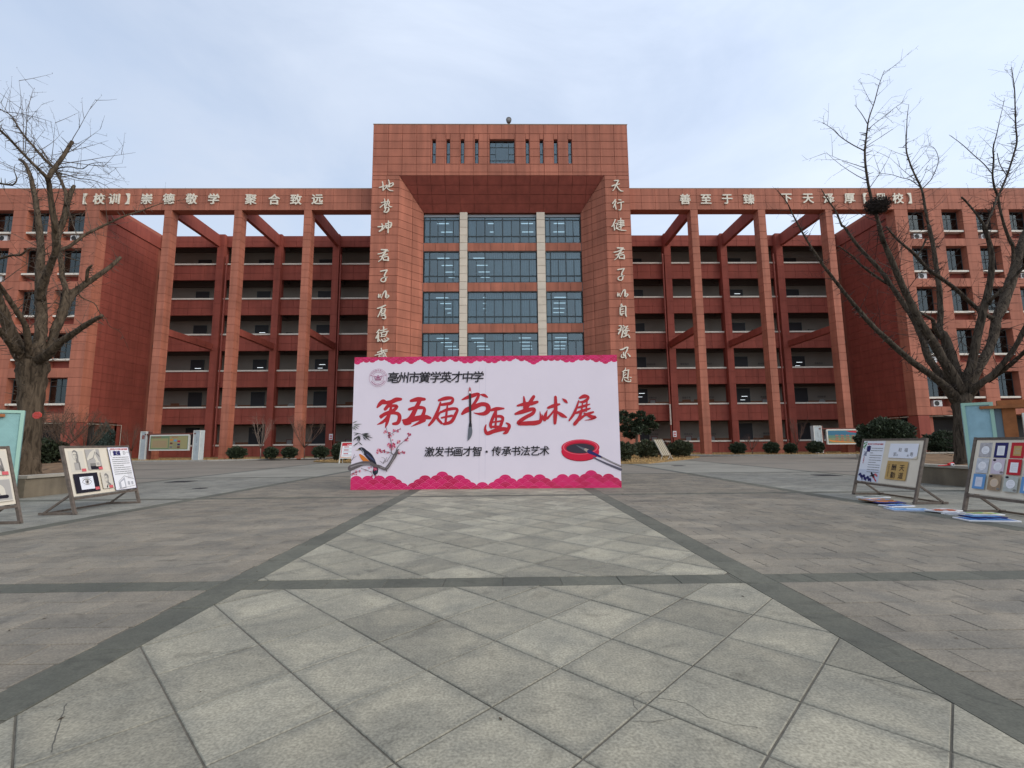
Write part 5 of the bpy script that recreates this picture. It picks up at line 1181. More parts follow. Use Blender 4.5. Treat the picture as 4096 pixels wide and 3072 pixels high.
def left1(p, w_, h):
    x = lambda f: f*w_; y = lambda f: f*h
    sheet_(p, PAPER, x(.06), y(.50), x(.26), y(.93)); bust(p, x(.15), y(.68), .26); tagred(p, x(.23), y(.53))
    sheet_(p, MIDG, x(.29), y(.52), x(.50), y(.96)); 
    p.stroke('drawing', PAPER, [(x(.31), y(.75), .05), (x(.37), y(.83), .12), (x(.42), y(.90), .10), (x(.44), y(.94), .04)]); p.stroke('drawing', PAPER, [(x(.40), y(.86), .10), (x(.43), y(.76), .07), (x(.445), y(.68), .08)]); p.stroke('drawing', SHADE, [(x(.33), y(.74), .012), (x(.39), y(.78), .014), (x(.43), y(.90), .018)]); p.stroke('drawing', SHADE, [(x(.45), y(.88), .035), (x(.49), y(.80), .02)])
    p.rect('drawing', BLACKM, x(.33), y(.53), x(.49), y(.60)); p.rect('drawing', SHADE, x(.33), y(.60), x(.42), y(.66)); p.rect('drawing', PAPER, x(.41), y(.59), x(.475), y(.69)); p.rect('drawing', MIDG, x(.42), y(.61), x(.465), y(.67)); tagred(p, x(.47), y(.545))
    sheet_(p, BLACKM, x(.06), y(.07), x(.40), y(.46)); sheet_(p, BWH, x(.135), y(.13), x(.325), y(.39)); tagred(p, x(.36), y(.13))
    cx, cy = x(.23), y(.28); 
    p.stroke('drawing', SHADE, [(cx-.13, cy, .006), (cx-.06, cy+.055, .018), (cx+.04, cy+.055, .018), (cx+.12, cy, .008)]); p.stroke('drawing', SHADE, [(cx-.13, cy, .006), (cx-.04, cy-.05, .010), (cx+.05, cy-.045, .010), (cx+.12, cy, .006)]); p.ell('drawing', MIDG, cx, cy+.005, .052, .052, k=20); p.ell('drawing', BLACKM, cx, cy+.005, .028, .028, k=16); p.ell('drawing', BWH, cx-.012, cy+.018, .009, .009, k=8); p.stroke('drawing', MIDG, [(cx-.12, cy+.07, .006), (cx, cy+.095, .012), (cx+.11, cy+.06, .006)])
    for k in range(5): p.stroke('drawing', SHADE, [(cx-.08+.04*k, cy-.05, .003), (cx-.09+.045*k, cy-.075, .002)], smooth=False)
    sheet_(p, PAPER, x(.44), y(.10), x(.61), y(.46)); s = .24; bx_, by_ = x(.515), y(.22)
    st = lambda m, pts: p.stroke('drawing', m, [(bx_+a*s, by_+b_*s, c_*s) for a, b_, c_ in pts])
    p.ell('drawing', MIDG, bx_, by_+.36*s, .23*s, .42*s, k=16); p.ell('drawing', PAPER, bx_-.06*s, by_+.32*s, .15*s, .30*s, k=16); st(SHADE, [(-.15, .70, .1), (.02, .80, .14), (.2, .62, .14), (.2, .42, .1)]); st(SHADE, [(-.17, .42, .05), (.0, .44, .06)]); st(SHADE, [(-.12, .12, .04), (0, .12, .05)]); st(SHADE, [(.12, .2, .1), (.1, 0, .14), (.3, -.2, .2)]); st(BLACKM, [(-.12, -.4, .12), (.02, -.15, .05)]); tagred(p, x(.56), y(.13))
    sheet_(p, WHITE, x(.625), y(.03), x(.975), y(.985)); F_ = mat('thin_blue_border', (.06, .06, .22)); 
    for a in ((.622, .028, .627, .988), (.973, .028, .978, .988), (.622, .983, .978, .989), (.622, .026, .978, .032)): p.rect('sheet_border', F_, x(a[0]), y(a[1]), x(a[2]), y(a[3]))
    p.text('heading', TRED, '黉学英才中学第五届书画展', x(.81), y(.945), .045, .02); p.text('title', DBLUE, '素描', x(.755), y(.855), .115, .05); p.text('title', GREY, 'D', x(.885), y(.86), .11); p.text('title', GREY, 'rawing', x(.94), y(.875), .035)
    p.stroke('drawing', LGREY, [(x(.65), y(.93), .02), (x(.655), y(.88), .03), (x(.65), y(.82), .014), (x(.66), y(.78), .01)])
    p.lines('body_text', GREY, x(.655), x(.945), y(.36), y(.78), 9, .011)
    p.stroke('drawing', GREY, [(x(.68), y(.20), .006), (x(.80), y(.33), .008), (x(.96), y(.24), .006)], smooth=False); p.poly('drawing', LGREY, [(x(.69), y(.05)), (x(.80), y(.06)), (x(.80), y(.30)), (x(.69), y(.19))]); p.poly('drawing', WHITE, [(x(.72), y(.07)), (x(.78), y(.08)), (x(.78), y(.24)), (x(.72), y(.19))]); p.rect('drawing', LGREY, x(.84), y(.12), x(.87), y(.2)); p.rect('drawing', LGREY, x(.9), y(.12), x(.93), y(.19)); p.stroke('drawing', GREY, [(x(.66), y(.05), .005), (x(.96), y(.09), .005)], smooth=False)
    for k in range(4): p.stroke('drawing', GREY, [(x(.86+.025*k), y(.26), .005), (x(.87+.02*k), y(.36), .004), (x(.855+.03*k), y(.43), .003)])
def left2(p, w_, h):
    x = lambda f: f*w_; y = lambda f: f*h
    for k, x0 in enumerate((.05, .37, .70)):
        sheet_(p, PAPER, x(x0), y(.53), x(x0+.26), y(.95)); sheet_(p, PAPER, x(x0), y(.08), x(x0+.26), y(.47)); p.rect('drawing', MIDG, x(x0+.01), y(.10), x(x0+.25), y(.45))
        for j in range(6): p.stroke('drawing', SHADE, [(x(x0+.03+.03*j), y(.60+.02*j), .03), (x(x0+.08+.025*j), y(.70-.02*j), .05), (x(x0+.05+.03*j), y(.82), .015)])
        p.stroke('drawing', PAPER, [(x(x0+.10), y(.38), .05), (x(x0+.15), y(.30), .12), (x(x0+.17), y(.2), .08)]); p.stroke('drawing', BLACKM, [(x(x0+.08), y(.16), .05), (x(x0+.2), y(.16), .06)]); p.stroke('drawing', SHADE, [(x(x0+.09), y(.3), .03), (x(x0+.12), y(.2), .04)]); tagred(p, x(x0+.22), y(.56))
def right1(p, w_, h):
    x = lambda f: f*w_; y = lambda f: f*h
    sheet_(p, BWH, x(.02), y(.02), x(.40), y(.985)); sheet_(p, mat('cool_paper', (.58, .62, .70)), x(.02), y(.02), x(.40), y(.30))
    p.text('heading', TRED, '黉学英才中学第五届书画展', x(.235), y(.91), .043, .02); p.text('title', DBLUE, '書', x(.13), y(.80), .16, .03); p.text('title', DBLUE, '法', x(.085), y(.68), .12, .02); p.text('title', TRED, '作品展示', x(.075), y(.59), .04, .02, vert=True)
    p.lines('body_text', GREY, x(.17), x(.38), y(.22), y(.84), 11, .012)
    for (a, b_, r_) in ((.04, .93, .03), (.06, .87, .035), (.035, .84, .025), (.075, .95, .025), (.08, .90, .02), (.055, .81, .02)): p.ell('leaf_print', GREEN, x(a), y(b_), r_, r_*.7, k=8, rot=a*900)
    for (a, b_, c_, d_) in ((.05, .16, .09, .10), (.09, .12, .12, .05), (.13, .13, .16, .06), (.16, .07, .19, .04), (.20, .10, .24, .04), (.25, .06, .28, .03)): p.stroke('drawing', DBLUE, [(x(a), y(b_), .05), (x((a+c_)/2), y(b_+.02), .06), (x(c_), y(d_), .025)])
    p.stroke('drawing', BLACKM, [(x(.27), y(.22), .05), (x(.32), y(.13), .05)]); p.stroke('drawing', BLACKM, [(x(.25), y(.15), .02), (x(.34), y(.2), .04)]); p.stroke('drawing', PRED, [(x(.34), y(.2), .05), (x(.37), y(.17), .04)]); p.stroke('drawing', TRED, [(x(.31), y(.14), .02), (x(.37), y(.05), .03)])
    sheet_(p, BWH, x(.50), y(.60), x(.93), y(.92)); p.poly('pinned_sheet', CREAM, [(x(.86), y(.595)), (x(.935), y(.595)), (x(.935), y(.66))])
    for k, (a, b_) in enumerate(((.60, .68), (.67, .78), (.76, .78), (.85, .69), (.64, .66), (.80, .66))): p.text('calligraphy', GREY, '家和福寿安康'[k], x(a), y(b_), .10 if k < 4 else .05)
    sheet_(p, GOLD, x(.51), y(.12), x(.83), y(.53))
    for c_, a, b_ in (('天', .75, .39), ('道', .75, .22), ('酬', .63, .39), ('勤', .63, .22)): p.text('calligraphy', INK, c_, x(a), y(b_), .15, .01)
    p.text('calligraphy', INK, '岁次辛丑春月书', x(.55), y(.44), .038, vert=True)
def right2(p, w_, h):
    x = lambda f: f*w_; y = lambda f: f*h
    cols_ = [[('g', .0), ('k', 0), ('r', 0)], [('w', 0), ('p', 0), ('r2', 0)], [('b', 0), ('br', 0), ('gr', 0)]]
    mm = {'g': mat('grey_landscape_sheet', (.40, .38, .38), noise=.25, nscale=20), 'k': DBLUE, 'r': TRED, 'w': mat('misty_sheet', (.50, .52, .55), noise=.2, nscale=14), 'p': PINKW, 'r2': TRED, 'b': SKYB, 'br': KRAFT, 'gr': mat('grey_green_sheet', (.42, .44, .40), noise=.15, nscale=15)}
    inn = {'g': WHITE, 'k': WHITE, 'r': GOLD, 'w': WHITE, 'p': WHITE, 'r2': WHITE, 'b': mat('pale_blue_paper', (.58, .62, .70)), 'br': mat('tan_disc', (.60, .46, .32)), 'gr': WHITE}
    for r_ in range(3):
        for c_ in range(6):
            key = cols_[r_][c_ % 3][0]; x0 = .06+.155*c_; y0 = .68-.285*r_
            sheet_(p, mm[key], x(x0), y(y0), x(x0+.125), y(y0+.265)); cx, cy = x(x0+.0625), y(y0+.13)
            if key in ('k', 'b', 'r', 'r2'): p.rect('small_panel', inn[key], cx-.065, cy-.09, cx+.065, cy+.08)
            else: p.ell('small_panel', inn[key], cx, cy, .075, .075, k=20)
            p.lines('body_text', LGREY, cx-.045, cx+.045, cy-.06, cy+.05, 5, .004)
            if key in ('p', 'gr', 'br'): p.ell('blot', BLACKM, cx-.07, cy+.11, .03, .02, k=8); p.ell('blot', SHADE, cx+.08, cy-.10, .03, .02, k=8)
easel('brown framed board of pencil drawings with a black mounted eye, beside the left tree planter', (-8.33, 9.66), (-8.48, 11.5), -1, left1)
easel('brown framed board of charcoal drawings cut off by the left edge', (-8.28, 6.80), (-8.36, 8.64), -1, left2)
easel('brown framed calligraphy board with a golden square sheet above the pile of paintings', (8.46, 9.79), (8.58, 11.67), 1, right1)
easel('brown framed board with rows of small coloured sheets at the right edge', (8.30, 6.85), (8.40, 8.68), 1, right2)

# paintings lying on the paving
def canvas(label, x, y, z, w_, d_, rot, m, art, border=WHITE):
    t = thing('painted_board', label, 'painting', (x, y, z), 'painted boards lying on the paving'); t.rotation_euler = (0, 0, R(rot))
    def bb(x0, x1, y0, y1, z0, z1, nm_, mm): 
        me = MB().box(x0, x1, y0, y1, z0, z1).mesh(nm_); me.materials.append(mm); o = bpy.data.objects.new(nm_, me); COL.objects.link(o); o.parent = t
    bb(-w_/2, w_/2, -d_/2, d_/2, 0, .018, 'board', border)
    bb(-w_/2+.03, w_/2-.03, -d_/2+.03, d_/2-.03, .0185, .0195, 'painted_surface', m)
    rnd = random.Random(int(x*100)); b_ = MB()
    for k in range(14):
        cx, cy = rnd.uniform(-w_*.36, w_*.36), rnd.uniform(-d_*.36, d_*.36); l_ = rnd.uniform(.03, .12); a = rnd.uniform(0, 3)
        b_.face([(cx+l_*math.cos(a+q)*(1 if i % 2 else .4), cy+.5*l_*math.sin(a+q), .0202+.0002*k) for i, q in enumerate((0, 1, 2.1, 3.1, 4.2, 5.3))])
    me = b_.mesh('brushwork'); me.materials.append(art); o = bpy.data.objects.new('brushwork', me); COL.objects.link(o); o.parent = t
def gp(x, y): r = cam_vec((3400+x/3.178-2048)/F, -(1950+y/3.178-1536)/F); t = -CH/r.z; return CX+r.x*t, r.y*t
def cv(label, px, py, z, w_, d_, rot, m, art, **k): q = gp(px, py); canvas(label, q[0], q[1], z, w_*.86, d_*.72, rot, m, art, **k)
cv('white backed board under the pile nearest the calligraphy board', 590, 238, .002, .62, .42, 8, mat('night_blue_paint', (.03, .05, .22)), SKYB)
cv('dark blue painted board in the left pile on the paving', 470, 205, .024, .62, .46, -12, mat('night_blue_paint', (.03, .05, .22)), ORG, border=mat('navy_edge', (.03, .03, .12)))
cv('orange edged board second from the top of the left pile', 330, 190, .046, .62, .44, 6, SKYB, ORG, border=mat('brown_edge', (.30, .15, .06)))
cv('pale green painted board on top of the left pile', 300, 168, .068, .70, .42, 14, mat('pale_green_paint', (.40, .46, .38)), GREY)
cv('bright blue sky painting lying flat between the two piles', 760, 290, .002, .80, .52, -14, SKYB, mat('pale_sky_paint', (.45, .60, .75)), border=mat('grey_blue_edge', (.40, .42, .48)))
cv('white board half under the red and white painting', 1330, 338, .002, .42, .30, 20, WHITE, LGREY)
cv('white bordered painting with red and orange brushwork', 1190, 315, .024, .60, .42, 16, mat('pale_warm_paint', (.58, .48, .44)), mat('rust_paint', (.50, .10, .03)))
cv('large blue painted board at the bottom of the right pile', 1730, 415, .002, .85, .50, -10, mat('strong_blue_paint', (.02, .09, .30)), SKYB)
cv('dark blue edged board in the middle of the right pile', 1690, 395, .024, .62, .40, -6, mat('strong_blue_paint', (.02, .09, .30)), SKYB, border=DBLUE)
cv('small green landscape painting on top of the right pile', 1690, 375, .046, .56, .36, -8, mat('meadow_green_paint', (.16, .36, .06)), mat('pale_yellow_paint', (.55, .50, .22)))

# ================================================================== NOTICE BOARD STANDS
CY = mat('pale_cyan_render', (.23, .40, .385), .85, noise=.08, nscale=6, bump=.2); CYR = mat('pale_blue_render', (.27, .43, .49), .85, noise=.08, nscale=6, bump=.2); CYE = mat('pale_cyan_edge', (.31, .49, .40), .85); ORB = mat('orange_brown_timber', (.29, .105, .035), .7, noise=.18, nscale=8); DBR = mat('dark_brown_timber', (.15, .05, .035), .7, noise=.15, nscale=6); PGR = mat('pale_grey_pillar', (.42, .46, .46), .85, noise=.08, nscale=4); WFR = mat('white_board_frame', (.66, .65, .58), .6)
def stand(label, o_, u_, H_, cols_, wood, words, content, n_side=1, total=6.3, near=False):
    u_ = V((*u_, 0)).normalized(); n_ = V((u_.y, -u_.x, 0)); t = thing('notice_stand', label, 'notice board', o_, 'roofed notice board stands'); o_ = V(o_)
    def bx(nm_, m, a, b_, c, d, z0, z1, par=t): return MB().prism([(a, z0), (b_, z0), (b_, z1), (a, z1)], o_, u_, V((0,0,1)), n_, -d, -c).build(nm_, m, par)
    pw = .78
    for k, a in enumerate((0, total-pw)):
        pl = bx('pillar', cols_[0], a, a+pw, .0, .42, 0, H_); 
        for (q0, q1, z0, z1) in ((a, a+.06, 0, H_), (a+pw-.06, a+pw, 0, H_), (a+.06, a+pw-.06, H_-.06, H_), (a+.06, a+pw-.06, 0, .06)): bx('pillar_edge', cols_[1], q0, q1, -.03, 0, z0, z1, pl)
        if words: 
            p = Print(o_, u_, (0,0,1), pl, base=.002, step=.001)
            if (k == 0) == words[2]: p.text('pillar_character', mat('faded_red_lettering', (.26, .07, .05)), words[0], a+pw/2, H_-.52, .42, .02); p.text('pillar_verse', LGREY, words[1], a+pw*.62, H_-1.0, .11, vert=True); p.text('pillar_verse', LGREY, words[1][::-1], a+pw*.36, H_-1.0, .11, vert=True)
            else: p.text('pillar_verse', GREY, words[1][:4], a+pw/2, H_-.6, .13, vert=True); p.text('pillar_verse', GREY, words[1][4:], a+pw/2, H_-1.4, .13, vert=True)
            p.flush()
    for a in (pw+.0, total-pw-.22): bx('post', wood, a, a+.22, .10, .34, 0, H_-.01)
    bx('roof_beam', wood, pw-.25, total-pw+.25, -.02, .46, H_-.34, H_-.22)
    fr = bx('board_frame', WFR, pw+.45, total-pw-.45, -.04, .12, .88, 2.28)
    p = Print(o_+n_*.04, u_, (0,0,1), fr, base=.002, step=.001); content(p, pw+.55, total-pw-.55, .98, 2.18); p.flush(); return t
def c_left(p, x0, x1, z0, z1):
    m1 = mat('green_poster', (.16, .22, .12)); m2 = mat('ochre_poster', (.34, .30, .14)); xm = (x0+x1)/2; p.rect('poster', m1, x0, z0, x1, z1); p.rect('poster', m2, x0+.12, z0+.12, xm-.08, z1-.22); p.rect('poster', mat('tan_poster', (.36, .26, .14)), x0+.3, z0+.2, xm-.25, z1-.42); p.rect('poster', m2, xm+.05, z0+.06, x1-.06, z1-.05); p.text('poster_heading', TRED, '社会主义核心价值', x0+.75, z1-.11, .13); p.text('poster_heading', TRED, '校园文明公约', xm+.72, z1-.13, .13)
    for a, b_, m in ((.15, .75, ORG), (.15, .45, DBR), (.15, .12, GREY), (.62, .70, SKYB), (1.05, .62, TRED), (1.05, .35, DBLUE), (1.05, .12, DBR)): p.rect('poster_picture', m, xm+a, z0+b_, xm+a+.32, z0+b_+.16)
    p.lines('poster_text', GREY, xm+.55, xm+1.0, z0+.1, z0+.6, 6, .02)
def c_right(p, x0, x1, z0, z1):
    p.rect('poster', mat('olive_poster', (.22, .24, .13)), x0, z0, x1, z1); p.rect('poster', mat('teal_poster', (.05, .16, .24)), x0+.03, z0+.75, x1-.03, z1-.03); p.rect('poster', mat('mid_green_poster', (.12, .22, .16)), x0+.03, z0+.5, x1-.03, z0+.75); p.poly('poster_ribbon', TRED, [(x1-1.1, z1-.04), (x1-.04, z1-.04), (x1-.04, z1-.25), (x1-.7, z1-.18)]); p.stroke('poster_ribbon', ORG, [(x0+.1, z0+.3, .10), (x0+.6, z0+.18, .14), (x1-.1, z0+.06, .05)])
    for r_, row in enumerate(('富强民主', '自由平等', '爱国敬业')):
        for k in range(4): p.text('poster_words', mat('pale_red_words', (.55, .16, .10)), row[k]+'和信诚友善'[k], x0+.85+k*.52, z1-.48-.22*r_, .15, .02)
stand('far notice stand with green posters and a red character on its left pillar', (-33.1, 44.0, .05), (7.2, -2.4), 2.62, (PGR, WFR), DBR, ('勤', '书山有路为径学', True), c_left, total=7.2)
stand('far notice stand with a teal poster, behind the calligraphy board', (28.9, 44.0, .05), (5.4, .2), 2.62, (PGR, WFR), DBR, ('善', '上善若水厚德物', False), c_right, total=5.5)
def c_near(p, x0, x1, z0, z1):
    p.rect('poster', mat('dim_green_poster', (.25, .28, .20)), x0, z0, x1, z1); p.rect('poster', DBLUE, x0, z0, x0+.04, z1); p.text('poster_heading', TRED, '书法作品展示', x0+.55, z1-.18, .13, .01); p.lines('poster_text', GREY, x0+.2, x0+1.1, z1-.62, z1-.3, 4, .015); p.rect('poster_picture', GREY, x0+.3, z1-.9, x0+.65, z1-.7)
def near_stand(sg):
    o_ = V((sg*11.84 + (0 if sg > 0 else -.02), 12.0, 0)); du = V((sg*1.0, -.92, 0)).normalized()
    nn = V((0, -1, 0)); t = thing('notice_stand', ('near pale blue notice stand behind the board of small coloured sheets' if sg > 0 else 'near pale cyan notice stand between the charcoal drawing board and the left tree'), 'notice board', o_, 'roofed notice board stands')
    n_ = V((du.y, -du.x, 0)); n_ = n_ if n_.y < 0 else -n_
    def bx(nm_, m, a, b_, c, d, z0, z1, par=t):
        poly = [(a, z0), (b_, z0), (b_, z1), (a, z1)]
        return MB().prism(poly, o_, du, V((0,0,1)), n_, -d, -c).build(nm_, m, par)
    H_ = 2.23
    for a in (0, 5.2):
        pl = bx('pillar', CYR if sg > 0 else CY, a, a+.58, 0, .40, 0, H_)
        for (q0, q1, z0, z1) in ((a, a+.07, 0, H_), (a+.51, a+.58, 0, H_), (a+.07, a+.51, H_-.07, H_)): bx('pillar_edge', CYE, q0, q1, -.03, 0, z0, z1, pl)
    bx('recessed_side', mat('shaded_blue_grey_render', (.20, .26, .30)), .58, .72, .12, .36, 0, 2.06)  # strip filling the gap beside the post, shade put into its colour
    for a in (.72, 4.85): bx('post', ORB, a, a+.24, .06, .30, 0, 2.16)
    bx('roof_beam', ORB, .33, 5.4, -.08, .48, 2.06, 2.13); bx('ridge_block', ORB, .66, 5.0, .04, .34, 2.13, 2.26)
    fr = bx('board_frame', WFR, 1.05, 4.75, -.05, .10, .75, 1.93)
    if sg > 0: p = Print(o_+n_*.05, du, (0,0,1), fr, base=.002, step=.001); c_near(p, 1.17, 4.6, .87, 1.80); p.flush()
    return t
near_stand(1); near_stand(-1)

# A-frame poster and deck chair --------------------------------------
t = thing('pavement_sign', 'small white framed red and white poster stand just left of the banner', 'poster stand', (-11.0, 34.3, 0))
b0 = V((-11.65, 34.2, 0)); su = V((1, 0, 0)); sv = V((.05, .16, 1)).normalized()
def sp_(a, b_): return b0 + su*a + sv*b_
for a in (.0, 1.02): MB().bar(sp_(a, 0), sp_(a, 1.52), .05).build('leg', WFR, t); MB().bar(sp_(a, 1.45), sp_(a, 0)+V((0, .75, 0)), .04).build('leg', WFR, t)
for z in (.36, 1.50): MB().bar(sp_(0, z), sp_(1.02, z), .05).build('rail', WFR, t)
pp = MB().prism([(.02, .38), (1.0, .38), (1.0, 1.48), (.02, 1.48)], b0, su, sv, su.cross(sv), -.01, .01).build('poster', WHITE, t)
p = Print(b0+su.cross(sv)*.01, su, sv, pp, base=.002, step=.001); p.rect('poster_header', TRED, .04, 1.24, .98, 1.46); p.text('poster_heading', WHITE, '公告栏', .62, 1.30, .14, .02); p.rect('poster_edge', TRED, .04, .40, .08, 1.24)
for z in (1.14, .92, .66): p.rect('poster_line', TRED, .22, z, .55, z+.05); p.lines('poster_text', LGREY, .16, .9, z-.16, z-.02, 3, .012)
p.stroke('poster_swoosh', ORG, [(.06, .44, .05), (.5, .42, .03), (.95, .46, .05)]); p.flush()
t = thing('deck_chair', 'folding chair with brown and cream striped cloth leaning by the shrubs right of the banner', 'deck chair', (11.2, 33.2, 0))
M_TUBEM = mat('pale_metal_tube', (.50, .48, .42), .5); ST = [mat('cream_stripe', (.52, .46, .34), .9), mat('brown_stripe', (.20, .155, .10), .9)]
tl, trr, blp, brp = V((10.62, 33.6, 1.50)), V((11.20, 33.6, 1.50)), V((11.02, 33.1, .36)), V((11.62, 33.1, .36))
for k in range(9):
    q0, q1 = k/9, (k+1)/9; b_ = MB(); f0, f1, f2, f3 = tl.lerp(trr, q0), tl.lerp(trr, q1), blp.lerp(brp, q1), blp.lerp(brp, q0); d_ = V((0, .012, 0)); nn = len(b_.v)
    b_.v += [tuple(x) for x in (f0, f1, f2, f3, f0+d_, f1+d_, f2+d_, f3+d_)]; b_.f += [(3,2,1,0), (4,5,6,7), (0,1,5,4), (2,3,7,6), (1,2,6,5), (3,0,4,7)]; b_.build('stripe', ST[(k+1) % 2], t)
MB().bar(tl, blp + (blp-tl)*.0, .03).build('rail', M_TUBEM, t); MB().bar(trr, V((11.75, 33.0, 0.0)), .03).build('rail', M_TUBEM, t); MB().bar(tl, trr, .05).build('top_bar', mat('brown_stripe', (.2,.15,.1)), t); MB().bar(blp, brp, .04).build('seat_bar', mat('brown_stripe', (.2,.15,.1)), t)
for a, b_ in ((V((11.05, 33.12, .38)), V((10.86, 33.1, 0))), (V((11.60, 33.1, .38)), V((11.28, 33.0, 0))), (V((11.28, 33.0, .015)), V((11.75, 33.0, .015))), (V((11.1, 33.3, .5)), V((11.25, 33.8, .0))), (V((11.65, 33.3, .5)), V((11.75, 33.8, .0)))): MB().bar(a, b_, .028).build('leg', M_TUBEM, t)

# ================================================================== PLANTERS
M_PLW = mat('stained_planter_stone', (.20, .165, .115), .9, col2=(.12, .10, .075), nscale=1.3, bump=.4, bscale=9, streak=.2)
M_PLC = mat('planter_coping_stone', (.34, .31, .255), .85, noise=.14, nscale=4)
M_SOIL = mat('planter_soil', (.24, .15, .075), .95, col2=(.10, .06, .035), nscale=3, bump=.8, bscale=14)
def planter(sg, label):
    t = thing('tree_planter', label, 'planter', (sg*14.2, 14.2, 0), 'raised stone tree planters')
    a = 12.50 if sg < 0 else 12.80
    P0 = [(a, 12.85), (a, 15.4), (a+4.1, 19.8), (a+10, 27.5), (a+19, 27.5), (a+19, 12.85)]
    if sg < 0: P0 = [(-x, y) for x, y in P0]
    rnd = random.Random(sg+5)
    for i in range(len(P0)):
        A, B = V((*P0[i], 0)), V((*P0[(i+1) % len(P0)], 0)); d = (B-A).normalized(); n = V((-d.y, d.x, 0)); C_ = V((sg*20, 18, 0))
        if n.dot(C_-A) < 0: n = -n
        ln = (B-A).length; q = [(0, .0), (ln, .0), (ln, .50), (0, .50)]
        MB().prism([(.01, 0), (ln-.31, 0), (ln-.31, .5), (.01, .5)], A + n*0, d, V((0,0,1)), n, 0, .30).build('wall', M_PLW, t)
        k = max(1, round(ln/1.2))
        for m in range(k):
            s0, s1 = ln*m/k+.004, ln*(m+1)/k-.004
            if m == k-1: s1 -= .39
            MB().prism([(s0, .502), (s1, .502), (s1, .575), (s0, .575)], A - n*.05, d, V((0,0,1)), n, 0, .42).build('coping_stone', M_PLC, t)
    b = MB(); nx, ny = 40, 30
    xs0, xs1 = a+.1, a+18.9
    def ok(x, y): return inside((sg*x, y), P0)
    for jy in range(ny+1):
        for ix in range(nx+1):
            x = xs0+(xs1-xs0)*ix/nx; y = 13.0+(27.4-13.0)*jy/ny; r_ = math.hypot(x-14.4, y-14.4); b.v.append((sg*x, y, .47+rnd.uniform(-.02, .04)+.12*math.exp(-(r_/1.1)**2)))
    for jy in range(ny):
        for ix in range(nx):
            x = xs0+(xs1-xs0)*(ix+.5)/nx; y = 13.0+(27.4-13.0)*(jy+.5)/ny; lim = a+.1 if y < 15.4 else (a+.1+(y-15.4)*4.1/4.4 if y < 19.8 else a+4.2+(y-19.8)*5.9/7.7)
            if x > lim+.25: kk = jy*(nx+1)+ix; b.f.append((kk, kk+1, kk+nx+2, kk+nx+1))
    b.build('soil', M_SOIL, t, smooth=True)
planter(-1, 'stained stone planter round the left bare tree'); planter(1, 'stained stone planter round the right bare tree')

# ================================================================== TREES
def bark(name, c1, c2, sc=1.0, ridge=.9):
    m = bpy.data.materials.new(name); m.use_nodes = True; MATS[name] = m; t = m.node_tree; n = t.nodes; l = t.links; b = n['Principled BSDF']; b.inputs['Roughness'].default_value = .95; b.inputs['Specular IOR Level'].default_value = .1
    g_ = n.new('ShaderNodeNewGeometry'); mp_ = n.new('ShaderNodeMapping'); mp_.inputs['Scale'].default_value = (9*sc, 9*sc, 1.7*sc); l.new(g_.outputs['Position'], mp_.inputs[0])
    v_ = n.new('ShaderNodeTexNoise'); v_.inputs['Scale'].default_value = 1; v_.inputs['Detail'].default_value = 8; v_.inputs['Distortion'].default_value = 1.0; v_.inputs['Roughness'].default_value = .6; l.new(mp_.outputs[0], v_.inputs['Vector'])
    r = n.new('ShaderNodeMapRange'); r.inputs[1].default_value = .36; r.inputs[2].default_value = .60; l.new(v_.outputs[0], r.inputs[0])
    mx_ = n.new('ShaderNodeMix'); mx_.data_type = 'RGBA'; l.new(r.outputs[0], mx_.inputs[0]); mx_.inputs[6].default_value = (*c2, 1); mx_.inputs[7].default_value = (*c1, 1); l.new(mx_.outputs[2], b.inputs['Base Color'])
    bp = n.new('ShaderNodeBump'); bp.inputs['Strength'].default_value = ridge; bp.inputs['Distance'].default_value = .05; l.new(v_.outputs[0], bp.inputs['Height']); l.new(bp.outputs[0], b.inputs['Normal']); return m
M_BARK = bark('ginkgo_bark', (.112, .083, .056), (.034, .025, .017)); M_BARKR = bark('grey_mossy_bark', (.092, .072, .053), (.026, .020, .015), 1.3)
M_TWIG = mat('grey_brown_twig', (.085, .066, .050), .9, isl=.25); M_TWIGD = mat('dark_twig', (.045, .034, .028), .9, isl=.25)
def smooth_path(P, sub_=4):
    Q = []
    for i in range(len(P)-1):
        p0, p1, p2, p3 = P[max(i-1, 0)], P[i], P[i+1], P[min(i+2, len(P)-1)]
        for k in range(sub_):
            t = k/sub_; Q.append(tuple(.5*((2*p1[j]) + (-p0[j]+p2[j])*t + (2*p0[j]-5*p1[j]+4*p2[j]-p3[j])*t*t + (-p0[j]+3*p1[j]-3*p2[j]+p3[j])*t**3) for j in range(4)))
    Q.append(P[-1]); return Q
def twig(mb, p, d, ln, r, rnd, depth=0, k=3, droop=.0):
    n = 5 if ln > .35 else 3; pts = [p.copy()]; rad = [r]; q = p.copy(); d = d.normalized()
    for i in range(n):
        d = (d + V((rnd.uniform(-.075, .075), rnd.uniform(-.075, .075), rnd.uniform(-.05, .09)-droop))).normalized(); q = q + d*ln/n; pts.append(q.copy()); rad.append(max(.0022, r*(1-.75*(i+1)/n)))
        if depth < 2 and ln > .3 and i > 0 and rnd.random() < (.5 if depth == 0 else .2):
            s_ = d.orthogonal(); s_.rotate(Matrix.Rotation(rnd.uniform(0, 6.28), 3, d)); twig(mb, q, d*.7+s_*.75, ln*rnd.uniform(.3, .55), r*.6, rnd, depth+1, k)
        elif rnd.random() < .5:
            s_ = d.orthogonal(); s_.rotate(Matrix.Rotation(rnd.uniform(0, 6.28), 3, d)); mb.tube([q, q+s_*.035], [r*.7, r*.3], 3, False)
    mb.tube(pts, rad, k, False)
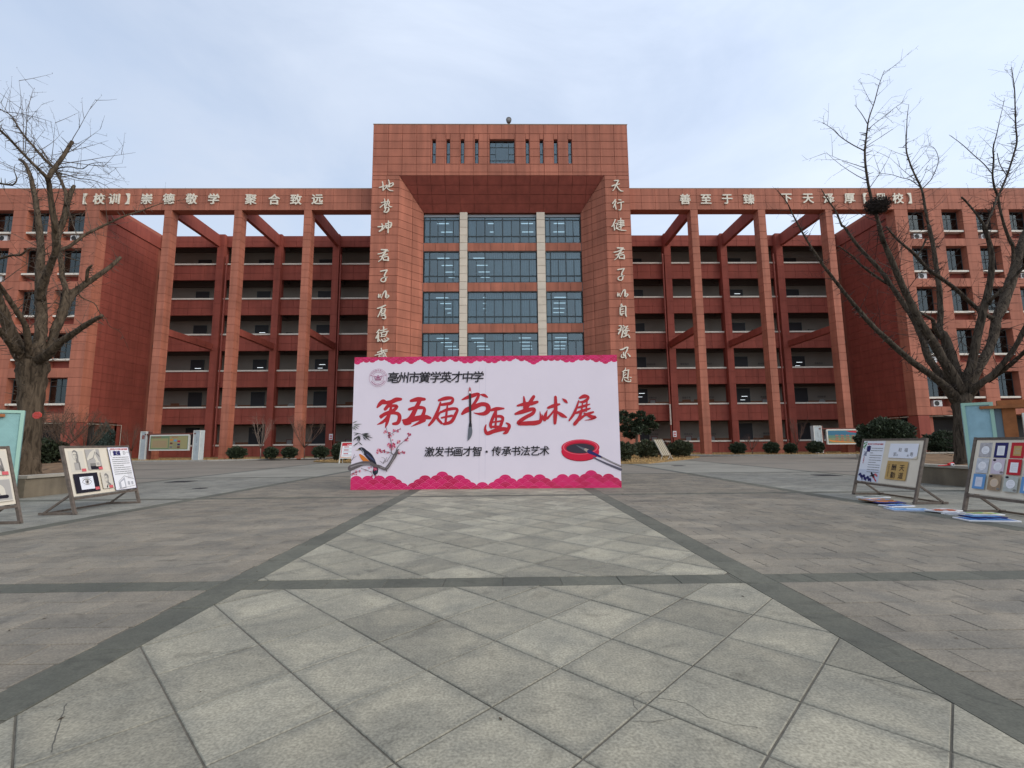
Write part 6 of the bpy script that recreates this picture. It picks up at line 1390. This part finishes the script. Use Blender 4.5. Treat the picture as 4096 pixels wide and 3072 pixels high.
def px_tree(name, label, cat, base, branches, mbark, mtwig, seed, dens=1.0, bname='limb'):
    """branches: (points in photo pixels (x, y, width px), depth spread, twig length, twigs per metre)"""
    rnd = random.Random(seed); t = thing(name, label, cat, base, None); tw = MB(); Y0 = base[1]
    for bi, (pts, y_a, y_b, tl_, tpm) in enumerate(branches):
        W_ = []
        n = len(pts)
        for i, (x, y, w_) in enumerate(pts):
            Y = Y0 + y_a + (y_b-y_a)*i/max(1, n-1); p = at(x, y, Y); W_.append((p.x, p.y, p.z, w_*Y/F/2))
        Q = smooth_path(W_, 4); k = 14 if bi == 0 else (10 if W_[0][3] > .1 else 7)
        j = [V(q[:3]) for q in Q]; rr_ = [max(.004, q[3]) for q in Q]
        b_ = MB(); b_.tube(j, rr_, k, True, jit=.10 if rr_[0] > .08 else .07)
        b_.build('trunk' if bi == 0 else bname, mbark, t, smooth=True)
        L_ = 0
        for a, c in zip(range(len(j)-1), range(1, len(j))):
            seg = (j[c]-j[a]).length; dirn = (j[c]-j[a]).normalized(); m_ = tpm*seg*dens; cnt_ = int(m_) + (rnd.random() < m_-int(m_))
            for _ in range(cnt_):
                p = j[a].lerp(j[c], rnd.random()); s_ = dirn.orthogonal(); s_.rotate(Matrix.Rotation(rnd.uniform(0, 6.28), 3, dirn)); r0 = rr_[a]
                ln = tl_*rnd.uniform(.45, 1.25)*min(1, max(.55, r0/.035))
                twig(tw, p+s_*r0*.8, dirn*.85+s_*.9+V((0, 0, .15)), ln*1.2, min(.013, max(.006, ln*.011)), rnd)
            if rr_[a] > .02:                              # short spurs all along the limb
                for _ in range(int(seg*16*dens)):
                    p = j[a].lerp(j[c], rnd.random()); s_ = dirn.orthogonal(); s_.rotate(Matrix.Rotation(rnd.uniform(0, 6.28), 3, dirn)); tw.tube([p+s_*rr_[a]*.8, p+s_*(rr_[a]+rnd.uniform(.04, .15))+V((0,0,.03))], [.014, .006], 3, False)
    tw.build('twigs', mtwig, t, kind='stuff'); return t
U = lambda *p: [(x/2.675, 380+y/2.675, w_/2.675) for x, y, w_ in p]
Lw = lambda *p: [(x/2.675, 900+y/2.675, w_/2.675) for x, y, w_ in p]
RU = lambda *p: [(3100+x/2.2119, 250+y/2.2119, w_/2.2119) for x, y, w_ in p]
RL = lambda *p: [(3240+x/2.0234, 900+y/2.0234, w_/2.0234) for x, y, w_ in p]
LT = [
 ([(110, 1905, 92), (112, 1880, 76), (116, 1800, 68), (119, 1700, 72), (124, 1600, 78), (130, 1520, 86), (131, 1475, 98), (132, 1440, 92)], 0, 0, .5, 0),
 (Lw((290,1500,130),(220,1390,140),(130,1200,125),(45,960,98),(-30,750,85),(-70,560,70),(-130,330,50)), 0, -1.6, 1.1, 1.2),
 (Lw((220,1400,80),(160,1330,75),(60,1210,62),(-20,1120,55),(-120,1000,45)), -.2, -1.8, 1.0, 1.5),
 (Lw((330,1420,80),(300,1250,64),(270,1080,56),(190,940,52),(100,800,46),(20,680,42),(-40,590,36),(-130,430,26)), -.2, -2.2, 1.2, 2.6),
 (Lw((390,1450,130),(420,1270,115),(440,1130,108),(438,930,100),(430,750,96),(430,500,86),(435,250,72),(420,60,60)) + U((398,1240,54),(365,1050,48),(330,880,38),(270,740,32),(212,690,30)), 0, 1.2, 1.3, 2.6),
 (Lw((432,800,84),(455,660,80),(500,530,70),(560,380,64),(598,260,64),(590,100,58)) + U((585,1380,58),(550,1150,52),(525,960,48),(508,885,48)), .3, -1.2, .9, 2.2),
 (U((512,890,44),(400,780,32),(250,630,29),(130,500,27),(0,375,26),(-70,300,22)), -1.2, -2.4, 1.3, 5),
 (U((515,895,46),(555,820,48),(600,760,44),(680,650,40),(740,550,36),(772,500,36)), -1.2, -.6, 1.5, 7),
 (Lw((430,1430,90),(500,1330,80),(560,1230,74),(600,1100,84),(640,1010,84),(690,860,80),(705,700,55),(670,560,50),(655,400,48),(630,270,44)) + U((620,1560,52),(640,1440,56),(690,1300,60),(730,1130,52),(765,1030,40),(795,970,30)), .2, 1.8, 1.0, 2.0),
 (U((700,1180,34),(705,1060,32),(680,980,32),(640,890,30),(575,780,30),(480,690,30),(350,540,24),(240,410,20),(170,300,16),(120,220,12),(0,150,9),(-60,110,6)), 1.4, 2.0, 1.3, 5),
 (Lw((400,1450,100),(460,1420,98),(520,1380,88),(640,1260,74),(760,1180,64),(900,1080,54),(1000,1020,48),(1090,972,40)), -.1, -1.2, .55, 2.0),
 (Lw((680,930,70),(720,830,78),(765,750,80),(850,680,66),(960,600,58),(1100,505,46),(1200,430,40),(1290,345,32)), .8, 2.2, .6, 2.2),
 (Lw((925,610,34),(930,560,32),(940,480,30),(985,430,18)), 1.2, 1.0, .5, 5),
 (Lw((630,280,34),(690,250,34),(740,230,34),(820,170,30),(900,110,28)) + U((1000,1450,26),(1060,1420,24),(1250,1330,20),(1360,1285,18),(1498,1245,16),(1640,1190,10),(1770,1150,7),(1990,1120,4)), .6, 2.6, 1.0, 3.2),
 (U((560,830,22),(640,780,14),(760,770,11),(880,790,10),(960,740,7),(1080,720,5),(1190,722,3)), -.6, -1.2, .9, 5),
 (U((600,840,20),(700,850,12),(830,890,10),(960,905,8),(1060,935,7),(1150,980,4)), -.5, .2, .9, 5),
 (Lw((-90,400,30),(0,360,24),(130,325,22),(220,320,20),(300,255,10)), -1.0, -1.4, 1.0, 4),
 (U((-60,920,26),(0,945,22),(80,960,18),(140,960,16),(180,900,12),(150,800,7),(165,740,4)), -1.6, -1.8, 1.0, 5),
 (U((-80,210,14),(0,160,10),(60,180,8),(200,195,6),(330,225,5),(480,265,4),(560,292,2)), -2.0, -2.2, .8, 5),
 (Lw((640,290,14),(680,330,12),(760,360,12),(860,390,6)), -.5, -.7, .6, 4),
 (Lw((840,740,14),(900,790,12),(1010,840,10),(1070,940,8),(1130,1000,6),(1180,1090,5),(1290,1150,4),(1380,1340,2)), .6, 1.3, .35, 5),
]
lt_base = at(113, 1893, 15.6); px_tree('bare_tree', 'left bare tree with sawn off limbs and a thick furrowed trunk', 'tree', (-14.5, 14.2, .45), LT, M_BARK, M_TWIG, 3, 1.05)
RT = [
 (RL((1240,1945,130),(1235,1900,108),(1228,1800,98),(1222,1650,96),(1218,1520,104),(1222,1440,130),(1232,1370,140)), 0, 0, .4, 0),
 (RL((1190,1420,90),(1140,1360,76),(1080,1295,62),(960,1200,52),(800,1085,46),(650,950,42),(520,830,37),(420,720,34),(320,600,29),(210,460,26),(110,330,23),(50,240,20),(0,165,17)) + RU((240,1500,15),(150,1330,12),(100,1230,9),(20,1130,5)), 0, -1.8, .8, 2.2),
 (RL((1200,1380,80),(1150,1300,64),(1050,1200,58),(960,1080,50),(910,930,46),(850,780,44),(760,640,40),(650,480,36),(580,380,32),(480,270,28),(380,160,25),(280,20,20)) + RU((590,1440,18),(540,1320,14),(470,1220,11),(410,1120,7)), .1, 1.4, .7, 2.2),
 (RL((660,490,24),(600,460,22),(540,420,20),(420,330,17),(340,250,14),(230,170,8)), .9, .4, .7, 3.5),
 (RL((1215,1350,90),(1160,1230,78),(1100,1130,72),(1000,960,66),(900,800,62),(830,660,54),(760,520,50),(700,380,46),(640,240,42),(590,120,38),(560,10,35)) + RU((960,1590,34),(920,1430,30),(870,1280,27),(840,1150,24),(820,1050,22),(800,900,20),(795,780,18),(810,640,14),(830,500,11),(880,350,9),(920,200,7),(968,70,4)), -.1, -1.6, 1.1, 3.4),
 (RU((798,785,12),(760,765,10),(700,735,9),(590,665,8),(510,590,6),(420,530,3)), -1.2, -1.6, .8, 6),
 (RU((825,555,8),(770,460,6),(705,375,3)), -1.3, -1.5, .6, 6), (RU((830,590,8),(870,550,6),(950,490,5),(1060,400,4),(1150,340,2)), -1.3, -.8, .7, 6),
 (RL((1225,1330,95),(1180,1200,82),(1140,1060,76),(1085,900,66),(1052,850,46),(1055,700,42),(1045,500,38),(1020,330,34),(990,130,30),(960,0,27)) + RU((1390,1600,26),(1360,1450,23),(1330,1300,20),(1300,1130,18),(1240,1000,15),(1190,880,14),(1160,760,12),(1165,600,8),(1170,480,6),(1185,370,3)), .1, 2.0, 1.1, 3.2),
 (RU((1300,1120,9),(1350,1070,8),(1390,1020,7),(1440,900,6),(1440,820,5),(1400,750,4),(1330,735,2)), 1.6, 1.2, .9, 6),
 (RU((1280,1100,8),(1200,1040,7),(1120,1020,6),(1020,990,4),(900,980,2)), 1.5, 1.0, .8, 7),
 (RL((1060,920,30),(1010,840,32),(995,770,28),(930,730,20),(880,700,12)), .4, -.2, .5, 3),
 (RL((1245,1360,80),(1270,1250,76),(1310,1120,66),(1350,920,60),(1400,700,56),(1440,550,50),(1465,400,45),(1470,250,40),(1440,100,34),(1405,10,28)) + RU((1880,1560,26),(1860,1460,22),(1780,1340,17),(1700,1240,16),(1650,1190,14)), 0, -.8, .8, 2.0),
 (RU((1862,1470,20),(1900,1370,18),(1940,1270,18),(1965,1190,18)), -.7, .2, .6, 3),
 (RL((1640,360,26),(1645,240,25),(1638,150,24)) + RU((2090,1600,30),(2030,1450,22),(1990,1290,20),(1970,1180,20),(1940,1100,18),(1925,990,15),(1935,850,13),(1930,760,12),(1960,640,8),(1990,500,5),(2030,330,3)), 1.2, .0, .9, 5),
 (RU((1970,1190,20),(2000,1130,18),(2060,980,16),(2110,820,15),(2140,700,15),(2130,560,12),(2125,400,11),(2120,250,9),(2105,130,7),(2090,40,4)), .3, .8, 1.0, 6),
 (RU((1925,990,9),(1850,900,8),(1760,820,7),(1650,720,6),(1540,640,3)), 0, -.6, .7, 5), (RU((2050,1000,8),(1990,900,7),(1965,800,6)), .3, .1, .6, 5),
 (RL((1270,1350,80),(1300,1290,66),(1380,1130,66),(1450,1000,64),(1495,860,70),(1512,750,66),(1560,650,74),(1620,480,76),(1662,350,70),(1700,200,60),(1735,90,54),(1790,-60,44),(1830,-260,34)), .1, 1.6, 1.0, 1.6),
 (RL((1500,770,40),(1450,740,36),(1380,700,35),(1280,610,32),(1180,520,31),(1060,430,29),(960,360,27),(850,240,24),(780,180,20),(700,110,18),(620,15,14)) + RU((1040,1520,12),(990,1460,8)), .8, -.6, .6, 2.2),
 (RL((1445,640,26),(1480,590,26),(1580,500,25),(1700,370,24),(1740,330,22),(1820,250,16)), -.3, -1.4, .6, 2),
 (RL((1280,1400,70),(1330,1330,58),(1400,1270,50),(1520,1170,44),(1640,1020,38),(1732,850,35),(1800,700,28),(1840,520,20)), 0, -1.8, .8, 2.2), (RL((1440,1260,44),(1560,1180,38),(1680,1080,32),(1760,1000,28),(1860,900,20)), -.2, -2.2, .8, 2.2),
 (RL((940,110,16),(905,190,14),(870,250,14)), .6, .7, .4, 4),
]
px_tree('bare_tree', 'right bare tree with many upright limbs holding a dark nest', 'tree', (14.3, 14.5, .45), RT, M_BARKR, M_TWIGD, 5, 1.1)
# nest
np_ = at(3100+905/2.2119, 250+1255/2.2119, 13.1); t = thing('bird_nest', 'dark ragged bird nest of sticks high in the right bare tree', 'nest', np_)
rnd = random.Random(8); nb = MB()
for k in range(620):
    a = rnd.uniform(0, 6.28); e = rnd.uniform(-1.1, .55); r_ = .25*rnd.uniform(.75, 1.2); c = V((r_*math.cos(a)*math.cos(e)*1.15, r_*math.sin(a)*math.cos(e), r_*math.sin(e)*.95)); d = V((-math.sin(a), math.cos(a), rnd.uniform(-.6, .6))).normalized() + V((rnd.uniform(-.5, .5), rnd.uniform(-.5, .5), rnd.uniform(-.4, .4)))
    ln = rnd.uniform(.12, .30); nb.tube([np_+c-d*ln/2, np_+c+d*ln/2], [.007, .004], 3, False)
nb.build('nest_sticks', mat('dark_stick', (.035, .026, .022), .95, isl=.3), t, kind='stuff')
b_ = MB(); ico = [(.17*math.cos(a)*math.cos(e)*1.15, .17*math.sin(a)*math.cos(e), .17*math.sin(e)) for e in (-1.2, -.6, 0, .45) for a in [k*math.pi/5 for k in range(10)]]
b_.v = [tuple(np_+V(c)) for c in ico]
for r_ in range(3):
    for k in range(10): b_.f.append((r_*10+k, r_*10+(k+1) % 10, (r_+1)*10+(k+1) % 10, (r_+1)*10+k))
b_.f.append(tuple(range(9, -1, -1))); b_.f.append(tuple(range(30, 40))); b_.build('nest_cup', mat('dark_stick', (.035, .026, .022)), t)
# red plate on the left trunk
c = at(149, 1661, 13.8); t = thing('tree_plate', 'small red eight sided plate hung on the left tree trunk', 'plate', c)
MB().prism([(.145*math.cos(R(22.5+45*k)), .105*math.sin(R(22.5+45*k))) for k in range(8)], c, V((1,-.1,0)).normalized(), V((0,0,1)), V((-.1,-1,0)).normalized(), -.01, .015).build('plate', mat('red_plate_enamel', (.55, .06, .035), .5), t)
p = Print(c+V((0,-.016,0)), (1,-.1,0), (0,0,1), t, base=.003, step=.001); p.ell('plate_rim', PRED, 0, 0, .125, .09, k=8, rin=.9); p.text('plate_print', PRED, '爱护树木', 0, 0, .055); p.flush()
# small red and white hand fan / toy on the planter rim
c = at(3797, 1854, 13.1); c.z = .577; t = thing('toy', 'small red and white toy lying on the right planter rim', 'toy', c); TR = mat('red_toy_plastic', (.55, .02, .025), .4)
MB().tube([c+V((-.32,0,.012)), c+V((0,0,.03))], [.012, .02], 6).build('handle', TR, t); b_ = MB(); b_.tube([c+V((-.03,.0,.045)), c+V((.10,.0,.055))], [.035, .055], 12); b_.build('body', TR, t)
MB().tube([c+V((.04,-.03,.04)), c+V((.045,-.075,.04))], [.042, .040], 14).build('wheel', WHITE, t); MB().tube([c+V((.047,-.076,.04)), c+V((.047,-.082,.04))], [.020, .020], 12).build('hub', BLACKM, t)

# ================================================================== SHRUBS
M_LEAFD = mat('dark_evergreen_leaf', (.036, .048, .024), .6, spec=.3, isl=.55, noise=.25, nscale=2); M_LEAFO = mat('olive_evergreen_leaf', (.050, .058, .028), .6, isl=.55); M_STEM = mat('brown_stem', (.12, .08, .055), .9, isl=.2)
def leaves(mb, c, rad, n, size, rnd, flat=1.0, shell=.55, up_=.3):
    for _ in range(n):
        a = rnd.uniform(0, 6.28); z = rnd.uniform(-.92, 1); q = math.sqrt(max(0, 1-z*z)); rr_ = rnd.uniform(shell, 1.0)**.6
        n_ = V((q*math.cos(a), q*math.sin(a), z)); lump = 1 + .10*math.sin(n_.x*7+1.3)*math.sin(n_.y*6)+.09*math.sin(n_.z*9+n_.x*5)
        p = V(c) + V((n_.x*rad[0], n_.y*rad[1], n_.z*rad[2]))*rr_*lump
        d = (n_ + V((rnd.uniform(-.9, .9), rnd.uniform(-.9, .9), rnd.uniform(-.6, .9)+up_))).normalized(); s_ = d.cross(V((rnd.uniform(-1, 1), rnd.uniform(-1, 1), rnd.uniform(-1, 1)))).normalized(); sz = size*rnd.uniform(.6, 1.3)
        mb.face([p - d*sz*.1, p + d*sz*.5 + s_*sz*.3, p + d*sz*1.1, p + d*sz*.5 - s_*sz*.3])
def shrub(label, loc, rad, n, size, seed, mleaf=M_LEAFD, group=None, lift=.12, name='clipped_shrub'):
    rnd = random.Random(seed); t = thing(name, label, 'shrub', loc, group); lb_ = MB(); c = V(loc) + V((0, 0, rad[2]*.98+lift)); leaves(lb_, c, rad, n, size, rnd)
    nn = len(lb_.v); 
    for e in (-1.0, -.4, .3, .9):
        for k in range(10): a = k*math.pi/5; lb_.v.append(tuple(c + V((math.cos(a)*math.cos(e)*rad[0]*.72, math.sin(a)*math.cos(e)*rad[1]*.72, math.sin(e)*rad[2]*.72))))
    for r_ in range(3):
        for k in range(10): lb_.f.append((nn+r_*10+k, nn+r_*10+(k+1) % 10, nn+(r_+1)*10+(k+1) % 10, nn+(r_+1)*10+k))
    lb_.build('foliage', mleaf, t)
    s_ = MB()
    for k in range(6): a = k*1.05; s_.tube([V(loc)+V((.05*math.cos(a), .05*math.sin(a), 0)), V(loc)+V((rad[0]*.35*math.cos(a), rad[1]*.35*math.sin(a), lift+rad[2]*.5))], [.025, .012], 5)
    s_.build('stem', M_STEM, t); return t
SG = 'round clipped shrubs along the building'
for i, (x, y, r_, h_, lb) in enumerate(((-23.8, 43.0, 0.79, .60, 'wide round shrub nearest the far left notice stand'), (-20.9, 43.3, 0.57, .55, 'round shrub just right of the pale bare sapling'), (-19.2, 43.2, 0.65, .56, 'round shrub touching the foot of the dark bare sapling'), (-16.2, 42.6, 0.67, .58, 'round shrub in front of the pier nearest the tower on the left'),
        (21.35, 43.3, 0.68, .58, 'round shrub between the first two piers right of the tower'), (24.5, 43.4, 0.65, .58, 'round shrub beside the small reddish bare bush'), (26.2, 43.3, 0.50, .50, 'smaller round shrub touching its neighbour right of the reddish bush'), (29.2-.7, 43.3, 0.71, .60, 'round shrub in front of the last pier before the far right notice stand'))):
    shrub(lb, (x, y, .08), (r_, r_*.85, h_*.82), 2600, .13, 40+i, group=SG)
shrub('tall dark shrub just left of the pavement sign', (-12.5, 37.2, .08), (.75, .7, .62), 3000, .13, 61, lift=.12); shrub('dark shrub hidden half behind the pavement sign', (-10.9, 38.5, .08), (.8, .7, .66), 2600, .13, 62)
shrub('big dark shrub against the right edge of the banner', (7.2, 31.0, .08), (1.45, 1.1, .60), 5200, .13, 63, M_LEAFO, lift=.1); shrub('dark shrub behind the striped deck chair', (10.7, 35.6, .08), (.95, .8, .60), 3200, .13, 64, M_LEAFO); shrub('dark shrub right of the striped deck chair', (13.9, 37.4, .08), (.95, .85, .58), 3600, .13, 65, M_LEAFO)
shrub('sparse reddish shrub between the two shrubs by the deck chair', (12.6, 38.2, .08), (.6, .6, .62), 1100, .10, 66, mat('reddish_brown_leaf', (.06, .030, .022), .8, isl=.4))
shrub('large domed evergreen shrub behind the calligraphy board', (27.2, 33.5, 0), (1.75, 1.6, 1.30), 12000, .17, 67, M_LEAFD, lift=.15, name='domed_shrub')
MB()
shrub('dark shrub behind the right planter, left one', (31.6, 33.6, .05), (1.5, 1.2, .80), 4200, .15, 68, lift=.2); shrub('dark shrub behind the right planter, nearer the bare tree trunk', (34.6, 34.2, .05), (1.7, 1.3, .82), 4500, .15, 69, lift=.2)
shrub('low dark hedge clump at the back of the left planter', (-25.0, 26.2, .48), (1.3, .8, .58), 5500, .15, 70, lift=.05); shrub('small blue green conifer by the left side door', (-39.0+1.6, 45.2, .08), (.75, .7, 1.5), 3200, .15, 71, mat('blue_green_needles', (.040, .060, .050), .7, isl=.4), lift=.3, name='small_conifer')
b_ = MB(); b_.box(24, 40, 32.0, 32.25, 0, .38); b_.box(24, 40, 30.6, 30.8, 0, .2); tag(b_.build('garden_wall', M_PLC), 'low pale stone edging behind the right planter', 'wall')
# small evergreen tree right of the banner
t = thing('evergreen_tree', 'small evergreen tree with cloudy tufts right of the banner', 'tree', (9.3, 37.0, .08)); rnd = random.Random(77)
def w(x, y, Y=37.0): return at(2048+x/2.16, 1118+y/2.16, Y)
MB().tube([w(1080, 1420)+V((0,0,-.6)), w(1078, 1380), w(1075, 1300), w(1060, 1230)], [.12, .11, .10, .08], 8).build('trunk', M_STEM, t)
for (x, y) in ((990, 1180), (1040, 1230), (1115, 1190), (1190, 1220), (1220, 1275), (1120, 1300), (1020, 1300), (960, 1270)): MB().tube([w(1068, 1290), w(x, y+15)], [.06, .02], 6).build('branch', M_STEM, t)
for (x, y, r_) in ((965, 1165, 34), (960, 1215, 32), (1005, 1235, 34), (1040, 1180, 20), (1110, 1170, 36), (1130, 1210, 34), (1085, 1240, 30), (1195, 1205, 32), (1180, 1250, 34), (1225, 1270, 32), (1130, 1290, 36), (1080, 1310, 30), (1010, 1300, 36), (960, 1290, 32), (1035, 1355, 26), (985, 1340, 20), (1165, 1310, 26), (1060, 1270, 30)):
    q = r_/2.16*37/F; b_ = MB(); leaves(b_, w(x, y, 37.0+rnd.uniform(-.7, .7)), (q*1.1, q*1.1, q*.9), 420, .15, rnd, shell=.2); b_.build('foliage', M_LEAFD, t)
# bare saplings and bushes
def sapling(label, x, y, h, spread, seed, m, n=7, r0=.035, cat='tree', name='bare_sapling', z0=.05):
    rnd = random.Random(seed); t = thing(name, label, cat, (x, y, .08)); tw = MB(); base = V((x, y, z0)); fk = base + V((rnd.uniform(-.05, .05), 0, h*.28))
    MB().tube([base, base.lerp(fk, .5)+V((.02, 0, 0)), fk], [r0*1.3, r0*1.1, r0], 7).build('trunk', m, t, smooth=True)
    for k in range(n):
        a = 6.28*k/n+rnd.uniform(-.3, .3); e = V((math.cos(a)*spread*rnd.uniform(.35, 1), math.sin(a)*spread*.6, h*rnd.uniform(.45, .72))); p1 = fk + V((e.x*.45, e.y*.45, e.z*.35)); p2 = fk + V((e.x*.85, e.y*.85, e.z*.75)); p3 = fk + e
        MB().tube([fk, p1, p2, p3], [r0*.75, r0*.55, r0*.38, .007], 6).build('limb', m, t, smooth=True)
        for (p, q) in ((p1, p2), (p2, p3)):
            for _ in range(5): c = p.lerp(q, rnd.random()); d = (q-p).normalized()+V((rnd.uniform(-.7, .7), rnd.uniform(-.7, .7), rnd.uniform(0, .6))); twig(tw, c, d, h*rnd.uniform(.12, .3), .011, rnd)
    tw.build('twigs', m, t, kind='stuff')
sapling('pale grey bare sapling between the first two round shrubs on the left', -22.0, 43.7, 3.5, 1.2, 90, mat('pale_sapling_bark', (.25, .19, .15), .9), r0=.04, n=5)
sapling('dark brown bare sapling behind the third round shrub on the left', -18.2, 44.0, 3.6, 2.2, 91, mat('dark_sapling_bark', (.13, .075, .055), .9), n=10)
sapling('small reddish bare bush right of the tower', 23.0, 44.0, 1.6, .8, 92, mat('dark_sapling_bark', (.13,.075,.055)), n=8)
sapling('thin bare sapling before the second last pier on the right', 27.5, 44.5, 3.0, .9, 93, mat('dark_sapling_bark', (.13,.075,.055)), n=6)
sapling('thin bare bush by the gas pipe on the left block', -34.6, 45.0, 3.0, .9, 94, mat('dark_sapling_bark', (.13,.075,.055)), n=7)
for i, (x, y, h) in enumerate(((-23.9, 26.3, 2.6), (-25.3, 26.6, 2.9), (-23.0, 26.7, 2.1), (-26.8, 26.8, 2.7))):
    sapling(('leggy bare bush at the back of the left planter, second from the right', 'wide bare bush at the back of the left planter beside the trunk', 'lower bare bush at the back of the left planter, nearest the drawing board', 'bare bush behind the trunk of the left tree')[i], x, y, h, 1.5, 95+i, mat('bush_stem', (.10, .065, .045), .9), n=16, r0=.022, cat='bush', name='bare_bush', z0=.48)
bpy.context.view_layer.update()

# ------------------------------------------------------------------ cracks and stains in the near slabs
def gpr(x, y, left=False): r = cam_vec(((0 if left else 2048)+x/1.0801-2048)/F, -(1900+y/1.0801-1536)/F); t = -CH/r.z; return (CX+r.x*t, r.y*t)
pc = Print((0, 0, .0022), (1, 0, 0), (0, 1, 0), plaza, step=.00005, base=.0)
M_CRK = mat('dark_crack', (.105, .098, .080), .95)  # thin dark ribbons drawn along the cracks
rnd = random.Random(4)
def crack(pts, left=False, w_=.003):
    Q = []
    for a, b in zip(pts, pts[1:]):
        for k in range(5): Q.append((a[0]+(b[0]-a[0])*k/5+rnd.uniform(-3, 3), a[1]+(b[1]-a[1])*k/5+rnd.uniform(-2, 2)))
    Q.append(pts[-1]); pc.stroke('crack', M_CRK, [(*gpr(x, y, left), w_*rnd.uniform(.5, 1.2)) for x, y in Q], smooth=False)
crack([(645,935),(575,940),(520,965),(527,1000),(545,1020)]); crack([(620,963),(700,975),(760,990),(850,1050),(960,1080),(1060,1092)], w_=.003); crack([(500,1060),(600,1068),(720,1048)], w_=.003)
crack([(285,990),(262,1060),(238,1130),(222,1200)], True, .006); crack([(1590,880),(1700,872)], w_=.003); crack([(1530,880),(1830,945),(1885,970)], w_=.003); crack([(1440,700),(1490,712),(1500,740),(1570,748),(1650,735)], w_=.003)
pc.flush()

lt = MB(); rnd = random.Random(12)
for _ in range(130):
    x, y = rnd.uniform(-9, 9), rnd.uniform(2.2, 13); a = rnd.uniform(0, 6.28); l_ = rnd.uniform(.006, .022); dx, dy = math.cos(a)*l_, math.sin(a)*l_
    lt.face([(x-dx, y-dy, .004), (x-dy*.35, y+dx*.35, .007), (x+dx, y+dy, .004), (x+dy*.35, y-dx*.35, .006)])
tag(lt.build('leaf_litter', mat('dry_leaf_scrap', (.09, .065, .04), .95, isl=.4), kind='stuff'), 'tiny dark scraps of dry leaf scattered over the paving', 'leaf litter')
bpy.context.view_layer.update()
